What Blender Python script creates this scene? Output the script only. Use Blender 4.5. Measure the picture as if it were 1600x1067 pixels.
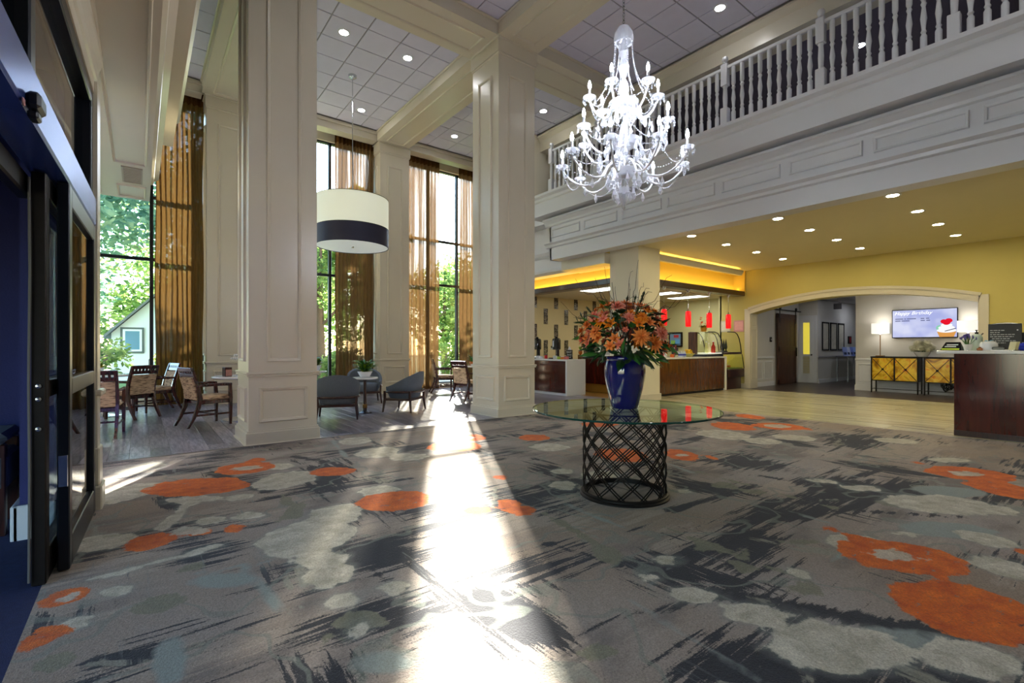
import bpy, math, random
from mathutils import Vector, Matrix

# ------------------------------------------------------------------ scene, camera, sky, sun, exposure
for o in list(bpy.data.objects):
    bpy.data.objects.remove(o)
SC = bpy.context.scene
COL = SC.collection
PI = math.pi
R = math.radians
random.seed(7)

YAW = math.atan2(581.0, 750.0)          # angle between the view axis and the window bays (+Y)
cam_d = bpy.data.cameras.new('camera')
cam_d.sensor_width = 36.0
cam_d.lens = 36.0 * 750.0 / 1600.0
cam_d.shift_y = 8.5 / 1600.0
cam_d.clip_start = 0.05
cam_d.clip_end = 300
cam = bpy.data.objects.new('camera', cam_d)
COL.objects.link(cam)
cam.location = (0, 0, 1.3)
cam.rotation_euler = (R(90), 0, -YAW)
SC.camera = cam

SUN_AZ, SUN_EL = R(29.5), R(25.5)
world = bpy.data.worlds.new('world')
SC.world = world
world.use_nodes = True
wn = world.node_tree
wn.nodes.clear()
w_out = wn.nodes.new('ShaderNodeOutputWorld')
w_bg = wn.nodes.new('ShaderNodeBackground')
w_sky = wn.nodes.new('ShaderNodeTexSky')
w_sky.sky_type = 'NISHITA'
w_sky.sun_disc = False
w_sky.sun_elevation = SUN_EL
w_sky.sun_rotation = SUN_AZ
w_sky.air_density = 1.2
w_sky.dust_density = 0.6
w_sky.ozone_density = 4.0
w_bg.inputs['Strength'].default_value = 1.5
wn.links.new(w_sky.outputs['Color'], w_bg.inputs['Color'])
wn.links.new(w_bg.outputs['Background'], w_out.inputs['Surface'])

sun_d = bpy.data.lights.new('sun', 'SUN')
sun_d.energy = 62.0
sun_d.angle = R(0.8)
sun_d.color = (1.0, 0.93, 0.82)
sun = bpy.data.objects.new('sun', sun_d)
COL.objects.link(sun)
sun_dir = Vector((math.sin(SUN_AZ) * math.cos(SUN_EL), math.cos(SUN_AZ) * math.cos(SUN_EL), math.sin(SUN_EL)))
sun.rotation_euler = sun_dir.to_track_quat('Z', 'Y').to_euler()
sun.location = (20, 40, 25)

vs = SC.view_settings
vs.view_transform = 'Standard'
vs.look = 'None'
vs.gamma = 1.0
vs.use_curve_mapping = False
vs.exposure = 0.0
SC.cycles.use_denoising = True
SC.cycles.max_bounces = 10
SC.cycles.diffuse_bounces = 4
SC.cycles.glossy_bounces = 4
SC.cycles.transmission_bounces = 8
SC.cycles.transparent_max_bounces = 24
SC.cycles.sample_clamp_indirect = 6.0
SC.cycles.caustics_reflective = False
SC.cycles.caustics_refractive = False

# ------------------------------------------------------------------ mesh builder
class MB:
    def __init__(self):
        self.v = []
        self.f = []
    def add(self, vs_, fs_, M=None):
        o = len(self.v)
        if M is not None:
            vs_ = [tuple(M @ Vector(p)) for p in vs_]
        self.v += [tuple(p) for p in vs_]
        self.f += [tuple(i + o for i in f) for f in fs_]
        return self
    def box(self, x0, x1, y0, y1, z0, z1, M=None):
        v = [(x0, y0, z0), (x1, y0, z0), (x1, y1, z0), (x0, y1, z0), (x0, y0, z1), (x1, y0, z1), (x1, y1, z1), (x0, y1, z1)]
        f = [(0, 3, 2, 1), (4, 5, 6, 7), (0, 1, 5, 4), (1, 2, 6, 5), (2, 3, 7, 6), (3, 0, 4, 7)]
        return self.add(v, f, M)
    def cbox(self, x0, x1, y0, y1, z0, z1, c=0.01, M=None):
        v = []
        idx = {}
        X, Y, Z = (x0, x1), (y0, y1), (z0, z1)
        s = (1, -1)
        for i in (0, 1):
            for j in (0, 1):
                for k in (0, 1):
                    p = (X[i], Y[j], Z[k])
                    for a in range(3):
                        q = [p[0] + s[i] * c, p[1] + s[j] * c, p[2] + s[k] * c]
                        q[a] = p[a]
                        idx[(i, j, k, a)] = len(v)
                        v.append(tuple(q))
        f = []
        f.append([idx[(0, j, k, 0)] for j, k in ((0, 0), (0, 1), (1, 1), (1, 0))])
        f.append([idx[(1, j, k, 0)] for j, k in ((0, 0), (1, 0), (1, 1), (0, 1))])
        f.append([idx[(i, 0, k, 1)] for i, k in ((0, 0), (1, 0), (1, 1), (0, 1))])
        f.append([idx[(i, 1, k, 1)] for i, k in ((0, 0), (0, 1), (1, 1), (1, 0))])
        f.append([idx[(i, j, 0, 2)] for i, j in ((0, 0), (0, 1), (1, 1), (1, 0))])
        f.append([idx[(i, j, 1, 2)] for i, j in ((0, 0), (1, 0), (1, 1), (0, 1))])
        for i in (0, 1):
            for j in (0, 1):
                q = [idx[(i, j, 0, 0)], idx[(i, j, 1, 0)], idx[(i, j, 1, 1)], idx[(i, j, 0, 1)]]
                f.append(q if i != j else q[::-1])
                q = [idx[(i, 0, j, 0)], idx[(i, 1, j, 0)], idx[(i, 1, j, 2)], idx[(i, 0, j, 2)]]
                f.append(q if i == j else q[::-1])
                q = [idx[(0, i, j, 1)], idx[(1, i, j, 1)], idx[(1, i, j, 2)], idx[(0, i, j, 2)]]
                f.append(q if i != j else q[::-1])
                for k in (0, 1):
                    t = [idx[(i, j, k, 0)], idx[(i, j, k, 1)], idx[(i, j, k, 2)]]
                    f.append(t if (i + j + k) % 2 else t[::-1])
        return self.add(v, f, M)
    def lathe(self, prof, seg=24, c=(0, 0, 0), M=None, sx=1.0, sy=1.0, ring=None):
        if ring is None: ring = min(prof[0][0], prof[-1][0]) > 0.03 and abs(prof[0][1] - prof[-1][1]) < 1e-6
        v, f = [], []
        n = len(prof)
        for k in range(seg):
            a = 2 * PI * k / seg
            for r, z in prof:
                v.append((c[0] + r * math.cos(a) * sx, c[1] + r * math.sin(a) * sy, c[2] + z))
        for k in range(seg):
            k2 = (k + 1) % seg
            for i in range(n - 1):
                f.append((k * n + i, k2 * n + i, k2 * n + i + 1, k * n + i + 1))
        if ring:
            for k in range(seg):
                k2 = (k + 1) % seg
                f.append((k * n + n - 1, k2 * n + n - 1, k2 * n, k * n))
        if prof[0][0] > 1e-6 and not ring:
            f.append(tuple(k * n for k in range(seg))[::-1])
        if prof[-1][0] > 1e-6 and not ring:
            f.append(tuple(k * n + n - 1 for k in range(seg)))
        return self.add(v, f, M)
    def tube(self, pts, r, seg=8, closed=False, M=None, flat=1.0):
        pts = [Vector(p) for p in pts]
        n = len(pts)
        rs = r if isinstance(r, (list, tuple)) else [r] * n
        v, f = [], []
        up = None
        for i, p in enumerate(pts):
            if closed:
                t = pts[(i + 1) % n] - pts[i - 1]
            else:
                t = pts[min(i + 1, n - 1)] - pts[max(i - 1, 0)]
            if t.length < 1e-9:
                t = Vector((0, 0, 1))
            t.normalize()
            if up is None:
                up = Vector((0, 0, 1)) if abs(t.z) < 0.9 else Vector((1, 0, 0))
            a = up - t * up.dot(t)
            if a.length < 1e-6:
                a = t.orthogonal()
            a.normalize()
            up = a
            b = t.cross(a)
            for k in range(seg):
                g = 2 * PI * k / seg
                v.append(tuple(p + (a * math.cos(g) + b * math.sin(g) * flat) * rs[i]))
        m = n if closed else n - 1
        for i in range(m):
            j = (i + 1) % n
            for k in range(seg):
                k2 = (k + 1) % seg
                f.append((i * seg + k, i * seg + k2, j * seg + k2, j * seg + k))
        if not closed:
            f.append(tuple(range(seg))[::-1])
            f.append(tuple((n - 1) * seg + k for k in range(seg)))
        return self.add(v, f, M)
    def bar(self, p0, p1, w, h, M=None, up=(0, 0, 1)):
        """square bar from p0 to p1, w across, h along up"""
        p0, p1 = Vector(p0), Vector(p1)
        t = (p1 - p0).normalized()
        u = Vector(up)
        if abs(t.dot(u)) > 0.98:
            u = Vector((0, 1, 0))
        s = t.cross(u).normalized()
        u = s.cross(t).normalized()
        v = []
        for p in (p0, p1):
            for a, b in ((-1, -1), (1, -1), (1, 1), (-1, 1)):
                v.append(tuple(p + s * (a * w / 2) + u * (b * h / 2)))
        f = [(0, 1, 2, 3), (7, 6, 5, 4), (0, 4, 5, 1), (1, 5, 6, 2), (2, 6, 7, 3), (3, 7, 4, 0)]
        return self.add(v, f, M)
    def sweep(self, prof, p0, p1, u, w):
        """closed profile of (a, b) in directions u, w, carried from p0 to p1"""
        u, w, p0, p1 = Vector(u), Vector(w), Vector(p0), Vector(p1)
        n = len(prof)
        v = [tuple(p + u * a + w * b) for p in (p0, p1) for a, b in prof]
        f = [(i, (i + 1) % n, n + (i + 1) % n, n + i) for i in range(n)]
        f.append(tuple(range(n))[::-1])
        f.append(tuple(range(n, 2 * n)))
        return self.add(v, f)
    def loft(self, path, rad, seg=8, M=None):
        """tapering rectangular limb: path points, rad=(w,h) per point, local axes x / path"""
        v, f = [], []
        n = len(path)
        for (p, (w, h)) in zip(path, rad):
            for a, b in ((-1, -1), (1, -1), (1, 1), (-1, 1)):
                v.append((p[0] + a * w / 2, p[1] + b * h / 2, p[2]))
        for i in range(n - 1):
            for k in range(4):
                k2 = (k + 1) % 4
                f.append((i * 4 + k, i * 4 + k2, i * 4 + 4 + k2, i * 4 + 4 + k))
        f.append((3, 2, 1, 0))
        f.append(tuple((n - 1) * 4 + k for k in range(4)))
        return self.add(v, f, M)
    def ring(self, x0, x1, z0, z1, w=0.05, h=0.028, M=None):
        """raised moulding frame on the local XZ plane, proud along -Y"""
        rects = [(0, 0), (w * 0.25, h), (w * 0.75, h * 0.75), (w, 0)]
        v, f = [], []
        for d, hh in rects:
            v += [(x0 + d, -hh, z0 + d), (x1 - d, -hh, z0 + d), (x1 - d, -hh, z1 - d), (x0 + d, -hh, z1 - d)]
        for i in range(3):
            for k in range(4):
                k2 = (k + 1) % 4
                f.append((i * 4 + k, i * 4 + k2, i * 4 + 4 + k2, i * 4 + 4 + k))
        return self.add(v, f, M)
    def mesh(self, name, smooth=None):
        me = bpy.data.meshes.new(name)
        me.from_pydata(self.v, [], self.f)
        if smooth is not None:
            me.polygons.foreach_set('use_smooth', [True] * len(me.polygons))
            me.set_sharp_from_angle(angle=R(smooth))
        me.update()
        return me
    def build(self, name, mat, parent=None, smooth=None):
        me = self.mesh(name, smooth)
        return put(name, me, mat, parent)

def put(name, me, mat, parent=None, loc=None, rot=None, scale=None):
    if mat is not None and not me.materials:
        me.materials.append(mat)
    o = bpy.data.objects.new(name, me)
    COL.objects.link(o)
    if parent is not None:
        o.parent = parent
    if loc is not None:
        o.location = loc
    if rot is not None:
        o.rotation_euler = rot
    if scale is not None:
        o.scale = scale
    return o

def tag(o, label=None, cat=None, group=None, kind=None):
    if label: o['label'] = label
    if cat: o['category'] = cat
    if group: o['group'] = group
    if kind: o['kind'] = kind
    return o

def thing(name, label, cat, loc=(0, 0, 0), rz=0.0, group=None, kind=None):
    o = bpy.data.objects.new(name, None)
    o.empty_display_size = 0.1
    COL.objects.link(o)
    o.location = loc
    o.rotation_euler = (0, 0, rz)
    return tag(o, label, cat, group, kind)

def copy_tree(o, parent=None, **kw):
    c = o.copy()
    COL.objects.link(c)
    c.parent = parent
    for ch in list(o.children):
        copy_tree(ch, c)
    if 'loc' in kw: c.location = kw['loc']
    if 'rz' in kw: c.rotation_euler = (0, 0, kw['rz'])
    if 'label' in kw: c['label'] = kw['label']
    return c

def face_dir(dx, dy):
    """rotation about z that turns local +Y to (dx, dy)"""
    return math.atan2(dy, dx) - PI / 2

def rotm(loc=(0, 0, 0), rz=0.0, rx=0.0, ry=0.0):
    return Matrix.Translation(loc) @ Matrix.Rotation(rz, 4, 'Z') @ Matrix.Rotation(ry, 4, 'Y') @ Matrix.Rotation(rx, 4, 'X')

def text(name, body, size, mat, parent, loc, rot, shear=0.0, align='LEFT', ext=0.001):
    c = bpy.data.curves.new(name, 'FONT')
    c.body = body
    c.size = size
    c.shear = shear
    c.align_x = align
    c.extrude = ext
    c.materials.append(mat)
    tmp = bpy.data.objects.new(name, c)
    COL.objects.link(tmp)
    dg = bpy.context.evaluated_depsgraph_get()
    me = bpy.data.meshes.new_from_object(tmp.evaluated_get(dg))
    bpy.data.objects.remove(tmp)
    o = put(name, me, mat, parent, loc, rot)
    return o

def lamp(name, kind, loc, energy, color, parent=None, **kw):
    d = bpy.data.lights.new(name, kind)
    d.energy = energy
    d.color = color
    for k, v in kw.items():
        if k != 'rot':
            setattr(d, k, v)
    o = bpy.data.objects.new(name, d)
    COL.objects.link(o)
    o.location = loc
    if parent: o.parent = parent
    if 'rot' in kw: o.rotation_euler = kw['rot']
    return o

# ------------------------------------------------------------------ materials
MAT = {}
def srgb(r, g, b):
    def f(c):
        c /= 255.0
        return c / 12.92 if c <= 0.04045 else ((c + 0.055) / 1.055) ** 2.4
    return (f(r), f(g), f(b), 1.0)

def mat(name, col, rough=0.5, metal=0.0, var=0.0, vscale=3.0, bump=0.0, bscale=60.0, spec=0.5, emit=None, estr=0.0, trans=0.0, stretch=None, coat=0.0):
    if name in MAT: return MAT[name]
    m = bpy.data.materials.new(name)
    m.use_nodes = True
    nt = m.node_tree
    b = nt.nodes['Principled BSDF']
    b.inputs['Base Color'].default_value = col
    b.inputs['Roughness'].default_value = rough
    b.inputs['Metallic'].default_value = metal
    b.inputs['Specular IOR Level'].default_value = spec
    b.inputs['Coat Weight'].default_value = coat
    b.inputs['Coat Roughness'].default_value = 0.05
    b.inputs['Transmission Weight'].default_value = trans
    if emit:
        b.inputs['Emission Color'].default_value = emit
        b.inputs['Emission Strength'].default_value = estr
    if var or bump:
        tc = nt.nodes.new('ShaderNodeTexCoord')
        src = tc.outputs['Object']
        if stretch:
            mp = nt.nodes.new('ShaderNodeMapping')
            mp.inputs['Scale'].default_value = stretch
            nt.links.new(src, mp.inputs['Vector'])
            src = mp.outputs['Vector']
    if var:
        n = nt.nodes.new('ShaderNodeTexNoise')
        n.inputs['Scale'].default_value = vscale
        n.inputs['Detail'].default_value = 4
        nt.links.new(src, n.inputs['Vector'])
        mx = nt.nodes.new('ShaderNodeMix')
        mx.data_type = 'RGBA'
        k0, k1 = 1 - var, 1 + var
        mx.inputs[6].default_value = (col[0] * k0, col[1] * k0, col[2] * k0, 1)
        mx.inputs[7].default_value = (min(col[0] * k1, 1), min(col[1] * k1, 1), min(col[2] * k1, 1), 1)
        nt.links.new(n.outputs['Fac'], mx.inputs[0])
        nt.links.new(mx.outputs[2], b.inputs['Base Color'])
    if bump:
        n2 = nt.nodes.new('ShaderNodeTexNoise')
        n2.inputs['Scale'].default_value = bscale
        n2.inputs['Detail'].default_value = 3
        nt.links.new(src, n2.inputs['Vector'])
        bp = nt.nodes.new('ShaderNodeBump')
        bp.inputs['Strength'].default_value = bump
        bp.inputs['Distance'].default_value = 0.01
        nt.links.new(n2.outputs['Fac'], bp.inputs['Height'])
        nt.links.new(bp.outputs['Normal'], b.inputs['Normal'])
    MAT[name] = m
    return m

def ramp(nt, fac, stops):
    r = nt.nodes.new('ShaderNodeValToRGB')
    el = r.color_ramp.elements
    while len(el) < len(stops): el.new(0.5)
    for e, (p, c) in zip(el, stops):
        e.position = p
        e.color = c
    nt.links.new(fac, r.inputs['Fac'])
    return r.outputs['Color']

def wood(name, dark, light, rough=0.35, scale=(1, 1, 1), grain=14.0, coat=0.0, rand=False):
    """wood with grain along local Y (after scale)"""
    if name in MAT: return MAT[name]
    m = bpy.data.materials.new(name)
    m.use_nodes = True
    nt = m.node_tree
    b = nt.nodes['Principled BSDF']
    b.inputs['Roughness'].default_value = rough
    b.inputs['Coat Weight'].default_value = coat
    b.inputs['Coat Roughness'].default_value = 0.08
    tc = nt.nodes.new('ShaderNodeTexCoord')
    mp = nt.nodes.new('ShaderNodeMapping')
    mp.inputs['Scale'].default_value = scale
    nt.links.new(tc.outputs['Object'], mp.inputs['Vector'])
    n = nt.nodes.new('ShaderNodeTexNoise')
    n.inputs['Scale'].default_value = grain
    n.inputs['Detail'].default_value = 6
    n.inputs['Distortion'].default_value = 0.6
    nt.links.new(mp.outputs['Vector'], n.inputs['Vector'])
    col = ramp(nt, n.outputs['Fac'], [(0.3, dark), (0.7, light)])
    if rand:
        oi = nt.nodes.new('ShaderNodeObjectInfo')
        hsv = nt.nodes.new('ShaderNodeHueSaturation')
        mr = nt.nodes.new('ShaderNodeMapRange')
        mr.inputs['To Min'].default_value = 0.5
        mr.inputs['To Max'].default_value = 1.7
        nt.links.new(oi.outputs['Random'], mr.inputs['Value'])
        nt.links.new(mr.outputs['Result'], hsv.inputs['Value'])
        nt.links.new(col, hsv.inputs['Color'])
        col = hsv.outputs['Color']
    nt.links.new(col, b.inputs['Base Color'])
    MAT[name] = m
    return m

def glass(name, tint=(1, 1, 1, 1), rough=0.0, ior=1.45, refl=1.0, gcol=(1, 1, 1, 1)):
    """thin clear sheet: see-through with Fresnel reflection"""
    if name in MAT: return MAT[name]
    m = bpy.data.materials.new(name)
    m.use_nodes = True
    nt = m.node_tree
    nt.nodes.clear()
    out = nt.nodes.new('ShaderNodeOutputMaterial')
    tr = nt.nodes.new('ShaderNodeBsdfTransparent')
    tr.inputs['Color'].default_value = tint
    gl = nt.nodes.new('ShaderNodeBsdfGlossy')
    gl.inputs['Roughness'].default_value = rough
    gl.inputs['Color'].default_value = gcol
    fr = nt.nodes.new('ShaderNodeFresnel')
    fr.inputs['IOR'].default_value = ior
    ml = nt.nodes.new('ShaderNodeMath')
    ml.operation = 'MULTIPLY'
    ml.inputs[1].default_value = refl
    mx = nt.nodes.new('ShaderNodeMixShader')
    ge = nt.nodes.new('ShaderNodeNewGeometry')
    fb = nt.nodes.new('ShaderNodeMath')          # the far side of the sheet only passes light on
    fb.operation = 'SUBTRACT'
    fb.inputs[0].default_value = 1.0
    nt.links.new(ge.outputs['Backfacing'], fb.inputs[1])
    f2 = nt.nodes.new('ShaderNodeMath')
    f2.operation = 'MULTIPLY'
    nt.links.new(fr.outputs[0], ml.inputs[0])
    nt.links.new(ml.outputs[0], f2.inputs[0])
    nt.links.new(fb.outputs[0], f2.inputs[1])
    nt.links.new(f2.outputs[0], mx.inputs[0])
    nt.links.new(tr.outputs[0], mx.inputs[1])
    nt.links.new(gl.outputs[0], mx.inputs[2])
    nt.links.new(mx.outputs[0], out.inputs['Surface'])
    MAT[name] = m
    return m

def sheer(name, col, through=0.3, transl=0.45):
    m = bpy.data.materials.new(name)
    m.use_nodes = True
    nt = m.node_tree
    nt.nodes.clear()
    out = nt.nodes.new('ShaderNodeOutputMaterial')
    tr = nt.nodes.new('ShaderNodeBsdfTransparent')
    tr.inputs['Color'].default_value = (0.98, 0.93, 0.84, 1)
    df = nt.nodes.new('ShaderNodeBsdfDiffuse')
    tl = nt.nodes.new('ShaderNodeBsdfTranslucent')
    tc = nt.nodes.new('ShaderNodeTexCoord')
    n = nt.nodes.new('ShaderNodeTexNoise')
    mp = nt.nodes.new('ShaderNodeMapping')
    mp.inputs['Scale'].default_value = (30, 30, 1.2)
    nt.links.new(tc.outputs['Object'], mp.inputs['Vector'])
    nt.links.new(mp.outputs['Vector'], n.inputs['Vector'])
    c = ramp(nt, n.outputs['Fac'], [(0.3, (col[0] * .75, col[1] * .72, col[2] * .68, 1)), (0.7, (col[0] * 1.15, col[1] * 1.12, col[2] * 1.1, 1))])
    nt.links.new(c, df.inputs['Color'])
    nt.links.new(c, tl.inputs['Color'])
    m1 = nt.nodes.new('ShaderNodeMixShader')
    m1.inputs[0].default_value = transl
    nt.links.new(df.outputs[0], m1.inputs[1])
    nt.links.new(tl.outputs[0], m1.inputs[2])
    m2 = nt.nodes.new('ShaderNodeMixShader')
    n2 = nt.nodes.new('ShaderNodeTexNoise')
    n2.inputs['Scale'].default_value = 1.0
    n2.inputs['Detail'].default_value = 2
    mp2 = nt.nodes.new('ShaderNodeMapping')
    mp2.inputs['Scale'].default_value = (16, 0.5, 0.12)
    nt.links.new(tc.outputs['Object'], mp2.inputs['Vector'])
    nt.links.new(mp2.outputs['Vector'], n2.inputs['Vector'])
    tr_f = nt.nodes.new('ShaderNodeMapRange')    # single layers let daylight through, gathered folds do not
    tr_f.inputs['From Min'].default_value = 0.50
    tr_f.inputs['From Max'].default_value = 0.62
    tr_f.inputs['To Min'].default_value = through * 0.12
    tr_f.inputs['To Max'].default_value = through
    nt.links.new(n2.outputs['Fac'], tr_f.inputs['Value'])
    nt.links.new(tr_f.outputs['Result'], m2.inputs[0])
    nt.links.new(m1.outputs[0], m2.inputs[1])
    nt.links.new(tr.outputs[0], m2.inputs[2])
    nt.links.new(m2.outputs[0], out.inputs['Surface'])
    MAT[name] = m
    return m

def emis(name, col, strength):
    if name in MAT: return MAT[name]
    m = bpy.data.materials.new(name)
    m.use_nodes = True
    nt = m.node_tree
    nt.nodes.clear()
    out = nt.nodes.new('ShaderNodeOutputMaterial')
    e = nt.nodes.new('ShaderNodeEmission')
    e.inputs['Color'].default_value = col
    e.inputs['Strength'].default_value = strength
    nt.links.new(e.outputs[0], out.inputs['Surface'])
    MAT[name] = m
    return m

cream = mat('cream_gloss_paint', srgb(208, 200, 180), 0.28, var=0.03, vscale=2.0, spec=0.5)
cream_matte = mat('cream_wall_paint', srgb(224, 216, 192), 0.7, var=0.03)
white_paint = mat('white_trim_paint', srgb(210, 211, 214), 0.4, var=0.02)
grey_wall = mat('pale_grey_wall_paint', srgb(196, 194, 190), 0.7, var=0.03)
yellow_wall = mat('straw_wall_paint', srgb(198, 184, 108), 0.65, var=0.04)
tile_mat = mat('acoustic_tile', srgb(212, 211, 230), 0.9, var=0.04, vscale=6, bump=0.25, bscale=160)
grid_mat = mat('ceiling_grid_metal', srgb(150, 148, 152), 0.5)
dark_metal = mat('dark_bronze_metal', srgb(26, 30, 38), 0.3, metal=0.4)
door_metal = mat('blue_light_tinted_metal', srgb(66, 92, 170), 0.25, metal=0.5)  # blue cast of the entrance daylight put into the header metal colour
black_metal = mat('black_iron', srgb(34, 30, 28), 0.45, metal=0.7, var=0.25, vscale=20)
navy_wall = mat('navy_grasscloth', srgb(38, 42, 96), 0.8, var=0.15, vscale=8, bump=0.2, bscale=90)
navy_carpet = mat('navy_carpet', srgb(28, 40, 84), 0.95, var=0.4, vscale=40, bump=0.6, bscale=250)
steel = mat('brushed_steel', srgb(200, 205, 212), 0.18, metal=1.0)
espresso = wood('espresso_wood', srgb(30, 12, 10), srgb(62, 26, 20), 0.28, (14, 14, 1.5), 3.0, coat=0.3)
mahogany = wood('polished_mahogany', srgb(50, 13, 11), srgb(84, 27, 19), 0.13, (5, 5, 0.6), 2.0, coat=0.6)
brown_panel = wood('walnut_panel', srgb(74, 42, 18), srgb(106, 64, 28), 0.2, (9, 9, 0.8), 2.5, coat=0.5)
barn = wood('barn_door_wood', srgb(40, 20, 10), srgb(92, 52, 28), 0.5, (12, 12, 1), 3.0)
plank_mat = wood('grey_oak_plank', srgb(72, 68, 76), srgb(146, 140, 148), 0.30, (16, 1.4, 1), 2.2, coat=0.15, rand=True)
dark_floor = wood('dark_plank_floor', srgb(46, 38, 36), srgb(84, 72, 66), 0.3, (1.0, 9, 1), 2.0)
quartz = mat('white_quartz', srgb(226, 226, 224), 0.15, var=0.03, vscale=20)
white_ceramic = mat('white_ceramic', srgb(235, 236, 240), 0.15, coat=0.4)

# ------------------------------------------------------------------ the setting: floors
GX = (1.55, 5.6, 9.65)                  # column centres along X
def struct(o, label, cat, **kw):
    return tag(o, label, cat, kind='structure', **kw)

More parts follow.
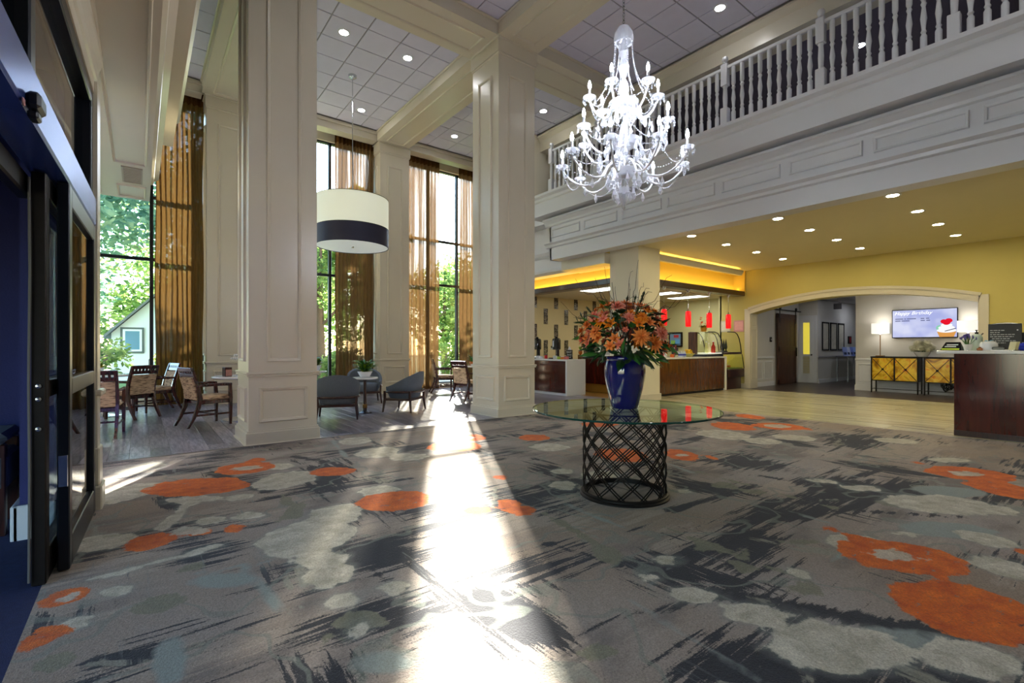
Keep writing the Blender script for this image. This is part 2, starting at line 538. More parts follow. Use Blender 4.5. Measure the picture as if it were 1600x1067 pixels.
# woven carpet with a printed floral pattern (fields stored per vertex, edges broken up by noise)
CARPET = __import__('json').loads('''{"orange":[["e",0.425,5.277,0.7905,-0.6124,0.455,0.302],["e",0.893,5.765,0.7905,-0.6124,0.286,0.267],["e",1.045,6.119,0.7905,-0.6124,0.11,0.123],["e",1.589,5.062,0.7905,-0.6124,0.239,0.178],["e",3.214,5.366,0.7905,-0.6124,0.356,0.316],["e",3.672,5.78,0.7905,-0.6124,0.273,0.286],["e",1.675,3.778,0.7905,-0.6124,0.3,0.281],["e",2.103,3.17,0.7905,-0.6124,0.126,0.089],["e",2.387,3.124,0.7905,-0.6124,0.094,0.127],["e",2.386,2.932,0.7905,-0.6124,0.091,0.117],["e",0.06,3.984,0.7905,-0.6124,0.161,0.146],["e",0.32,3.976,0.7905,-0.6124,0.125,0.08],["e",0.525,3.906,0.7905,-0.6124,0.082,0.072],["e",-0.293,3.365,0.7905,-0.6124,0.106,0.107],["e",-0.35,2.946,0.7905,-0.6124,0.076,0.101],["e",2.812,3.838,0.7905,-0.6124,0.101,0.093],["e",7.613,3.969,0.7905,-0.6124,0.312,0.437],["e",8.189,3.523,0.7905,-0.6124,0.395,0.374],["e",8.904,4.315,0.7905,-0.6124,0.213,0.322],["e",8.318,3.192,0.7905,-0.6124,0.081,0.179],["e",4.54,3.738,0.7905,-0.6124,0.306,0.371],["e",5.114,3.293,0.7905,-0.6124,0.191,0.304],["e",5.263,3.011,0.7905,-0.6124,0.06,0.129],["e",6.66,1.008,0.7905,-0.6124,0.377,0.317],["e",6.166,0.68,0.7905,-0.6124,0.259,0.325],["e",3.878,1.293,0.7905,-0.6124,0.086,0.071],["e",3.802,1.125,0.7905,-0.6124,0.086,0.106],["e",3.7,0.871,0.7905,-0.6124,0.335,0.269],["e",3.213,0.498,0.7905,-0.6124,0.34,0.309],["e",4.388,0.419,0.7905,-0.6124,0.04,0.075],["e",6.84,1.441,0.7905,-0.6124,0.085,0.087],["e",6.031,5.437,0.7905,-0.6124,0.32,0.262],["e",4.427,5.195,0.7905,-0.6124,0.227,0.238]],"cream":[["e",1.106,5.016,0.7905,-0.6124,0.266,0.332],["e",-0.107,5.445,0.7905,-0.6124,0.254,0.332],["e",0.39,4.837,0.7905,-0.6124,0.244,0.118],["e",0.894,3.418,0.7905,-0.6124,0.303,0.325],["e",1.187,3.735,0.7905,-0.6124,0.221,0.25],["e",0.851,2.767,0.7905,-0.6124,0.144,0.15],["e",0.867,3.032,0.7905,-0.6124,0.156,0.123],["e",0.816,2.467,0.7905,-0.6124,0.082,0.086],["e",1.074,2.422,0.7905,-0.6124,0.069,0.068],["e",-0.197,4.157,0.7905,-0.6124,0.19,0.164],["e",-0.109,3.28,0.7905,-0.6124,0.077,0.065],["e",1.68,4.132,0.7905,-0.6124,0.189,0.151],["e",0.418,4.194,0.7905,-0.6124,0.105,0.092],["e",0.661,4.125,0.7905,-0.6124,0.122,0.083],["e",0.655,4.697,0.7905,-0.6124,0.11,0.087],["e",2.297,5.65,0.7905,-0.6124,0.258,0.318],["e",2.333,6.526,0.7905,-0.6124,0.22,0.267],["e",-0.022,6.474,0.7905,-0.6124,0.238,0.267],["e",1.153,5.667,0.7905,-0.6124,0.207,0.138],["e",-0.235,3.03,0.7905,-0.6124,0.06,0.062],["e",2.501,5.192,0.7905,-0.6124,0.225,0.195],["e",2.519,1.73,0.7905,-0.6124,0.078,0.07],["e",2.251,1.663,0.7905,-0.6124,0.079,0.052],["e",2.269,1.405,0.7905,-0.6124,0.153,0.083],["e",2.347,1.098,0.7905,-0.6124,0.154,0.12],["e",2.374,0.796,0.7905,-0.6124,0.292,0.187],["e",2.712,0.401,0.7905,-0.6124,0.198,0.12],["e",5.184,0.957,0.7905,-0.6124,0.393,0.269],["e",4.481,0.599,0.7905,-0.6124,0.15,0.149],["e",5.189,1.535,0.7905,-0.6124,0.176,0.099],["e",5.202,1.788,0.7905,-0.6124,0.123,0.087],["e",3.714,1.064,0.7905,-0.6124,0.208,0.199],["e",2.959,1.162,0.7905,-0.6124,0.051,0.054],["e",3.99,0.453,0.7905,-0.6124,0.149,0.161],["e",6.784,3.682,0.7905,-0.6124,0.358,0.41],["e",4.167,0.953,0.7905,-0.6124,0.079,0.045],["e",3.836,2.438,0.7905,-0.6124,0.068,0.075],["e",3.65,3.248,0.7905,-0.6124,0.192,0.189],["e",3.116,3.244,0.7905,-0.6124,0.131,0.144],["e",6.743,3.11,0.7905,-0.6124,0.264,0.223],["e",7.338,2.94,0.7905,-0.6124,0.273,0.238],["e",8.201,1.98,0.7905,-0.6124,0.264,0.223],["e",4.169,4.576,0.7905,-0.6124,0.247,0.234],["e",2.445,4.335,0.7905,-0.6124,0.144,0.124],["e",5.342,0.642,0.7905,-0.6124,0.151,0.117],["e",3.466,3.608,0.7905,-0.6124,0.106,0.102],["e",7.281,1.289,0.7905,-0.6124,0.219,0.123],["e",8.288,4.999,0.7905,-0.6124,0.301,0.334],["e",0.782,2.147,0.7905,-0.6124,0.058,0.049],["s",-0.247,3.525,0.378,3.622,0.034],["s",0.111,4.197,0.341,4.79,0.039]],"sage":[["e",2.29,1.986,0.7905,-0.6124,0.071,0.136],["e",2.795,1.399,0.7905,-0.6124,0.094,0.098],["e",2.801,1.059,0.7905,-0.6124,0.095,0.053],["e",2.854,1.668,0.7905,-0.6124,0.074,0.048],["e",1.516,1.395,0.7905,-0.6124,0.108,0.068],["e",4.104,4.626,0.7905,-0.6124,0.206,0.234],["e",3.407,1.365,0.7905,-0.6124,0.127,0.051],["e",4.332,2.054,0.7905,-0.6124,0.143,0.094],["e",0.809,2.221,0.7905,-0.6124,0.135,0.073],["e",0.675,2.17,0.7905,-0.6124,0.079,0.042],["e",0.079,2.999,0.7905,-0.6124,0.129,0.084],["e",0.239,3.359,0.7905,-0.6124,0.093,0.072],["e",0.979,4.116,0.7905,-0.6124,0.051,0.228],["e",-0.266,2.683,0.7905,-0.6124,0.104,0.063],["e",4.894,1.182,0.7905,-0.6124,0.105,0.079],["e",4.295,2.331,0.7905,-0.6124,0.119,0.103],["s",2.963,2.063,2.885,1.028,0.024],["s",2.466,2.779,2.337,1.949,0.036],["s",4.547,2.707,4.391,1.473,0.023],["s",3.073,1.498,2.749,1.414,0.027],["s",0.997,4.521,0.932,3.88,0.047]],"top":[["e",3.7,0.871,0.7905,-0.6124,0.177,0.098],["e",6.66,1.008,0.7905,-0.6124,0.182,0.122],["e",0.287,4.03,0.7905,-0.6124,0.152,0.081],["e",0.893,5.765,0.7905,-0.6124,0.136,0.107],["e",3.672,5.78,0.7905,-0.6124,0.127,0.119],["e",8.189,3.523,0.7905,-0.6124,0.187,0.187],["e",5.114,3.293,0.7905,-0.6124,0.076,0.101],["e",-0.296,3.344,0.7905,-0.6124,0.046,0.037]],"dark":[["s",0.13,2.453,0.513,2.519,0.032],["s",2.387,1.33,2.874,0.466,0.08],["s",-0.144,2.613,0.013,2.518,0.064],["s",0.393,2.044,0.934,1.94,0.018],["s",0.125,3.552,0.671,3.485,0.02],["s",3.31,2.216,4.53,2.148,0.055],["s",2.105,2.373,2.247,1.803,0.036],["s",1.92,1.463,2.545,1.207,0.026],["s",1.483,1.544,1.92,1.463,0.015],["s",1.574,3.063,2.314,2.988,0.014],["s",0.576,5.783,0.906,4.707,0.074],["s",1.432,6.02,1.69,5.43,0.058],["s",5.002,1.783,6.456,1.559,0.052],["s",4.865,2.307,5.096,1.71,0.056],["s",4.426,1.352,4.912,0.797,0.04],["s",1.608,4.412,2.08,4.318,0.049],["s",1.115,2.315,1.037,2.846,0.029],["s",1.847,1.205,1.862,0.907,0.021]],"blue":[["s",1.979,1.629,1.891,0.884,0.026],["s",0.482,3.222,0.543,2.53,0.038],["s",0.094,2.562,0.096,2.275,0.058],["s",2.76,2.835,2.716,2.179,0.034],["s",2.122,1.576,2.49,1.667,0.018],["s",0.611,3.175,0.233,3.265,0.026],["s",4.027,1.661,3.965,1.211,0.029],["s",4.95,3.971,4.469,2.767,0.037],["s",2.09,6.714,1.907,5.652,0.041],["s",5.691,2.152,5.568,1.345,0.026],["s",3.287,1.103,3.74,1.107,0.024],["e",2.65,0.64,0.7905,-0.6124,0.227,0.093],["e",4.5,0.797,0.7905,-0.6124,0.361,0.165],["e",0.786,1.867,0.7905,-0.6124,0.157,0.079],["e",0.366,3.068,0.7905,-0.6124,0.212,0.101],["e",1.463,2.516,0.7905,-0.6124,0.154,0.102],["e",5.684,1.006,0.7905,-0.6124,0.342,0.188]]}''')
def carpet_fields(x, y):
    out = []
    for key in ('orange', 'cream', 'sage', 'top', 'dark', 'blue'):
        best = -1.0
        for s in CARPET[key]:
            if s[0] == 'e':
                _, cx, cy, ux, uy, a, b = s
                dx, dy = x - cx, y - cy
                p, q = dx * ux + dy * uy, -dx * uy + dy * ux
                r = math.sqrt((p / a) ** 2 + (q / b) ** 2)
                d = (1 - r) * min(a, b)
            else:
                _, x0, y0, x1, y1, w = s
                ex, ey = x1 - x0, y1 - y0
                t = max(0.0, min(1.0, ((x - x0) * ex + (y - y0) * ey) / (ex * ex + ey * ey)))
                d = w - math.hypot(x - x0 - ex * t, y - y0 - ey * t)
            if d > best: best = d
        out.append(max(-0.5, min(0.5, best)) + 0.5)
    return out

def make_carpet():
    def axis(lo, hi, near, far, c0, c1):
        t, r = lo, [lo]
        while t < hi - 1e-6:
            t = min(hi, t + (near if c0 < t < c1 else far))
            r.append(t)
        return r
    xs = axis(-0.42, 9.3, 0.045, 0.10, -0.5, 4.6)
    ys = axis(-5.0, 7.02, 0.045, 0.10, 0.6, 7.1)
    ys = [y for y in ys if y >= 0.2 or abs((y * 10) % 5) < 1.0]
    v, fa, fb = [], [], []
    for y in ys:
        for x in xs:
            v.append((x, y, 0.012))
            f = carpet_fields(x, y)
            fa += [f[0], f[1], f[2], 1.0]
            fb += [f[3], f[4], f[5], 1.0]
    n = len(xs)
    fs = [(j * n + i, j * n + i + 1, (j + 1) * n + i + 1, (j + 1) * n + i) for j in range(len(ys) - 1) for i in range(n - 1)]
    me = bpy.data.meshes.new('carpet')
    me.from_pydata(v, [], fs)
    for nm, dat in (('motif_a', fa), ('motif_b', fb)):
        at = me.attributes.new(nm, 'FLOAT_COLOR', 'POINT')
        at.data.foreach_set('color', dat)
    return me

def carpet_material():
    m = bpy.data.materials.new('floral_woven_carpet')
    m.use_nodes = True
    nt = m.node_tree
    L = nt.links.new
    b = nt.nodes['Principled BSDF']
    b.inputs['Roughness'].default_value = 0.95
    b.inputs['Specular IOR Level'].default_value = 0.15
    b.inputs['Sheen Weight'].default_value = 0.15
    tc = nt.nodes.new('ShaderNodeTexCoord')
    def noise(scale, detail=3, stretch=None, rough=0.5, dist=0.0, loc=(0, 0, 0), rz=0.0):
        src = tc.outputs['Object']
        mp = nt.nodes.new('ShaderNodeMapping')
        mp.inputs['Scale'].default_value = stretch or (1, 1, 1)
        mp.inputs['Location'].default_value = loc
        mp.inputs['Rotation'].default_value = (0, 0, rz)
        L(src, mp.inputs['Vector'])
        n = nt.nodes.new('ShaderNodeTexNoise')
        n.inputs['Scale'].default_value = scale
        n.inputs['Detail'].default_value = detail
        n.inputs['Roughness'].default_value = rough
        n.inputs['Distortion'].default_value = dist
        L(mp.outputs['Vector'], n.inputs['Vector'])
        return n.outputs['Fac']
    def math_(op, a, c):
        k = nt.nodes.new('ShaderNodeMath')
        k.operation = op
        for i, q in enumerate((a, c)):
            if isinstance(q, (int, float)): k.inputs[i].default_value = q
            else: L(q, k.inputs[i])
        return k.outputs[0]
    def rng(v, lo, hi, a=0.0, c=1.0):
        k = nt.nodes.new('ShaderNodeMapRange')
        k.clamp = True
        L(v, k.inputs['Value'])
        for nm, q in (('From Min', lo), ('From Max', hi), ('To Min', a), ('To Max', c)):
            k.inputs[nm].default_value = q
        return k.outputs['Result']
    def mix(f, a, c):
        k = nt.nodes.new('ShaderNodeMix')
        k.data_type = 'RGBA'
        if isinstance(f, float): k.inputs[0].default_value = f
        else: L(f, k.inputs[0])
        for i, q in ((6, a), (7, c)):
            if isinstance(q, tuple): k.inputs[i].default_value = q
            else: L(q, k.inputs[i])
        return k.outputs[2]
    def chans(nm):
        at = nt.nodes.new('ShaderNodeAttribute')
        at.attribute_name = nm
        sp = nt.nodes.new('ShaderNodeSeparateColor')
        L(at.outputs['Color'], sp.inputs[0])
        return sp.outputs
    A, B = chans('motif_a'), chans('motif_b')
    big = noise(3.2, 3)
    mid = noise(9.0, 4, rough=0.6)
    fine = noise(110.0, 2, rough=0.8)
    brushx = noise(2.6, 5, stretch=(0.5, 9.0, 1), rough=0.65, rz=R(-8))
    brushy = noise(2.2, 5, stretch=(8.0, 0.6, 1), rough=0.65, loc=(3, 1, 0))
    edge = math_('ADD', math_('MULTIPLY', math_('SUBTRACT', big, 0.5), 0.16), math_('MULTIPLY', math_('SUBTRACT', mid, 0.5), 0.12))
    edge = math_('ADD', edge, math_('MULTIPLY', math_('SUBTRACT', fine, 0.5), 0.035))
    dry = math_('ADD', math_('MULTIPLY', math_('SUBTRACT', brushx, 0.5), 0.22), math_('MULTIPLY', math_('SUBTRACT', fine, 0.5), 0.05))
    def mask(ch, n, soft=0.012):
        return rng(math_('ADD', math_('SUBTRACT', ch, 0.5), n), 0.0, soft)
    # ground: taupe and grey washes
    g = mix(rng(noise(0.55, 3, loc=(5, 2, 0)), 0.38, 0.62), srgb(160, 142, 126), srgb(172, 161, 153))
    g = mix(rng(noise(1.1, 4, stretch=(0.8, 1.6, 1), loc=(1, 7, 0)), 0.52, 0.62), g, srgb(132, 122, 116))
    # charcoal blocks and dry-brush streaks
    blk = noise(0.85, 3, stretch=(0.8, 1.5, 1), loc=(2.3, 4.1, 0))
    blk = math_('ADD', blk, math_('MULTIPLY', math_('SUBTRACT', brushx, 0.5), 0.5))
    blk = math_('ADD', blk, math_('MULTIPLY', math_('SUBTRACT', fine, 0.5), 0.10))
    dk = rng(blk, 0.555, 0.585)
    stroke_dark = mask(B[1], dry, 0.02)
    # a second, crossing set of charcoal blocks
    blk2 = math_('ADD', noise(1.0, 2, stretch=(1.5, 0.8, 1), loc=(12.4, 15.3, 0)), math_('MULTIPLY', math_('SUBTRACT', brushy, 0.5), 0.55))
    blk2 = math_('ADD', blk2, math_('MULTIPLY', math_('SUBTRACT', fine, 0.5), 0.10))
    dk = math_('MAXIMUM', dk, rng(blk2, 0.61, 0.635))
    dkall = math_('MAXIMUM', dk, stroke_dark)
    # pale taupe washes
    pw = math_('ADD', noise(0.8, 4, stretch=(0.7, 1.4, 1), loc=(3.1, 9.4, 0), rough=0.6), math_('MULTIPLY', math_('SUBTRACT', brushx, 0.5), 0.35))
    g = mix(math_('MULTIPLY', rng(pw, 0.53, 0.58), 0.7), g, srgb(186, 170, 154))
    col = mix(dkall, g, mix(mid, srgb(40, 40, 47), srgb(60, 59, 66)))
    # pale cross-hatched washes
    wash = rng(math_('ADD', brushy, math_('MULTIPLY', math_('SUBTRACT', fine, 0.5), 0.15)), 0.62, 0.66)
    wash = math_('MULTIPLY', wash, rng(noise(0.7, 2, loc=(9, 3, 0)), 0.40, 0.55))
    # loose pale sprigs scattered between the blooms
    spr = math_('ADD', noise(1.5, 5, rough=0.62, dist=0.8, loc=(4, 8, 0)), math_('MULTIPLY', math_('SUBTRACT', fine, 0.5), 0.06))
    spr = math_('MULTIPLY', rng(spr, 0.615, 0.635), rng(brushy, 0.42, 0.50))
    col = mix(math_('MULTIPLY', wash, 0.8), col, srgb(140, 146, 142))
    col = mix(math_('MULTIPLY', spr, 0.85), col, srgb(158, 156, 140))
    twig = rng(math_('ABSOLUTE', math_('SUBTRACT', noise(0.9, 3, rough=0.5, loc=(7, 7, 0)), 0.5), 0.0), 0.010, 0.005)
    col = mix(math_('MULTIPLY', twig, 0.6), col, srgb(136, 142, 132))
    col = mix(math_('MULTIPLY', mask(B[2], math_('MULTIPLY', edge, 0.45), 0.03), 0.95), col, mix(fine, srgb(138, 150, 148), srgb(172, 180, 172)))
    col = mix(math_('MULTIPLY', mask(A[2], edge), 0.85), col, mix(mid, srgb(120, 120, 100), srgb(150, 148, 124)))
    petals = noise(5.0, 4, rough=0.6, dist=1.5, loc=(2, 2, 0))
    cream_c = mix(rng(math_('ADD', mid, math_('MULTIPLY', math_('SUBTRACT', petals, 0.5), 0.8)), 0.3, 0.7), srgb(184, 178, 158), srgb(226, 220, 202))
    # thin outline then the bloom
    halo = mask(A[1], math_('ADD', edge, 0.05), 0.05)
    col = mix(math_('MULTIPLY', halo, 0.35), col, srgb(150, 156, 150))
    col = mix(mask(A[1], edge), col, cream_c)
    vein = rng(math_('ABSOLUTE', math_('SUBTRACT', petals, 0.52), 0.0), 0.030, 0.012)
    col = mix(math_('MULTIPLY', math_('MULTIPLY', vein, mask(A[1], math_('SUBTRACT', edge, 0.02))), 0.2), col, srgb(146, 128, 108))
    orange_c = mix(rng(mid, 0.35, 0.7), srgb(212, 90, 8), srgb(250, 128, 22))
    holes = rng(math_('ADD', noise(14.0, 4, stretch=(0.7, 1.6, 1)), math_('MULTIPLY', math_('SUBTRACT', fine, 0.5), 0.3)), 0.66, 0.70)
    om = math_('MULTIPLY', mask(A[0], edge), math_('SUBTRACT', 1.0, math_('MULTIPLY', holes, 0.8)))
    col = mix(om, col, orange_c)
    tm = mask(B[0], math_('MULTIPLY', edge, 1.3))
    col = mix(math_('MULTIPLY', tm, 0.9), col, cream_c)
    # pile
    col = mix(rng(fine, 0.30, 0.70, 0.0, 0.55), col, mix(0.8, col, (0.02, 0.02, 0.02, 1)))
    L(col, b.inputs['Base Color'])
    bp = nt.nodes.new('ShaderNodeBump')
    bp.inputs['Strength'].default_value = 0.5
    bp.inputs['Distance'].default_value = 0.012
    L(fine, bp.inputs['Height'])
    L(bp.outputs['Normal'], b.inputs['Normal'])
    return m

o = put('floor', make_carpet(), carpet_material())
struct(o, 'grey lobby carpet printed with orange and cream flowers', 'carpet')

# base slab under everything indoors
o = MB().box(-4.2, 26, -5.2, 13.6, -0.2, -0.004).build('floor_slab', mat('concrete', srgb(110, 108, 104), 0.9, var=0.1))
struct(o, 'plain subfloor slab showing only at the seams of the flooring', 'floor')

# grey oak planks of the dining bay
wf = thing('floor_planks', 'grey-brown wood plank floor of the dining area by the tall windows', 'wood floor', kind='structure')
pl_me = MB().cbox(-0.0985, 0.0985, -0.598, 0.598, 0.0, 0.010, 0.0025).mesh('plank')
rest = MB()
nx = 0
for i in range(66):
    x = -3.9 + 0.2 * i + 0.1
    if x > 9.7: break
    y = 7.02 + (0.6, 0.2, 1.0, 0.45, 0.85)[i % 5] - 1.2
    while y < 13.35:
        y0, y1 = max(y, 7.02), min(y + 1.2, 13.35)
        if y1 - y0 > 0.06:
            if -1.3 < x < 8.9 and y0 < 12.6:
                p = put('plank', pl_me, plank_mat, wf, (x, (y0 + y1) / 2, 0.0), scale=(1, (y1 - y0 - 0.003) / 1.196, 1))
            else:
                rest.box(x - 0.0985, x + 0.0985, y0 + 0.001, y1 - 0.001, 0, 0.010)
        y += 1.2
p = rest.build('outlying_planks', plank_mat, wf)
p['kind'] = 'stuff'
# threshold strip between planks and carpet
o = MB().sweep([(-0.03, 0), (0.03, 0), (0.02, 0.016), (-0.02, 0.016)], (-0.2, 7.02, 0.0), (9.3, 7.02, 0.0), (0, 1, 0), (0, 0, 1)).build('trim_1', mat('threshold_metal', srgb(120, 112, 104), 0.35, metal=0.8))
struct(o, 'thin metal threshold strip between lobby carpet and wood planks', 'threshold')

# vein-cut stone tiles of the reception side
def stone_mat():
    m = bpy.data.materials.new('vein_cut_stone')
    m.use_nodes = True
    nt = m.node_tree
    b = nt.nodes['Principled BSDF']
    b.inputs['Roughness'].default_value = 0.22
    tc = nt.nodes.new('ShaderNodeTexCoord')
    oi = nt.nodes.new('ShaderNodeObjectInfo')
    ad = nt.nodes.new('ShaderNodeVectorMath')
    ad.operation = 'ADD'
    sc = nt.nodes.new('ShaderNodeVectorMath')
    sc.operation = 'SCALE'
    sc.inputs['Scale'].default_value = 20
    nt.links.new(oi.outputs['Random'], sc.inputs[0])
    nt.links.new(tc.outputs['Object'], ad.inputs[0])
    nt.links.new(sc.outputs[0], ad.inputs[1])
    mp = nt.nodes.new('ShaderNodeMapping')
    mp.inputs['Scale'].default_value = (13, 0.35, 1)
    nt.links.new(ad.outputs[0], mp.inputs['Vector'])
    n = nt.nodes.new('ShaderNodeTexNoise')
    n.inputs['Scale'].default_value = 1.3
    n.inputs['Detail'].default_value = 5
    n.inputs['Distortion'].default_value = 0.4
    nt.links.new(mp.outputs['Vector'], n.inputs['Vector'])
    c = ramp(nt, n.outputs['Fac'], [(0.30, srgb(128, 118, 92)), (0.45, srgb(186, 178, 142)), (0.62, srgb(212, 206, 172)), (0.78, srgb(158, 150, 122))])
    nt.links.new(c, b.inputs['Base Color'])
    return m
tf = thing('floor_tiles', 'pale striped stone tile floor in front of the reception desk', 'tile floor', kind='structure')
st = stone_mat()
st_me = MB().cbox(-0.2985, 0.2985, -0.5985, 0.5985, 0.0, 0.012, 0.002).mesh('tile')
for i in range(9):
    x = 9.3 + 0.3 + 0.6 * i
    y = -3.6 + (0.6 if i % 2 else 0.0)
    while y < 7.45:
        y0, y1 = y, min(y + 1.2, 7.45)
        if y1 - y0 > 0.05:
            put('tile', st_me, st, tf, (x, (y0 + y1) / 2, 0), scale=(1, (y1 - y0) / 1.2, 1))
        y += 1.2
o = MB().box(14.7, 25.5, 0.0, 9.0, 0, 0.010).build('floor_corridor', dark_floor)
struct(o, 'dark wood plank floor of the corridor beyond the arch', 'wood floor')
o = MB().box(9.3, 14.7, 7.45, 12.2, 0, 0.009).box(14.7, 15.6, 9.0, 12.2, 0, 0.009).build('floor_kitchen', mat('amber_kitchen_floor', srgb(150, 110, 50), 0.3, var=0.1))
struct(o, 'amber floor inside the coffee bar behind the counters', 'floor')
o = MB().box(-4.0, -0.42, -3.5, 5.5, 0, 0.012).build('floor_vestibule', navy_carpet)
struct(o, 'dark navy carpet of the entrance vestibule', 'carpet')

# ------------------------------------------------------------------ columns and pilasters
def panelled(name, label, x0, x1, y0, y1, ztop, faces, upper=(1.10, 6.35), cap=True, skip_low=False):
    t = thing(name, label, 'column', ((x0 + x1) / 2, (y0 + y1) / 2, 0), kind='structure')
    hx, hy = (x1 - x0) / 2, (y1 - y0) / 2
    MB().box(-hx, hx, -hy, hy, 0, ztop).build('shaft', cream, t)
    b = MB()
    e = 0.035
    b.cbox(-hx - e, hx + e, -hy - e, hy + e, 0, 0.17, 0.006)
    b.box(-hx - e * 0.5, hx + e * 0.5, -hy - e * 0.5, hy + e * 0.5, 0.17, 0.195)
    b.cbox(-hx - e - 0.018, hx + e + 0.018, -hy - e - 0.018, hy + e + 0.018, 0, 0.022, 0.006)
    b.build('base', cream, t)
    b = MB()
    b.cbox(-hx - 0.022, hx + 0.022, -hy - 0.022, hy + 0.022, 0.905, 0.93, 0.006)
    b.cbox(-hx - 0.034, hx + 0.034, -hy - 0.034, hy + 0.034, 0.93, 0.965, 0.010)
    b.build('chair_rail', cream, t)
    if cap:
        b = MB()
        b.cbox(-hx - 0.02, hx + 0.02, -hy - 0.02, hy + 0.02, 6.66, 6.70, 0.008)
        b.box(-hx - 0.03, hx + 0.03, -hy - 0.03, hy + 0.03, 6.70, 6.93)
        b.cbox(-hx - 0.05, hx + 0.05, -hy - 0.05, hy + 0.05, 6.93, 6.99, 0.012)
        b.build('capital', cream, t)
    for f in faces:
        if f == '-y': M, h = Matrix.Translation((0, -hy, 0)), hx
        elif f == '+y': M, h = rotm((0, hy, 0), PI), hx
        elif f == '-x': M, h = rotm((-hx, 0, 0), -PI / 2), hy
        else: M, h = rotm((hx, 0, 0), PI / 2), hy
        iu = min(0.21, h * 0.5)
        il = min(0.12, h * 0.32)
        MB().ring(-h + iu, h - iu, upper[0], upper[1], M=M).build('panel_moulding', cream, t)
        if not skip_low:
            MB().ring(-h + il, h - il, 0.295, 0.76, M=M).build('panel_moulding', cream, t)
    return t
panelled('column', 'tall cream panelled column beside the wooden dining chairs', 1.12, 1.98, 7.07, 7.93, 7.22, ('-y', '-x', '+x'))
panelled('column', 'tall cream panelled column behind the glass table, left of the chandelier', 5.17, 6.03, 7.07, 7.93, 7.22, ('-y', '-x', '+x'))
# square column under the balcony
t = thing('column', 'plain square column between the two coffee bar openings', 'column', (9.65, 7.5, 0), kind='structure')
MB().box(-0.43, 0.40, -0.43, 0.43, 0, 3.68).build('shaft', cream_matte, t)
MB().cbox(-0.46, 0.43, -0.46, 0.46, 0, 0.17, 0.008).build('base', cream, t)
for k, x0 in enumerate((-2.87, 1.18, 5.23, 9.28)):
    lab = ('hidden', 'cream pilaster on the window wall between gold curtain and the nearer column',
           'cream pilaster on the window wall between the two pairs of curtains', 'cream pilaster at the far end of the window wall')[k]
    if k == 0: continue
    panelled('pilaster', lab, x0, x0 + 0.86, 12.68, 13.5, 7.22, ('-y', '-x', '+x'))

# ------------------------------------------------------------------ ceiling with lay-in tiles, beams
ceil = MB().box(-4.2, 13.0, -5.2, 13.7, 7.235, 7.4).build('ceiling', grid_mat)
struct(ceil, 'upper lobby ceiling of square lay-in tiles in a metal grid', 'ceiling')
T = 0.655
t_me = MB().cbox(-T / 2 + 0.011, T / 2 - 0.011, -T / 2 + 0.011, T / 2 - 0.011, 7.215, 7.236, 0.004).mesh('ceiling_tile')
far_tiles = MB()
def tiles(x0, x1, y0, y1):
    i0, i1 = math.floor((x0 - 4.01) / T) - 1, math.ceil((x1 - 4.01) / T) + 1
    j0, j1 = math.floor((y0 - 9.37) / T) - 1, math.ceil((y1 - 9.37) / T) + 1
    for i in range(i0, i1 + 1):
        for j in range(j0, j1 + 1):
            cx, cy = 4.01 + T * (i + 0.5), 9.37 + T * (j + 0.5)
            ax0, ax1 = max(cx - T / 2, x0), min(cx + T / 2, x1)
            ay0, ay1 = max(cy - T / 2, y0), min(cy + T / 2, y1)
            if ax1 - ax0 < 0.08 or ay1 - ay0 < 0.08: continue
            vx, vy = (ax0 + ax1) / 2, (ay0 + ay1) / 2
            d = vx * math.sin(YAW) + vy * math.cos(YAW)
            l = vx * math.cos(YAW) - vy * math.sin(YAW)
            seen = d > 1.5 and abs(l / d) < 1.2 and 5.92 / d < 0.80
            if seen:
                put('ceiling_tile', t_me, tile_mat, ceil, (vx, vy, 0), scale=((ax1 - ax0) / T, (ay1 - ay0) / T, 1))
            else:
                far_tiles.box(ax0 + 0.01, ax1 - 0.01, ay0 + 0.01, ay1 - 0.01, 7.215, 7.236)
bays_x = ((-0.5, 1.08), (2.02, 5.13), (6.07, 8.75))
bays_y = ((-5.0, 2.2), (3.0, 7.03), (7.97, 12.62))
for bx in bays_x:
    for by in ((-5.0, 7.03), (7.97, 12.62)):
        tiles(bx[0], bx[1], by[0], by[1])
p = far_tiles.build('outlying_ceiling_tiles', tile_mat, ceil)
p['kind'] = 'stuff'

def beam(name, label, x0, x1, y0, y1, along, z0=6.96, z1=7.235):
    t = thing(name, label, 'ceiling beam', ((x0 + x1) / 2, (y0 + y1) / 2, 0), kind='structure')
    hx, hy = (x1 - x0) / 2, (y1 - y0) / 2
    b = MB().box(-hx, hx, -hy, hy, z0, z1)
    b.build('beam_body', cream, t)
    MB().cbox(-hx - 0.035, hx + 0.035, -hy, hy, 7.17, 7.216, 0.012).build('crown_strip', cream, t) if along == 'y' else \
        MB().cbox(-hx, hx, -hy - 0.035, hy + 0.035, 7.17, 7.216, 0.012).build('crown_strip', cream, t)
    # raised moulding frame on the underside
    M = Matrix(((1, 0, 0, 0), (0, 0, 1, 0), (0, 1, 0, z0), (0, 0, 0, 1)))
    n = max(1, round((2 * hy if along == 'y' else 2 * hx) / 4.2))
    for i in range(n):
        if along == 'y':
            a0, a1 = -hy + 2 * hy * i / n + 0.15, -hy + 2 * hy * (i + 1) / n - 0.15
            MB().ring(-hx + 0.2, hx - 0.2, a0, a1, M=M).build('panel_moulding', cream, t)
        else:
            a0, a1 = -hx + 2 * hx * i / n + 0.15, -hx + 2 * hx * (i + 1) / n - 0.15
            MB().ring(a0, a1, -hy + 0.2, hy - 0.2, M=M).build('panel_moulding', cream, t)
    return t
beam('beam', 'cream ceiling beam from the nearer column to the window wall', 1.085, 2.015, 7.97, 12.66, 'y')
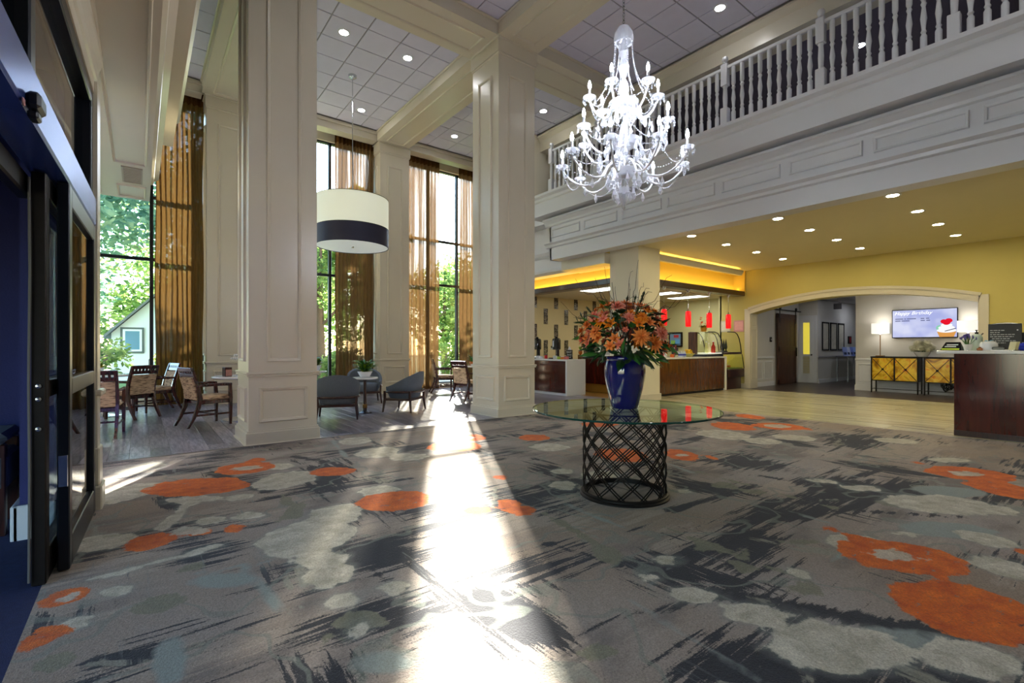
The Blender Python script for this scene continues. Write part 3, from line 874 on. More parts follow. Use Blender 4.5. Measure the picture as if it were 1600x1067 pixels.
beam('beam', 'cream ceiling beam from the farther column to the window wall', 5.135, 6.065, 7.97, 12.66, 'y')
beam('beam', 'cream ceiling beam from the nearer column toward the viewer', 1.085, 2.015, -5.0, 7.03, 'y')
beam('beam', 'cream ceiling beam from the farther column toward the viewer', 5.135, 6.065, -5.0, 7.03, 'y')
beam('beam', 'cream cross beam left of the nearer column', -3.0, 1.085, 7.035, 7.965, 'x')
beam('beam', 'cream cross beam joining the nearer and farther columns', 2.015, 5.135, 7.035, 7.965, 'x')
beam('beam', 'cream cross beam from the farther column to the balcony', 6.065, 8.9, 7.035, 7.965, 'x')
for nm, yy in (('a', 0),):
    t = thing('trim_2', 'cream cornice over the balcony railing at the ceiling edge', 'cornice', (0, 0, 0), kind='structure')
    MB().sweep([(0, 0), (0.5, 0), (0.5, 0.5), (-0.02, 0.5), (-0.10, 0.42), (-0.10, 0.38), (0, 0.28)], (8.85, -5, 6.75), (8.85, 12.66, 6.75), (1, 0, 0), (0, 0, 1)).build('cornice_run', cream, t)

# ------------------------------------------------------------------ window wall
wall = MB()
wall.box(-4.2, 13.0, 13.3, 13.6, -0.2, 0.16)
wall.box(-4.2, 13.0, 13.3, 13.6, 6.86, 7.4)
for x0, x1 in ((-4.2, -2.0), (1.2, 2.02), (5.25, 6.07), (9.3, 13.0)):
    wall.box(x0, x1, 13.3, 13.6, 0.16, 6.86)
o = wall.build('wall_window', cream)
struct(o, 'cream wall around the tall windows', 'wall')
t = thing('trim_3', 'cream header beam running above the tall curtained windows', 'cornice', (0, 0, 0), kind='structure')
for x0, x1 in ((-4.0, 1.1), (2.1, 5.15), (6.15, 9.2)):
    MB().box(x0, x1, 12.72, 13.0, 6.98, 7.235).build('header_beam', cream, t)
    MB().cbox(x0, x1, 12.66, 12.73, 7.13, 7.216, 0.015).build('cornice_strip', cream, t)
    MB().cbox(x0, x1, 12.70, 13.02, 6.95, 6.985, 0.01).build('lower_strip', cream, t)
b = MB()
for x0, x1 in ((-4.0, 1.16), (2.06, 5.21), (6.11, 9.26)):
    b.cbox(x0, x1, 13.24, 13.302, 0, 0.17, 0.008)
o = b.build('baseboard_window', cream)
struct(o, 'cream baseboard beneath the tall windows', 'baseboard')
pane_g = glass('window_glass', (0.98, 1.0, 1.0, 1), refl=0.6)
for k, (x0, x1, muls, lab) in enumerate(((-2.0, 1.2, (-0.93, 0.2), 'tall dark-framed window by the wooden dining chairs'),
                                        (2.02, 5.25, (3.05, 4.09), 'tall dark-framed window behind the drum pendant'),
                                        (6.07, 9.3, (7.08, 8.12), 'tall dark-framed window behind the farther column, full of sun glare'))):
    w = thing('window_%d' % (k + 1), lab, 'window', ((x0 + x1) / 2, 13.42, 0.16), kind='structure')
    cx = (x0 + x1) / 2
    f = 0.035
    xs = [x0 - cx] + [m - cx for m in muls] + [x1 - cx]
    zs = [0.0, 3.25 - 0.16, 4.63 - 0.16, 6.70]
    for x in xs:
        MB().cbox(x - f, x + f, -0.06, 0.06, 0, 6.70, 0.006).build('mullion', dark_metal, w)
    for z in zs:
        MB().cbox(xs[0], xs[-1], -0.055, 0.055, z - f, z + f, 0.006).build('transom_bar', dark_metal, w)
    for i in range(3):
        for j in range(3):
            MB().box(xs[i] + f * 0.8, xs[i + 1] - f * 0.8, -0.004, 0.004, zs[j] + f * 0.8, zs[j + 1] - f * 0.8).build('pane', pane_g, w)

# ------------------------------------------------------------------ enclosing walls
o = MB().box(-4.2, -4.0, 5.0, 13.6, 0, 7.4).box(-4.2, -4.0, -5.2, 5.0, 3.6, 7.4).build('wall_left', cream_matte)
struct(o, 'cream wall closing the dining area on the entrance side', 'wall')
o = MB().box(-4.2, 15.2, -5.2, -5.0, 0, 7.4).build('wall_back', cream_matte)
struct(o, 'cream wall behind the viewer', 'wall')

# ------------------------------------------------------------------ balconies (mirror pair)
def crown(b, x, z0, h, out, y0, y1, s):
    b.sweep([(0, 0), (s * out * 0.25, h * 0.12), (s * out * 0.35, h * 0.35), (s * out * 0.8, h * 0.72), (s * out, h * 0.8), (s * out, h), (0, h)], (x, y0, z0), (x, y1, z0), (1, 0, 0), (0, 0, 1))
def balcony(name, label, xf, s, y0, y1, xback, full=True):
    """xf: fascia plane, s: -1 when the lobby lies toward -X"""
    t = thing(name, label, 'balcony', (0, 0, 0), kind='structure')
    inner = xf - s * 0.35
    lo, hi = sorted((xf, inner))
    MB().box(lo, hi, y0, y1, 3.60 if s < 0 else 3.70, 4.72).build('fascia', white_paint if s < 0 else cream, t)
    cm = white_paint if s < 0 else cream
    b = MB()
    b.sweep([(0, 0), (s * 0.05, 0.02), (s * 0.06, 0.07), (s * 0.12, 0.11), (s * 0.12, 0.14), (0, 0.15)], (xf, y0, 3.91), (xf, y1 + 0.12, 3.91), (1, 0, 0), (0, 0, 1))
    b.build('lower_moulding', cm, t)
    b = MB()
    crown(b, xf, 4.47, 0.19, 0.14, y0, y1 + 0.14, s)
    b.build('crown_moulding', cm, t)
    # slab edge with nosing
    lo, hi = sorted((xf + s * 0.32, xback))
    MB().box(lo, hi, y0, y1 + 0.45, 4.72, 5.28).build('slab', cm, t)
    b = MB()
    b.sweep([(0, 0), (s * 0.03, 0.03), (s * 0.04, 0.09), (s * 0.10, 0.14), (s * 0.10, 0.2), (0, 0.22)], (xf + s * 0.32, y0, 5.06), (xf + s * 0.32, y1 + 0.55, 5.06), (1, 0, 0), (0, 0, 1))
    b.build('slab_nosing', cm, t)
    y = 9.46 - 1.175
    while y + 1.175 > y0 + 0.5:
        M = rotm((xf, 0, 0), -PI / 2 if s < 0 else PI / 2)
        a0, a1 = y + 0.065, y + 1.11
        if s < 0: MB().ring(-a1, -a0, 4.17, 4.41, 0.045, 0.032, M=M).build('panel_moulding', cm, t)
        else: MB().ring(a0, a1, 4.17, 4.41, 0.035, 0.018, M=M).build('panel_moulding', cm, t)
        y -= 1.175
    return t
br = balcony('balcony', 'white panelled balcony front with a crown moulding over the reception side', 8.6, -1, -5.0, 9.46, 13.0)
bl = balcony('balcony', 'cream panelled balcony overhead along the entrance side', 0.12, 1, -5.0, 9.6, -4.0)
# end returns
MB().box(8.6, 8.95, 9.40, 9.46, 3.60, 4.72).build('end_face', white_paint, br)
MB().box(8.9, 13.0, 9.91, 13.3, 4.72, 5.28).build('slab_extension', white_paint, br)
# left soffit with panels and grille
MB().box(-4.0, 0.12, -5.0, 9.6, 3.62, 3.75).build('soffit', cream, bl)
MM = Matrix(((1, 0, 0, 0), (0, 0, 1, 0), (0, 1, 0, 3.62), (0, 0, 0, 1)))
for a0, a1 in ((-4.6, -0.6), (-0.4, 3.6), (3.8, 7.75), (8.8, 9.45)):
    MB().ring(-0.27, 0.07, a0, a1, 0.03, 0.02, M=MM).build('soffit_moulding', cream, bl)
    MB().ring(-1.9, -0.45, a0, a1, 0.04, 0.02, M=MM).build('soffit_moulding', cream, bl)
g = thing('air_vent', 'square louvred air vent in the soffit near the entrance', 'vent', (-0.085, 8.27, 3.62))
MB().box(-0.11, 0.11, -0.36, -0.34, -0.012, 0).box(-0.11, 0.11, 0.34, 0.36, -0.012, 0).box(-0.11, -0.09, -0.34, 0.34, -0.012, 0).box(0.09, 0.11, -0.34, 0.34, -0.012, 0).build('frame', mat('vent_metal', srgb(170, 160, 140), 0.5), g)
for i in range(14):
    MB().box(-0.09, 0.09, -0.33 + i * 0.047, -0.30 + i * 0.047, -0.010, -0.002).build('louver', MAT['vent_metal'], g)
# railing of the reception-side balcony
rl = thing('balcony_railing', 'white turned-baluster railing along the reception-side balcony', 'railing', (8.42, 0, 5.28), group=None)
prof = [(r_ * 1.6, z_) for r_, z_ in [(0.024, 0.0), (0.024, 0.24), (0.014, 0.27), (0.022, 0.30), (0.014, 0.33), (0.018, 0.40), (0.024, 0.48), (0.017, 0.58), (0.013, 0.64), (0.022, 0.68), (0.014, 0.71), (0.023, 0.75), (0.023, 1.05)]]
bal_me = MB().lathe(prof, 10).mesh('baluster', 40)
post_b = MB().cbox(-0.065, 0.065, -0.065, 0.065, 0, 0.36, 0.008)
post_b.lathe([(0.045, 0.32), (0.05, 0.35), (0.035, 0.38), (0.042, 0.55), (0.034, 0.72), (0.045, 0.76)], 14)
post_b.cbox(-0.06, 0.06, -0.06, 0.06, 0.76, 1.15, 0.008)
post_b.lathe([(0.03, 1.15), (0.055, 1.17), (0.03, 1.19), (0.052, 1.22), (0.058, 1.25), (0.045, 1.285), (0.0, 1.30)], 14)
post_me = post_b.mesh('newel_post', 40)
py = 9.2
while py > -5:
    put('newel_post', post_me, white_paint, rl, (0, py, 0))
    for k in range(9):
        yy = py - 0.1556 * (k + 1)
        if yy > -4.9: put('baluster', bal_me, white_paint, rl, (0, yy, 0))
    py -= 1.556
MB().cbox(-0.035, 0.035, -5.0, 9.2, 1.05, 1.11, 0.012).build('handrail', white_paint, rl)
MB().cbox(-0.03, 0.03, -5.0, 9.2, 0.0, 0.03, 0.006).build('bottom_rail', white_paint, rl)
# upper gallery behind the railing
o = MB().box(12.2, 12.4, -5.2, 13.6, 5.28, 7.4).build('wall_gallery', cream_matte)
struct(o, 'shadowy wall at the back of the upper balcony', 'wall')
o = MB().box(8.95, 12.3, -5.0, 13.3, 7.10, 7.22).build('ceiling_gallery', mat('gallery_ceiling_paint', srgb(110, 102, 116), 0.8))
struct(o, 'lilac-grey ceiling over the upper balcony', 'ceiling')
o = MB().box(8.62, 12.2, 10.15, 10.3, 5.28, 7.2).build('wall_gallery_end', cream_matte)
struct(o, 'cream end wall of the upper balcony', 'wall')
dd = thing('door_1', 'dark glazed door on the upper balcony seen through the balusters', 'door', (12.19, 6.9, 5.28), kind='structure')
MB().box(-0.03, 0.0, -0.9, 0.9, 0, 1.85).build('door_frame', white_paint, dd)
for q in (-0.44, 0.44):
    MB().cbox(-0.06, -0.03, q - 0.40, q + 0.40, 0.05, 1.80, 0.01).build('door_leaf', mat('dark_teal_door', srgb(22, 34, 48), 0.3), dd)

# ------------------------------------------------------------------ reception side shell
o = MB().box(8.95, 15.0, -5.0, 7.75, 3.68, 3.85).build('ceiling_reception', mat('reception_ceiling_paint', srgb(214, 204, 168), 0.75, var=0.02))
struct(o, 'smooth straw-coloured ceiling over the reception side with round downlights', 'ceiling')
# arch wall
def arch_z(y, hw=2.57, rise=0.36, spring=2.33, c=4.69):
    q = (y - c) / hw
    rr = (hw * hw + rise * rise) / (2 * rise)
    return spring + math.sqrt(max(0, rr * rr - (y - c) ** 2)) - (rr - rise)
b = MB()
b.box(15.0, 15.45, 7.26, 8.25, 0, 3.7)
b.box(15.0, 15.45, -5.2, 2.12, 0, 3.7)
N = 28
ys = [2.12 + (7.26 - 2.12) * i / N for i in range(N + 1)]
for i in range(N):
    a0, a1 = ys[i], ys[i + 1]
    z0, z1 = arch_z(a0), arch_z(a1)
    v = [(15.0, a0, z0), (15.0, a1, z1), (15.0, a1, 3.7), (15.0, a0, 3.7), (15.45, a0, z0), (15.45, a1, z1), (15.45, a1, 3.7), (15.45, a0, 3.7)]
    b.add(v, [(0, 3, 2, 1), (4, 5, 6, 7), (0, 1, 5, 4), (3, 7, 6, 2)])
o = b.build('wall_arch', yellow_wall)
struct(o, 'straw-yellow wall with a wide low arch opening', 'wall')
# arch surround
t = thing('trim_4', 'cream moulded surround framing the wide low arch', 'arch surround', (0, 0, 0), kind='structure')
def arch_ring(w0, w1, x0, x1):
    b = MB()
    for i in range(N):
        pts = []
        for y in (ys[i], ys[i + 1]):
            for w in (w0, w1):
                sl = (arch_z(min(y + 0.01, 7.26)) - arch_z(max(y - 0.01, 2.12))) / (min(y + 0.01, 7.26) - max(y - 0.01, 2.12))
                k_ = math.sqrt(1 + sl * sl)
                pts.append((y - w * sl / k_, arch_z(y) + w / k_))
        (ya, za), (yb, zb), (yc, zc), (yd, zd) = pts
        v = [(x0, ya, za), (x0, yb, zb), (x0, yd, zd), (x0, yc, zc), (x1, ya, za), (x1, yb, zb), (x1, yd, zd), (x1, yc, zc)]
        b.add(v, [(0, 1, 2, 3), (4, 7, 6, 5), (0, 3, 7, 4), (1, 5, 6, 2), (0, 4, 5, 1), (3, 2, 6, 7)])
    return b
MB().box(15.0, 15.45, 7.252, 7.264, 0, 2.34).box(15.0, 15.45, 2.116, 2.128, 0, 2.34).build('jamb_lining', cream, t)
arch_ring(-0.005, 0.17, 14.965, 15.0).build('arch_moulding', cream, t)
arch_ring(0.13, 0.20, 14.94, 14.99).build('arch_bead', cream, t)
for y0, y1, sgn in ((7.255, 7.43, 1), (1.95, 2.125, -1)):
    MB().cbox(14.965, 15.0, y0, y1, 0, 2.485, 0.006).build('jamb_casing', cream, t)
    MB().cbox(14.95, 15.0, y0 - 0.01, y1 + 0.01, 0, 0.18, 0.008).build('jamb_base', cream, t)
for y, M in ((7.26, rotm((15.22, 7.262, 0), 0)), (2.12, rotm((15.22, 2.118, 0), PI))):
    MB().ring(-0.17, 0.17, 0.3, 1.85, 0.03, 0.02, M=M).build('panel_moulding', cream, t)
    MB().ring(-0.17, 0.17, 1.95, 2.3, 0.03, 0.02, M=M).build('panel_moulding', cream, t)
o = MB().cbox(14.97, 15.0, 7.44, 8.2, 0, 0.15, 0.01).cbox(14.97, 15.0, -5.0, 1.94, 0, 0.15, 0.01).build('baseboard_arch', cream)
struct(o, 'cream baseboard along the arch wall', 'baseboard')
# corridor shell
o = MB().box(15.45, 19.0, 7.42, 7.6, 0, 3.2).build('wall_corridor', grey_wall)
struct(o, 'pale corridor wall holding the sliding barn door', 'wall')
o = MB().box(18.95, 25.5, 6.80, 7.6, 0, 3.2).build('wall_pictures', grey_wall)
struct(o, 'pale grey corridor wall holding the three framed pictures', 'wall')
o = MB().box(25.3, 25.5, 3.5, 7.0, 0, 3.2).build('wall_corridor_end', grey_wall)
struct(o, 'pale wall at the far end of the corridor', 'wall')
o = MB().box(17.0, 17.2, 0.5, 5.08, 0, 3.2).box(17.2, 25.4, 4.95, 5.08, 0, 3.2).box(15.45, 17.1, 0.4, 0.6, 0, 3.2).build('wall_screen', grey_wall)
struct(o, 'pale grey wall behind the television and console', 'wall')
o = MB().box(15.3, 25.5, 0.4, 7.6, 3.0, 3.2).build('ceiling_corridor', mat('corridor_ceiling_paint', srgb(190, 188, 190), 0.8))
struct(o, 'plain ceiling of the corridor beyond the arch', 'ceiling')
t = thing('trim_5', 'white wainscot rail and panels under the television', 'wainscot', (0, 0, 0), kind='structure')
MB().cbox(16.965, 17.0, 0.6, 5.09, 0.90, 0.96, 0.008).build('rail', white_paint, t)
MB().box(16.99, 17.0, 0.6, 5.08, 0.0, 0.90).build('wainscot_face', white_paint, t)
MB().cbox(16.96, 17.0, 0.6, 5.10, 0.0, 0.17, 0.008).build('base', white_paint, t)
for y0, y1 in ((4.66, 5.02), (3.1, 4.5), (1.5, 2.95)):
    MB().ring(-y1, -y0, 0.27, 0.80, 0.035, 0.018, M=rotm((16.99, 0, 0), -PI / 2)).build('panel_moulding', white_paint, t)
t = thing('trim_6', 'pale chair rail and wainscot along the corridor wall', 'wainscot', (0, 0, 0), kind='structure')
MB().cbox(15.46, 16.95, 7.385, 7.42, 0.92, 0.98, 0.008).build('rail', white_paint, t)
MB().cbox(15.46, 16.95, 7.385, 7.42, 0, 0.15, 0.008).build('base', white_paint, t)
MB().ring(15.55, 16.15, 0.24, 0.82, 0.03, 0.015, M=Matrix.Translation((0, 7.42, 0))).build('panel_moulding', white_paint, t)
MB().ring(16.25, 16.85, 0.24, 0.82, 0.03, 0.015, M=Matrix.Translation((0, 7.42, 0))).build('panel_moulding', white_paint, t)
MB().cbox(18.97, 25.3, 6.765, 6.80, 0.92, 0.98, 0.008).build('rail', grid_mat, t)
MB().cbox(18.97, 25.3, 6.77, 6.80, 0, 0.15, 0.008).build('base', white_paint, t)

# coffee bar shell
o = MB().box(9.0, 15.7, 12.0, 12.25, 0, 3.7).build('wall_mosaic', mat('bar_wall_paint', srgb(214, 202, 158), 0.6, var=0.03))
struct(o, 'cream back wall of the coffee bar with upright mosaic strips', 'wall')
def mosaic():
    m = bpy.data.materials.new('glass_mosaic')
    m.use_nodes = True
    nt = m.node_tree
    b = nt.nodes['Principled BSDF']
    b.inputs['Roughness'].default_value = 0.2
    tc = nt.nodes.new('ShaderNodeTexCoord')
    vo = nt.nodes.new('ShaderNodeTexVoronoi')
    vo.distance = 'CHEBYCHEV'
    vo.inputs['Scale'].default_value = 24
    nt.links.new(tc.outputs['Object'], vo.inputs['Vector'])
    sp = nt.nodes.new('ShaderNodeSeparateColor')
    nt.links.new(vo.outputs['Color'], sp.inputs[0])
    c = ramp(nt, sp.outputs[0], [(0.0, srgb(30, 26, 22)), (0.5, srgb(78, 72, 62)), (1.0, srgb(140, 134, 118))])
    nt.links.new(c, b.inputs['Base Color'])
    return m
mo = mosaic()
mo_me = MB().cbox(-0.09, 0.09, -0.012, 0.0, -0.26, 0.26, 0.003).mesh('mosaic_strip')
for r_, (z, off) in enumerate(((2.85, 0.0), (2.32, 0.48), (1.80, 0.0), (1.27, 0.48))):
    for i in range(6):
        put('mosaic_strip', mo_me, mo, o, (10.24 + off + 0.95 * i, 12.0, z))
o = MB().box(15.6, 15.75, 8.2, 12.0, 0, 3.7).box(15.0, 15.75, 8.2, 8.3, 0, 3.7).build('wall_bar', mat('bar_wall_green', srgb(200, 198, 150), 0.6))
struct(o, 'pale green-cream side wall inside the coffee bar', 'wall')
o = MB().box(9.75, 15.75, 7.75, 12.2, 2.96, 3.06).build('ceiling_bar', mat('bar_ceiling_paint', srgb(206, 200, 176), 0.8))
struct(o, 'low ceiling of the coffee bar with long light panels', 'ceiling')
o = MB().box(9.75, 9.9, 7.95, 12.1, 3.0, 4.72).box(10.05, 15.0, 7.75, 7.9, 3.0, 3.7).box(14.92, 15.0, 7.4, 7.75, 3.0, 3.68).box(9.3, 9.9, 12.0, 12.2, 0, 4.72).build('wall_cove', mat('cove_paint', srgb(232, 200, 96), 0.7))
struct(o, 'golden cove recess above the coffee bar openings', 'wall')
for nm, lab, (x0, x1, y0, y1) in (('trim_7', 'dark wood beam over the coffee bar side with the urns', (9.3, 9.62, 7.95, 12.0)), ('trim_8', 'dark wood beam over the counter with the red pendants', (10.06, 14.9, 7.38, 7.66))):
    o = MB().cbox(x0, x1, y0, y1, 2.88, 3.03, 0.012).build(nm, espresso)
    struct(o, lab, 'beam')
t = thing('trim_9', 'cream cornice over the golden cove by the arch', 'cornice', (0, 0, 0), kind='structure')
MB().sweep([(0, 0), (0.10, 0), (0.10, 0.14), (-0.06, 0.14), (-0.06, 0.11), (-0.02, 0.04)], (10.06, 7.25, 3.47), (14.45, 7.25, 3.47), (0, 1, 0), (0, 0, 1)).build('cornice_run', cream, t)
t = thing('trim_10', 'stacked white cornices beyond the end of the balcony', 'cornice', (0, 0, 0), kind='structure')
MB().box(9.3, 9.75, 9.46, 13.3, 3.38, 4.72).build('fascia', white_paint, t)
MB().sweep([(0, 0), (-0.1, 0.06), (-0.12, 0.12), (0, 0.14)], (9.3, 8.0, 3.36), (9.3, 13.3, 3.36), (1, 0, 0), (0, 0, 1)).build('cornice_run', white_paint, t)
MB().sweep([(0, 0), (-0.1, 0.06), (-0.14, 0.14), (0, 0.16)], (9.3, 9.46, 3.85), (9.3, 13.3, 3.85), (1, 0, 0), (0, 0, 1)).build('cornice_run', white_paint, t)
MB().box(9.02, 9.75, 7.93, 9.46, 3.36, 3.62).build('soffit_block', cream, t)

# ------------------------------------------------------------------ storefront beside the viewer (turned 2 degrees)
SFR = -math.atan(0.035)                  # local +Y runs along the glass line
def sf(name, label, cat, y, **kw):
    return thing(name, label, cat, (-0.30 + 0.035 * (y - 4.3), y, 0), SFR, kind='structure', **kw)
refl_glass = glass('dark_reflective_glass', (0.72, 0.80, 0.84, 1), ior=1.9)
w = sf('window_4', 'metal storefront header, its blue daylight cast painted in, and transom above the entrance doors', 'storefront', 0.0)
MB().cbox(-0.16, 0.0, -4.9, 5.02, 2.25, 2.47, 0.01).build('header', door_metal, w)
MB().cbox(-0.13, -0.02, -4.9, 5.02, 3.20, 3.30, 0.008).build('top_rail', dark_metal, w)
for y in (-1.2, 0.9, 2.93, 4.97):
    MB().cbox(-0.13, -0.02, y - 0.05, y + 0.05, 2.47, 3.21, 0.008).build('transom_mullion', dark_metal, w)
for a, b_ in ((-1.15, 0.85), (0.95, 2.88), (2.98, 4.92)):
    MB().box(-0.08, -0.07, a, b_, 2.47, 3.2).build('pane', refl_glass, w)
MB().box(-0.18, -0.012, -4.9, 5.02, 3.30, 3.62).build('bulkhead', cream, w)
MB().sweep([(0, 0.08), (0.015, 0.09), (0.025, 0.15), (0.05, 0.22), (0.05, 0.28), (0, 0.28)], (-0.012, -4.9, 3.33), (-0.012, 5.05, 3.33), (1, 0, 0), (0, 0, 1)).build('crown_moulding', cream, w)
MB().cbox(-0.22, -0.16, -4.9, 3.75, 2.12, 2.24, 0.01).build('door_track', black_metal, w)
# motion sensor on the header
s = thing('motion_sensor', 'small black motion sensor mounted on the blue-tinted door header', 'sensor', (-0.30 + 0.035 * (2.72 - 4.3) + 0.0, 2.72, 2.27), SFR)
MB().cbox(0.0, 0.045, -0.06, 0.06, -0.02, 0.045, 0.012).build('housing', mat('black_plastic', srgb(18, 18, 24), 0.4), s)
MB().cbox(0.0, 0.035, -0.035, 0.035, -0.055, -0.022, 0.008).build('lens_bracket', MAT['black_plastic'], s)
MB().cbox(0.0, 0.006, -0.115, -0.085, -0.035, -0.01, 0.002).build('warning_tag', mat('pink_sticker', srgb(190, 140, 140), 0.6), s)

def leaf(name, label, cat, y0, y1, x0, x1, side_mat, pane_mat, rail_z, kind, parts_name=''):
    d = thing(name, label, cat, (-0.30 + 0.035 * (y0 - 4.3), y0, 0), SFR, kind=kind)
    L_ = y1 - y0
    st = 0.09
    MB().cbox(x0, x1, 0, st, 0.02, 2.24, 0.006).build('stile', side_mat, d)
    MB().cbox(x0, x1, L_ - st, L_, 0.02, 2.24, 0.006).build('stile', side_mat, d)
    MB().cbox(x0, x1, st, L_ - st, 2.12, 2.24, 0.006).build('upper_rail', side_mat, d)
    MB().cbox(x0, x1, st, L_ - st, 0.02, 0.20, 0.006).build('bottom_rail', side_mat, d)
    MB().cbox(x0, x1, st, L_ - st, rail_z - 0.05, rail_z + 0.05, 0.006).build('middle_rail', side_mat, d)
    xm = (x0 + x1) / 2
    MB().box(xm - 0.004, xm + 0.004, st, L_ - st, 0.2, rail_z - 0.05).build('pane', pane_mat, d)
    MB().box(xm - 0.004, xm + 0.004, st, L_ - st, rail_z + 0.05, 2.12).build('pane', pane_mat, d)
    return d
d = leaf('window_5', 'dark framed glass sidelight beside the open entrance', 'sidelight', 3.74, 4.97, -0.055, 0.0, dark_metal, refl_glass, 1.07, 'structure')
MB().cbox(-0.05, -0.008, -0.004, 0.002, 0.50, 0.68, 0.002).build('latch_plate', steel, d)
d = leaf('door_2', 'black sliding entrance door parked behind the sidelight', 'sliding door', 3.58, 4.9, -0.135, -0.075, black_metal, refl_glass, 1.07, 'structure')
MB().tube([(-0.14, -0.012, 0.05), (-0.137, -0.015, 0.6), (-0.141, -0.012, 1.1), (-0.136, -0.015, 1.7), (-0.14, -0.012, 2.2)], 0.006, 6).build('weather_strip', mat('grey_rubber', srgb(90, 88, 86), 0.5), d)
for z in (0.86, 1.02, 1.09):
    MB().lathe([(0.012, 0), (0.012, 0.006), (0, 0.008)], 12, M=rotm((-0.105, 0.0, z), 0, PI / 2)).build('lock_cylinder', steel, d)
# cream end post of the entrance wall
e = thing('trim_11', 'narrow cream end post of the entrance wall with chair rail and plinth', 'post', (-0.285, 5.1, 0), SFR, kind='structure')
MB().box(-0.2, 0.02, -0.08, 0.12, 0, 3.4).build('post_shaft', cream, e)
MB().cbox(-0.22, 0.05, -0.10, 0.15, 0.0, 0.2, 0.01).build('base', cream, e)
MB().cbox(-0.21, 0.035, -0.09, 0.135, 0.2, 0.5, 0.01).build('plinth', cream, e)
MB().cbox(-0.22, 0.055, -0.10, 0.15, 0.91, 0.96, 0.012).build('chair_rail', cream, e)
# vestibule
o = MB().box(-0.64, -0.46, 4.57, 5.6, 0, 3.2).box(-4.0, -0.64, 5.45, 5.6, 0, 3.2).box(-4.0, -3.85, -3.5, -2.5, 0, 3.2).box(-4.0, -3.85, 2.6, 5.5, 0, 3.2).box(-4.0, -0.5, -3.6, -3.45, 0, 3.2).box(-4.0, -3.85, -2.5, 2.6, 2.4, 3.2).build('wall_vestibule', navy_wall)
struct(o, 'navy blue textured walls of the entrance vestibule', 'wall')
o = MB().box(-4.0, -0.46, -3.5, 5.6, 3.2, 3.3).build('ceiling_vestibule', mat('vestibule_ceiling_paint', srgb(120, 124, 140), 0.8))
struct(o, 'plain ceiling of the entrance vestibule', 'ceiling')
o = MB().cbox(-0.67, -0.46, 4.53, 4.57, 0, 0.24, 0.008).cbox(-0.68, -0.64, 4.53, 5.45, 0, 0.24, 0.008).cbox(-3.9, -0.68, 5.41, 5.45, 0, 0.24, 0.008).build('baseboard_vestibule', white_paint)
struct(o, 'tall white baseboard along the navy vestibule wall', 'baseboard')
bn = thing('bench', 'dark wood bench with a grey cushion in the navy vestibule', 'bench', (-1.06, 4.95, 0.012), R(0))
for x in (-0.3, 0.3):
    for y in (-0.22, 0.22):
        MB().cbox(x - 0.035, x + 0.035, y - 0.035, y + 0.035, 0, 0.62, 0.006).build('leg', espresso, bn)
MB().cbox(-0.3, 0.3, -0.25, -0.19, 0.20, 0.28, 0.006).build('stretcher', espresso, bn)
MB().cbox(-0.34, 0.34, -0.26, 0.26, 0.30, 0.56, 0.03).build('side_panel', mat('grey_slub_fabric', srgb(120, 126, 134), 0.9, var=0.1, vscale=30), bn)
MB().cbox(-0.34, 0.34, -0.27, 0.27, 0.62, 0.70, 0.03).build('cushion', MAT['grey_slub_fabric'], bn)

# ------------------------------------------------------------------ curtains
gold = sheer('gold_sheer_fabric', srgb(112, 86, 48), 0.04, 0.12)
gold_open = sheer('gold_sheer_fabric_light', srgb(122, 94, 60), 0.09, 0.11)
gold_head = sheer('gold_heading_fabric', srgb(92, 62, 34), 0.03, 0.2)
def curtain(label, x0, x1, m, folds, seed):
    rnd = random.Random(seed)
    t = thing('curtain', label, 'curtain', ((x0 + x1) / 2, 13.12, 0.02), group='gold sheer curtains of the tall windows')
    w = x1 - x0
    nx = folds * 10
    ph = [rnd.uniform(-0.5, 0.5) for _ in range(folds + 2)]
    am = [rnd.uniform(0.6, 1.2) for _ in range(folds + 2)]
    def prof(u, z):
        k = u * folds
        i = int(k)
        a = am[i] * (1 - (k - i)) + am[i + 1] * (k - i)
        s = math.sin(2 * PI * k + 0.35 * ph[i])
        s = math.copysign(abs(s) ** 0.75, s)
        return 0.055 * a * s * (0.75 + 0.25 * math.cos(z * 0.9 + ph[i]))
    def sheet(z0, z1, nz, name, mm, off=0.0):
        v, f = [], []
        for j in range(nz + 1):
            z = z0 + (z1 - z0) * j / nz
            for i in range(nx + 1):
                u = i / nx
                v.append((-w / 2 + u * w + 0.012 * math.sin(z * 1.7 + u * 9), prof(u * 0.999, z) + off, z))
        n = nx + 1
        f = [(j * n + i, j * n + i + 1, (j + 1) * n + i + 1, (j + 1) * n + i) for j in range(nz) for i in range(nx)]
        MB().add(v, f).build(name, mm, t, smooth=80)
    sheet(0, 6.82, 16, 'drape', m)
    sheet(6.80, 7.08, 2, 'heading', gold_head, -0.004)
    MB().tube([(-w / 2 - 0.03, 0.0, 7.06), (w / 2 + 0.03, 0.0, 7.06)], 0.014, 8).build('rod', dark_metal, t)
    return t
curtain('gold curtain beside the wooden dining chairs, widest and darkest of the four', 0.26, 1.15, gold, 9, 1)
curtain('gold sheer curtain partly behind the drum pendant', 4.15, 5.22, gold_open, 11, 2)
curtain('gold sheer curtain just right of the middle pilaster', 6.13, 7.30, gold_open, 9, 3)
curtain('narrow gold curtain half hidden behind the farther column', 8.03, 9.2, gold_open, 8, 4)

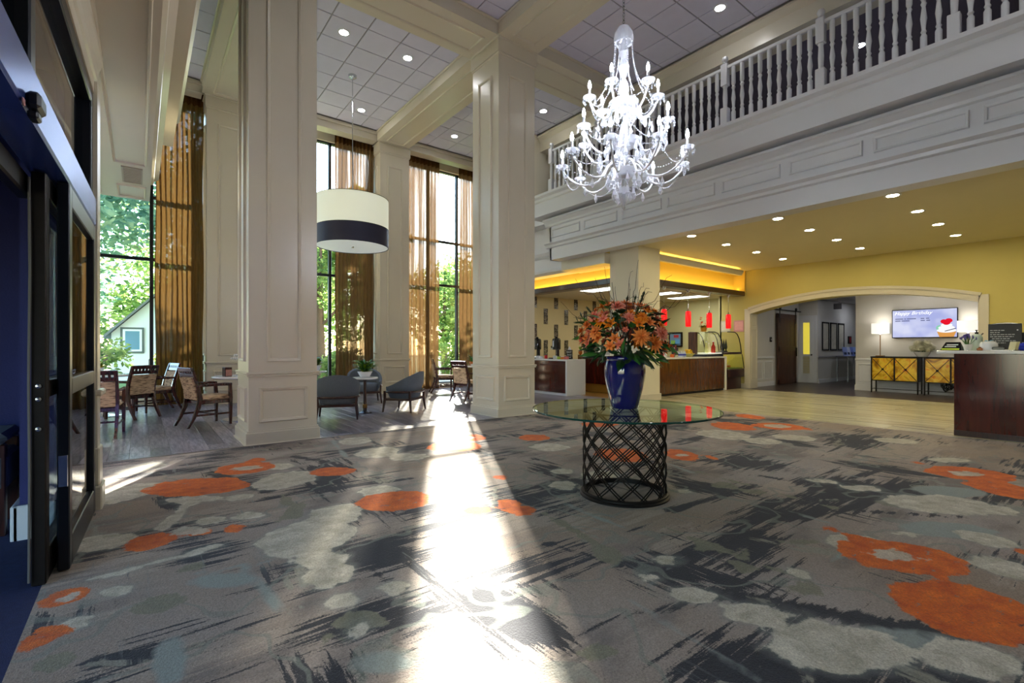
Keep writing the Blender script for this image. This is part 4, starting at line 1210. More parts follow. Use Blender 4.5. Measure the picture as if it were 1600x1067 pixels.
# ------------------------------------------------------------------ dining chairs and tables
def weave(name, c0, c1):
    m = bpy.data.materials.new(name)
    m.use_nodes = True
    nt = m.node_tree
    b = nt.nodes['Principled BSDF']
    b.inputs['Roughness'].default_value = 0.85
    tc = nt.nodes.new('ShaderNodeTexCoord')
    mp = nt.nodes.new('ShaderNodeMapping')
    mp.inputs['Scale'].default_value = (7, 7, 42)
    nt.links.new(tc.outputs['Object'], mp.inputs['Vector'])
    n = nt.nodes.new('ShaderNodeTexNoise')
    n.inputs['Scale'].default_value = 1.6
    n.inputs['Detail'].default_value = 4
    nt.links.new(mp.outputs['Vector'], n.inputs['Vector'])
    c = ramp(nt, n.outputs['Fac'], [(0.36, c0), (0.5, c1), (0.66, (min(1, c1[0] * 1.25), min(1, c1[1] * 1.25), min(1, c1[2] * 1.25), 1))])
    nt.links.new(c, b.inputs['Base Color'])
    MAT[name] = m
    return m
woven = weave('woven_stripe_fabric', srgb(112, 84, 66), srgb(196, 168, 136))
chair_wood = wood('dark_cherry_wood', srgb(40, 14, 12), srgb(76, 32, 26), 0.25, (12, 12, 2), 3.0, coat=0.4)

def make_dining_chair(arms=True):
    t = thing('dining_chair', '', 'chair')
    for s in (-1, 1):
        # sabre rear leg running up into the back post
        path = [(s * 0.235, -0.40, 0.0), (s * 0.235, -0.32, 0.14), (s * 0.235, -0.255, 0.30), (s * 0.235, -0.225, 0.46), (s * 0.24, -0.25, 0.62), (s * 0.24, -0.30, 0.80), (s * 0.24, -0.345, 0.95)]
        MB().loft(path, [(0.034, 0.036), (0.036, 0.046), (0.04, 0.06), (0.042, 0.07), (0.038, 0.05), (0.034, 0.042), (0.03, 0.034)]).build('rear_leg', chair_wood, t)
        top = 0.66 if arms else 0.44
        MB().loft([(s * 0.25, 0.235, 0.0), (s * 0.25, 0.235, 0.44), (s * 0.255, 0.225, top)], [(0.034, 0.034), (0.048, 0.05), (0.04, 0.044)]).build('front_leg', chair_wood, t)
        MB().bar((s * 0.24, -0.30, 0.19), (s * 0.25, 0.23, 0.19), 0.02, 0.03).build('stretcher', chair_wood, t)
        if arms:
            MB().tube([(s * 0.25, -0.27, 0.665), (s * 0.268, -0.05, 0.672), (s * 0.268, 0.14, 0.672), (s * 0.26, 0.25, 0.665)], [0.020, 0.024, 0.026, 0.024], 8, flat=0.7).build('armrest', chair_wood, t, smooth=50)
    MB().bar((-0.24, -0.02, 0.19), (0.24, -0.02, 0.19), 0.02, 0.028).build('stretcher', chair_wood, t)
    MB().cbox(-0.235, 0.235, -0.22, 0.22, 0.36, 0.42, 0.008).build('seat_frame', chair_wood, t)
    MB().cbox(-0.25, 0.25, -0.225, 0.262, 0.41, 0.495, 0.035).build('seat', woven, t, smooth=50)
    # upholstered back between the posts
    v = []
    for z, y in ((0.44, -0.245), (0.60, -0.262), (0.79, -0.315)):
        v += [(-0.22, y - 0.028, z), (0.22, y - 0.028, z), (0.22, y + 0.03, z), (-0.22, y + 0.03, z)]
    f = [(0, 3, 2, 1), (8, 9, 10, 11)]
    for i in (0, 4):
        for k in range(4):
            f.append((i + k, i + (k + 1) % 4, i + 4 + (k + 1) % 4, i + 4 + k))
    MB().add(v, f).build('backrest', woven, t)
    # top rail with a row of slots
    b = MB()
    M = rotm((0, -0.332, 0.885), 0, R(16))
    b.cbox(-0.25, 0.25, -0.016, 0.016, 0.012, 0.075, 0.006, M)
    b.cbox(-0.225, 0.225, -0.014, 0.014, -0.085, -0.025, 0.005, M)
    for i in range(8):
        x = -0.225 + i * 0.45 / 7
        b.box(x - 0.016, x + 0.016, -0.013, 0.013, -0.03, 0.02, M)
    b.build('top_rail', chair_wood, t)
    return t
ch = make_dining_chair()
ch['group'] = 'wooden dining chairs with woven upholstery'
spots = [(-0.47, 9.18, (0.10, 1), 'wooden dining chair with woven back turned to us, nearest the entrance wall'),
         (-0.14, 11.18, (-0.62, 0.75), 'wooden dining chair with slotted top rail, back turned, second from the entrance wall'),
         (0.24, 12.05, (-0.9, -0.28), 'wooden armchair in front of the gold curtain, facing the small table'),
         (0.90, 9.44, (0.93, 0.30), 'wooden armchair in profile left of the nearer column, at the round table'),
         (1.95, 10.35, (-0.6, -0.7), 'wooden dining chair behind the round table, mostly hidden by the nearer column'),
         (6.85, 12.0, (0.86, -0.35), 'wooden armchair beside the sunny window, farther of the pair'),
         (6.22, 9.72, (0.95, 0.2), 'wooden armchair half hidden by the farther column, nearer of the pair')]
for i, (x, y, d_, lab) in enumerate(spots):
    c = ch if i == 0 else copy_tree(ch)
    c.location = (x, y, 0.011)
    c.rotation_euler = (0, 0, face_dir(*d_))
    c['label'] = lab

def make_round_table():
    t = thing('round_table', '', 'table')
    MB().lathe([(0.0, 0.735), (0.43, 0.735), (0.45, 0.745), (0.45, 0.765), (0.44, 0.775), (0, 0.775)], 40).build('table_top', white_ceramic, t, smooth=40)
    MB().lathe([(0.30, 0.0), (0.30, 0.012), (0.26, 0.022), (0.08, 0.04), (0.05, 0.06)], 36).build('base', steel, t, smooth=40)
    MB().lathe([(0.045, 0.04), (0.045, 0.70), (0.14, 0.735)], 24).build('pedestal', steel, t, smooth=40)
    return t
rt_ = make_round_table()
for i, (x, y, lab) in enumerate([(-0.55, 11.75, 'white round pedestal table by the left window, behind two chairs'), (1.42, 9.75, 'white round pedestal table with orchid, partly behind the nearer column'), (7.35, 11.2, 'white round pedestal table by the sunny window, behind the farther column')]):
    c = rt_ if i == 0 else copy_tree(rt_)
    c.location = (x, y, 0.011)
    c['label'] = lab
    c['group'] = 'white round pedestal tables'

# ------------------------------------------------------------------ lounge chairs
grey_up = mat('slate_tweed', srgb(92, 100, 112), 0.9, var=0.18, vscale=60, bump=0.2, bscale=120)
def make_lounge():
    t = thing('lounge_chair', '', 'armchair')
    # wrap-round shell
    n, hgt = 28, 10
    def ring_pt(a, r, z):
        x = math.sin(a)
        y = -math.cos(a)
        k = (abs(x) ** 2.6 + abs(y) ** 2.6) ** (-1 / 2.6)
        return (x * k * r, y * k * r * 0.95, z)
    amax = R(128)
    v, f = [], []
    def top(a):
        q = abs(a) / amax
        return 0.50 + 0.30 * (math.cos(min(1, q) * PI) * 0.5 + 0.5) ** 0.8
    m = 2 * hgt + 2
    for i in range(n + 1):
        a = -amax + 2 * amax * i / n
        zt = top(a)
        col = []
        for j in range(hgt + 1):
            q = j / hgt
            z = 0.27 + (zt - 0.27) * q
            rr = 0.285 + 0.075 * min(1, q * 1.6) + 0.025 * q
            col.append(ring_pt(a, rr, z))
        for j in range(hgt, -1, -1):
            q = j / hgt
            z = 0.27 + (zt - 0.27) * q - (0.012 if j == hgt else 0)
            rr = 0.285 + 0.075 * min(1, q * 1.6) + 0.025 * q - 0.055
            col.append(ring_pt(a, rr, z))
        v += col
    for i in range(n):
        for j in range(m):
            j2 = (j + 1) % m
            f.append((i * m + j, (i + 1) * m + j, (i + 1) * m + j2, i * m + j2))
    f.append(tuple(range(m)))
    f.append(tuple(n * m + j for j in range(m))[::-1])
    MB().add(v, f).build('shell', grey_up, t, smooth=60)
    MB().lathe([(0, 0.26), (0.26, 0.26), (0.31, 0.29), (0.325, 0.38), (0.31, 0.435), (0.25, 0.455), (0, 0.46)], 28).build('seat_cushion', grey_up, t, smooth=60)
    pts = []
    for i in range(n + 1):
        a = -amax + 2 * amax * i / n
        pts.append(ring_pt(a, 0.378, 0.40))
    MB().tube(pts, 0.022, 6, flat=0.6).build('band', espresso, t, smooth=60)
    for s in (-1, 1):
        for y in (-0.27, 0.27):
            MB().loft([(s * 0.34, y * 1.12, 0), (s * 0.315, y, 0.25), (s * 0.325, y * 1.0, 0.42)], [(0.026, 0.026), (0.04, 0.04), (0.036, 0.036)]).build('leg', espresso, t)
    b = MB()
    b.bar((-0.315, -0.27, 0.25), (0.315, -0.27, 0.25), 0.03, 0.045).bar((-0.315, 0.27, 0.25), (0.315, 0.27, 0.25), 0.03, 0.045)
    b.bar((-0.315, -0.27, 0.25), (-0.315, 0.27, 0.25), 0.03, 0.045).bar((0.315, -0.27, 0.25), (0.315, 0.27, 0.25), 0.03, 0.045)
    b.build('seat_rail', espresso, t)
    return t
lg = make_lounge()
lg['group'] = 'slate grey barrel lounge chairs'
for i, (x, y, d_, lab) in enumerate([(2.84, 8.82, (0.36, 0.93), 'slate grey barrel chair next to the nearer column, back turned to us'),
                                     (4.25, 9.05, (-0.62, 0.78), 'slate grey barrel chair in three-quarter view, left of the farther column'),
                                     (4.12, 10.9, (-0.25, -0.95), 'slate grey barrel chair facing us behind the small plant table')]):
    c = lg if i == 0 else copy_tree(lg)
    c.location = (x, y, 0.011)
    c.rotation_euler = (0, 0, face_dir(*d_))
    c['label'] = lab

def make_side_table():
    t = thing('side_table', '', 'side table')
    MB().lathe([(0, 0.66), (0.235, 0.66), (0.25, 0.67), (0.25, 0.69), (0.24, 0.70), (0, 0.70)], 32).build('table_top', white_ceramic, t, smooth=40)
    MB().lathe([(0.042, 0.03), (0.036, 0.12), (0.026, 0.5), (0.03, 0.62), (0.07, 0.66)], 16).build('column', espresso, t, smooth=40)
    MB().lathe([(0.044, 0.10), (0.046, 0.105), (0.044, 0.17), (0.040, 0.175)], 16).build('brass_collar', mat('aged_brass', srgb(130, 96, 50), 0.35, metal=0.9), t, smooth=40)
    MB().lathe([(0.135, 0.0), (0.135, 0.012), (0.06, 0.035), (0.04, 0.06)], 24).build('base', dark_metal, t, smooth=40)
    return t
sd = make_side_table()
for i, (x, y, lab) in enumerate([(3.47, 9.17, 'small white-topped pedestal table between the grey barrel chairs'), (3.42, 12.3, 'small white-topped pedestal table by the window, right behind the nearer column')]):
    c = sd if i == 0 else copy_tree(sd)
    c.location = (x, y, 0.011)
    c['label'] = lab
    c['group'] = 'small white-topped pedestal tables'

# ------------------------------------------------------------------ small plants
leaf_g = mat('leaf_green', srgb(52, 110, 40), 0.4, var=0.3, vscale=8)
leaf_y = mat('leaf_lime', srgb(140, 176, 50), 0.4, var=0.25, vscale=8)
leaf_d = mat('leaf_dark', srgb(26, 62, 30), 0.3, var=0.3, vscale=8)
soil = mat('soil', srgb(40, 28, 20), 0.95)
def leaf_blade(b, base, d, L_, w, droop=0.3, n=4):
    """one tapered leaf from base along d"""
    d = Vector(d).normalized()
    s = d.cross(Vector((0, 0, 1)))
    if s.length < 0.1: s = Vector((1, 0, 0))
    s.normalize()
    p = Vector(base)
    v, f = [], []
    for i in range(n + 1):
        q = i / n
        ww = w * math.sin(PI * (0.08 + 0.92 * q) ** 0.8) if i < n else 0.0005
        c = p + d * (L_ * q) - Vector((0, 0, 1)) * (droop * L_ * q * q)
        v += [tuple(c - s * ww / 2), tuple(c + Vector((0, 0, 0.15 * ww))), tuple(c + s * ww / 2)]
    for i in range(n):
        for k in (0, 1):
            f.append((i * 3 + k, i * 3 + k + 1, i * 3 + k + 4, i * 3 + k + 3))
    b.add(v, f)
def bowl(t, r, h, m=white_ceramic, z=0.0):
    MB().lathe([(r * 0.55, z), (r * 0.6, z + 0.005), (r, z + h), (r * 0.93, z + h), (r * 0.8, z + h * 0.75), (0, z + h * 0.75)], 28).build('pot', m, t, smooth=40)
    MB().lathe([(0, z + h * 0.76), (r * 0.8, z + h * 0.76), (r * 0.5, z + h * 0.85), (0, z + h * 0.9)], 16).build('soil', soil, t)
def plant(label, loc, r, h, n, ll, lw, m, seed, upright=0.5, cat='potted plant', droop=0.4):
    rnd = random.Random(seed)
    t = thing('potted_plant', label, cat, loc)
    bowl(t, r, h)
    me = None
    for k in range(3):
        b = MB()
        for i in range(n // 3):
            a = rnd.uniform(0, 2 * PI)
            q = rnd.uniform(0, 1)
            el = upright + rnd.uniform(-0.4, 0.7)
            d = Vector((math.cos(a), math.sin(a), el))
            base = (math.cos(a) * r * 0.4 * q, math.sin(a) * r * 0.4 * q, h * 0.8 + rnd.uniform(0, ll * 0.5))
            leaf_blade(b, base, d, ll * rnd.uniform(0.6, 1.1), lw * rnd.uniform(0.7, 1.2), droop)
        b.build('leaf_cluster', m[k % len(m)], t)
    return t
plant('bushy fern in a white bowl on the small table between the barrel chairs', (3.47, 9.17, 0.711), 0.145, 0.11, 130, 0.29, 0.055, (leaf_g, leaf_g, leaf_y), 5, 0.9)
plant('leafy plant in a white bowl on the window-side small table', (3.42, 12.3, 0.711), 0.13, 0.14, 110, 0.26, 0.055, (leaf_g, leaf_y, leaf_g), 6, 1.1)
plant('spiky plant in a small orange pot on the table by the sunny window', (7.28, 11.2, 0.786), 0.085, 0.11, 45, 0.24, 0.03, (leaf_g,), 8, 1.2)
for ch_ in bpy.data.objects['potted_plant.002'].children:
    if ch_.name.startswith('pot'):
        ch_.data.materials[0] = mat('terracotta', srgb(196, 110, 40), 0.6)
plant('yellow flowering plant in a white pot on the table by the left window', (-0.62, 11.78, 0.786), 0.09, 0.13, 70, 0.15, 0.05, (leaf_g, leaf_y, mat('yellow_petal', srgb(232, 196, 40), 0.5)), 9, 0.9)
# orchid
t = thing('orchid', 'white orchid in a white pot on the round table beside the nearer column', 'orchid', (1.47, 9.85, 0.786))
MB().cbox(-0.11, 0.11, -0.05, 0.05, 0, 0.09, 0.008).build('pot', white_ceramic, t)
b = MB()
rnd = random.Random(3)
for i in range(14):
    a = rnd.uniform(0, 2 * PI)
    leaf_blade(b, (rnd.uniform(-0.06, 0.06), 0, 0.085), (math.cos(a), math.sin(a), 0.5), 0.16, 0.05, 0.5)
b.build('leaves', leaf_g, t)
white_petal = mat('white_petal', srgb(246, 246, 246), 0.5)
for k, q in enumerate(((-0.02, 0.24), (0.03, 0.30))):
    pts = [(q[0], 0, 0.08), (q[0] + 0.01, 0, 0.22), (q[0] - 0.04, 0.0, q[1] + 0.06), (q[0] - 0.16, 0.01, q[1] + 0.06)]
    MB().tube(pts, 0.004, 5).build('stem', leaf_g, t)
    for i in range(5):
        u = i / 4
        c = Vector(pts[2]).lerp(Vector(pts[3]), u)
        b = MB()
        for j in range(5):
            a = j * 2 * PI / 5 + 0.3
            leaf_blade(b, c, (math.cos(a), -0.15, math.sin(a)), 0.034, 0.032, 0.1, 3)
        b.build('blossom', white_petal, t)
m_ = thing('menu_holder', 'small dark menu box beside the orchid', 'menu holder', (1.20, 9.66, 0.786), R(20))
MB().cbox(-0.06, 0.06, -0.05, 0.05, 0, 0.16, 0.005).build('box', espresso, m_)
MB().box(-0.05, 0.05, -0.053, -0.05, 0.01, 0.12).build('card', mat('menu_card', srgb(170, 120, 110), 0.6, var=0.4, vscale=40), m_)

# ------------------------------------------------------------------ drum pendant
t = thing('drum_pendant', 'large white drum pendant with a navy band hanging by the windows', 'pendant lamp', (3.66, 10.4, 0))
def drum_mat():
    m = bpy.data.materials.new('lit_shade_fabric')
    m.use_nodes = True
    b = m.node_tree.nodes['Principled BSDF']
    b.inputs['Base Color'].default_value = srgb(228, 232, 218)
    b.inputs['Roughness'].default_value = 0.8
    b.inputs['Emission Color'].default_value = srgb(236, 240, 214)
    b.inputs['Emission Strength'].default_value = 0.42
    return m
dm = drum_mat()
z0, z1, zb, rr = 3.47, 4.50, 3.87, 0.76
MB().lathe([(rr, zb), (rr, z1), (rr - 0.012, z1), (rr - 0.012, zb)], 64).build('shade', dm, t, smooth=40)
MB().lathe([(rr + 0.002, z0), (rr + 0.004, zb), (rr - 0.012, zb), (rr - 0.012, z0)], 64).build('navy_band', mat('navy_shade_band', srgb(28, 30, 58), 0.55), t, smooth=40)
MB().lathe([(rr + 0.004, z1 - 0.008), (rr + 0.004, z1 + 0.004), (rr - 0.015, z1 + 0.004), (rr - 0.015, z1 - 0.008)], 64).build('rim', mat('shade_rim', srgb(70, 66, 58), 0.5), t, smooth=40)
MB().lathe([(0, z0 + 0.012), (rr - 0.014, z0 + 0.012), (rr - 0.014, z0 + 0.020), (0, z0 + 0.020)], 64).build('diffuser', mat('pendant_diffuser', srgb(225, 228, 225), 0.5, emit=srgb(236, 244, 236), estr=0.30), t)
MB().lathe([(0, z0 - 0.012), (0.03, z0 - 0.008), (0.035, z0 + 0.012)], 20).build('finial', steel, t, smooth=40)
MB().tube([(0, 0, z1 - 0.1), (0, 0, 7.19)], 0.009, 8).build('rod', steel, t)
MB().lathe([(0.02, 7.13), (0.08, 7.17), (0.09, 7.215)], 20).build('canopy', steel, t, smooth=40)
for a in range(3):
    MB().bar((0, 0, z1 - 0.06), ((rr - 0.02) * math.cos(a * 2.094), (rr - 0.02) * math.sin(a * 2.094), z1 - 0.02), 0.012, 0.012).build('spider_arm', steel, t)

# ------------------------------------------------------------------ glass table with lattice drum base
TX, TY = 3.36, 2.73
t = thing('glass_table', 'round glass-topped table on a black iron lattice drum', 'table', (TX, TY, 0.012))
tab_glass = glass('green_table_glass', (0.80, 0.93, 0.88, 1), ior=2.6, gcol=(0.86, 1.0, 0.92, 1))
MB().lathe([(0, 0.735), (0.795, 0.735), (0.80, 0.738), (0.80, 0.747), (0.795, 0.75), (0, 0.75)], 96).build('glass_top', tab_glass, t, smooth=30)
MB().lathe([(0.8005, 0.735), (0.803, 0.738), (0.803, 0.747), (0.8005, 0.75)], 96, ring=True).build('glass_edge', mat('glass_edge_green', srgb(24, 60, 52), 0.1), t, smooth=30)
MB().lathe([(0.385, 0.0), (0.385, 0.012), (0.372, 0.022), (0.372, 0.035), (0.36, 0.042), (0.345, 0.042), (0.345, 0.0)], 64).build('base_ring', black_metal, t, smooth=30)
MB().lathe([(0.36, 0.722), (0.362, 0.727), (0.36, 0.735), (0.346, 0.735), (0.346, 0.722)], 64).build('top_ring', black_metal, t, smooth=30)
def helix(sgn, rad):
    pts = []
    for i in range(9):
        q = i / 8
        a = sgn * q * 2.1
        pts.append((rad * math.cos(a), rad * math.sin(a), 0.035 + 0.69 * q))
    return MB().tube(pts, 0.0058, 5).mesh('lattice_bar', 40)
hm = {1: helix(1, 0.349), -1: helix(-1, 0.357)}
for sgn in (1, -1):
    for k in range(12):
        for off in (0.0, 0.085):
            put('lattice_bar', hm[sgn], black_metal, t, rot=(0, 0, k * 2 * PI / 12 + off + (0.1 if sgn < 0 else 0)))

# ------------------------------------------------------------------ vase and flowers
cobalt = mat('cobalt_glaze', srgb(20, 24, 96), 0.08, var=0.25, vscale=5, coat=0.8)
t = thing('vase', 'glossy cobalt blue ceramic vase on the glass table', 'vase', (TX + 0.02, TY + 0.01, 0.7625))
MB().lathe([(0, 0), (0.105, 0), (0.115, 0.012), (0.13, 0.07), (0.155, 0.17), (0.175, 0.28), (0.178, 0.34), (0.168, 0.405), (0.16, 0.425), (0.168, 0.44), (0.166, 0.455), (0.15, 0.455), (0.142, 0.43), (0.15, 0.38), (0.15, 0.30), (0, 0.28)], 56).build('body', cobalt, t, smooth=50)
MB().lathe([(0.1625, 0.418), (0.172, 0.43), (0.172, 0.446), (0.166, 0.4555)], 56, ring=True).build('lip', cobalt, t, smooth=50)

rnd = random.Random(21)
t = thing('flower_arrangement', 'large bouquet of orange flowers, dark leaves and curly twigs in the blue vase', 'flowers', (TX + 0.02, TY + 0.01, 1.05))
def flower_mesh(layers, name):
    b = MB()
    for (n, L_, w, el, z) in layers:
        for i in range(n):
            a = i * 2 * PI / n + z * 40
            leaf_blade(b, (0, 0, z), (math.cos(a), math.sin(a), el), L_, w, 0.15, 3)
    return b.mesh(name)
f_big = flower_mesh([(11, 0.075, 0.026, 0.15, 0.0), (9, 0.06, 0.022, 0.6, 0.006), (6, 0.042, 0.018, 1.4, 0.012)], 'flower')
f_lily = flower_mesh([(6, 0.062, 0.03, 0.55, 0.0), (4, 0.045, 0.010, 1.8, 0.004)], 'lily')
f_small = flower_mesh([(6, 0.036, 0.022, 0.7, 0.0), (4, 0.024, 0.014, 1.6, 0.004)], 'small_flower')
def petal(name, a, b_):
    m = bpy.data.materials.new(name)
    m.use_nodes = True
    nt = m.node_tree
    p = nt.nodes['Principled BSDF']
    p.inputs['Roughness'].default_value = 0.55
    tc = nt.nodes.new('ShaderNodeTexCoord')
    ln = nt.nodes.new('ShaderNodeVectorMath')
    ln.operation = 'LENGTH'
    nt.links.new(tc.outputs['Object'], ln.inputs[0])
    mr = nt.nodes.new('ShaderNodeMapRange')
    mr.inputs['From Max'].default_value = 0.075
    nt.links.new(ln.outputs['Value'], mr.inputs['Value'])
    c = ramp(nt, mr.outputs['Result'], [(0.0, a), (1.0, b_)])
    nt.links.new(c, p.inputs['Base Color'])
    return m
orange_p = petal('orange_petal', srgb(214, 96, 16), srgb(250, 160, 76))
pink_p = petal('salmon_petal', srgb(216, 90, 60), srgb(250, 170, 146))
amber_p = petal('amber_petal', srgb(230, 110, 0), srgb(250, 160, 20))
fm = {}
for nm, me in (('b', f_big), ('l', f_lily), ('s', f_small)):
    for c, m_ in (('o', orange_p), ('p', pink_p), ('a', amber_p)):
        q = me.copy()
        q.materials.append(m_)
        fm[nm + c] = q
def dome(az, el, r=1.0):
    """point on the bouquet dome: half-width 0.36, height 0.50"""
    return Vector((0.36 * r * math.cos(az) * math.cos(el), 0.36 * r * math.sin(az) * math.cos(el), 0.28 + 0.36 * r * math.sin(el)))
golden = PI * (3 - math.sqrt(5))
for i in range(92):
    q = (i + 0.5) / 92
    el = math.asin(-0.12 + 1.12 * q)
    az = i * golden + rnd.uniform(-0.2, 0.2)
    el += rnd.uniform(-0.1, 0.1)
    p = dome(az, el, rnd.uniform(0.86, 1.06))
    nrm = Vector((math.cos(az) * math.cos(el), math.sin(az) * math.cos(el), math.sin(el) + 0.25)).normalized()
    kind = rnd.choice(('b', 'b', 'l', 'l', 's')) + rnd.choice(('o', 'o', 'p', 'p', 'a'))
    o = put('flower', fm[kind], None, t, tuple(p))
    o.rotation_euler = nrm.to_track_quat('Z', 'Y').to_euler()
    s = rnd.uniform(0.95, 1.3)
    o.scale = (s, s, s)
def leafm(L_, w, name, droop):
    b = MB()
    leaf_blade(b, (0, 0, 0), (0, 1, 0.05), L_, w, droop, 5)
    return b.mesh(name)
lm = [leafm(0.13, 0.055, 'leaf', 0.25), leafm(0.16, 0.045, 'long_leaf', 0.35), leafm(0.085, 0.034, 'short_leaf', 0.1)]
lms = []
for q in lm:
    for m_ in (leaf_d, leaf_d, leaf_g):
        z = q.copy()
        z.materials.append(m_)
        lms.append(z)
lime = lm[0].copy()
lime.materials.append(leaf_y)
def lay_leaf(me, p, d, roll, s):
    o = put('leaf', me, None, t, tuple(p))
    o.rotation_euler = (Matrix.Rotation(math.atan2(d.y, d.x) - PI / 2, 4, 'Z') @ Matrix.Rotation(math.asin(max(-1, min(1, d.z))), 4, 'X') @ Matrix.Rotation(roll, 4, 'Y')).to_euler()
    o.scale = (s, s, s)
for i in range(190):
    q = (i + 0.5) / 190
    el = math.asin(-0.55 + 1.5 * q) if -0.55 + 1.5 * q < 0.99 else 1.4
    az = i * golden * 1.7 + rnd.uniform(-0.3, 0.3)
    p = dome(az, el, rnd.uniform(0.62, 0.90))
    d = Vector((math.cos(az + rnd.uniform(-0.7, 0.7)), math.sin(az + rnd.uniform(-0.7, 0.7)), rnd.uniform(-0.7, 0.6) if el < 0.2 else rnd.uniform(-0.1, 0.9))).normalized()
    lay_leaf(rnd.choice(lms), p, d, rnd.uniform(-0.8, 0.8), rnd.uniform(0.8, 1.3))
for i in range(14):        # lime and dark leaves spilling over the rim
    az = -2.6 + i * 0.26
    p = Vector((0.17 * math.cos(az), 0.17 * math.sin(az), 0.17 + rnd.uniform(-0.03, 0.06)))
    d = Vector((math.cos(az), math.sin(az), -0.4)).normalized()
    lay_leaf(lime if i in (5, 6, 8) else lms[i % len(lms)], p, d, rnd.uniform(-0.5, 0.5), 1.35)
for i in range(9):         # upright ruscus sprigs
    az = rnd.uniform(0, 2 * PI)
    el = rnd.uniform(0.15, 1.2)
    p0 = dome(az, el, 0.8)
    dd = (dome(az, el, 1.0) - Vector((0, 0, 0.2))).normalized()
    MB().tube([tuple(p0), tuple(p0 + dd * 0.17)], 0.003, 5).build('sprig_stem', leaf_d, t)
    for k in range(6):
        side = 1 if k % 2 else -1
        d = (dd + side * dd.orthogonal().normalized() * 0.8).normalized()
        lay_leaf(lms[6 + k % 2], p0 + dd * (0.05 + 0.024 * k), d, 0.3, 0.75)
twig_m = mat('curly_willow_bark', srgb(58, 44, 40), 0.7)
for i in range(22):        # curly willow
    az = rnd.uniform(0, 2 * PI)
    tilt = rnd.uniform(0.25, 1.15)
    H_ = rnd.uniform(0.75, 1.05)
    pts, rs = [], []
    ph = rnd.uniform(0, 6)
    for k in range(18):
        q = k / 17
        rad = tilt * 0.55 * q ** 1.3
        wob = 0.075 * q
        pts.append((rad * math.cos(az) + wob * math.sin(q * 13 + ph), rad * math.sin(az) + wob * math.cos(q * 11 + ph), 0.1 + H_ * q * (1 - 0.35 * tilt * q) + wob * 0.6 * math.sin(q * 17 + ph)))
        rs.append(0.0052 * (1 - 0.75 * q))
    MB().tube(pts, rs, 5).build('twig', twig_m, t, smooth=60)
    k = rnd.randint(7, 12)
    p = Vector(pts[k])
    side = [tuple(p)]
    for j in range(1, 8):
        p = p + Vector((0.03 * math.cos(az + 1.4 + j * 0.5), 0.03 * math.sin(az + 1.4 + j * 0.5), 0.022 * math.cos(j * 0.9)))
        side.append(tuple(p))
    MB().tube(side, 0.0018, 4).build('twig', twig_m, t)

# ------------------------------------------------------------------ chandelier
def crystal_mat():
    m = bpy.data.materials.new('cut_crystal')
    m.use_nodes = True
    nt = m.node_tree
    nt.nodes.clear()
    out = nt.nodes.new('ShaderNodeOutputMaterial')
    tr = nt.nodes.new('ShaderNodeBsdfTransparent')
    tr.inputs['Color'].default_value = (0.94, 0.96, 1, 1)
    gl = nt.nodes.new('ShaderNodeBsdfGlossy')
    gl.inputs['Roughness'].default_value = 0.12
    df = nt.nodes.new('ShaderNodeBsdfTranslucent')
    df.inputs['Color'].default_value = (0.92, 0.94, 1, 1)
    d2 = nt.nodes.new('ShaderNodeBsdfDiffuse')
    d2.inputs['Color'].default_value = (0.92, 0.94, 1, 1)
    m0 = nt.nodes.new('ShaderNodeMixShader')
    m0.inputs[0].default_value = 0.5
    nt.links.new(df.outputs[0], m0.inputs[1])
    nt.links.new(d2.outputs[0], m0.inputs[2])
    m1 = nt.nodes.new('ShaderNodeMixShader')
    m1.inputs[0].default_value = 0.5
    m2 = nt.nodes.new('ShaderNodeMixShader')
    nt.links.new(tr.outputs[0], m1.inputs[1])
    nt.links.new(m0.outputs[0], m1.inputs[2])
    m2.inputs[0].default_value = 0.2
    nt.links.new(m1.outputs[0], m2.inputs[1])
    nt.links.new(gl.outputs[0], m2.inputs[2])
    nt.links.new(m2.outputs[0], out.inputs['Surface'])
    return m
crystal = crystal_mat()
silver = mat('milky_glass', srgb(242, 244, 250), 0.12, coat=0.5)
bulb_m = emis('candle_bulb_glow', (0.84, 0.89, 1.0, 1), 450.0)
sleeve_m = mat('candle_sleeve', srgb(236, 238, 244), 0.4)
CH = thing('chandelier', 'crystal candle chandelier with two tiers of lit bulbs and bead swags', 'chandelier', (TX + 0.02, TY + 0.02, 0))
# chain
link = MB().tube([(0.010 * math.cos(a), 0, 0.019 * math.sin(a)) for a in [i * PI / 5 for i in range(10)]], 0.003, 5, closed=True).mesh('chain_link')
link.materials.append(steel)
zz, k = 4.14, 0
while zz < 7.18:
    put('chain_link', link, None, CH, (0, 0, zz), (0, 0, PI / 2 * (k % 2)))
    zz += 0.031
    k += 1
MB().lathe([(0.015, 7.12), (0.07, 7.17), (0.08, 7.22)], 20).build('canopy', steel, CH, smooth=40)
MB().lathe([(0.012, 4.13), (0.05, 4.12), (0.08, 4.07), (0.088, 4.02), (0.082, 3.985), (0.06, 3.99), (0.05, 4.02), (0.0, 4.06)], 16).build('crown_cup', crystal, CH, smooth=20)
stem = [(0.012, 4.02), (0.03, 3.96), (0.042, 3.90), (0.018, 3.84), (0.032, 3.82), (0.05, 3.77), (0.03, 3.70), (0.016, 3.67), (0.04, 3.62), (0.048, 3.56), (0.02, 3.50), (0.014, 3.48), (0.014, 3.3), (0.04, 3.2), (0.05, 3.1), (0.02, 3.0), (0.014, 2.9)]
MB().lathe(stem[::-1], 12).build('stem', crystal, CH, smooth=20)
MB().tube([(0, 0, 2.75), (0, 0, 4.1)], 0.007, 8).build('spindle', silver, CH)
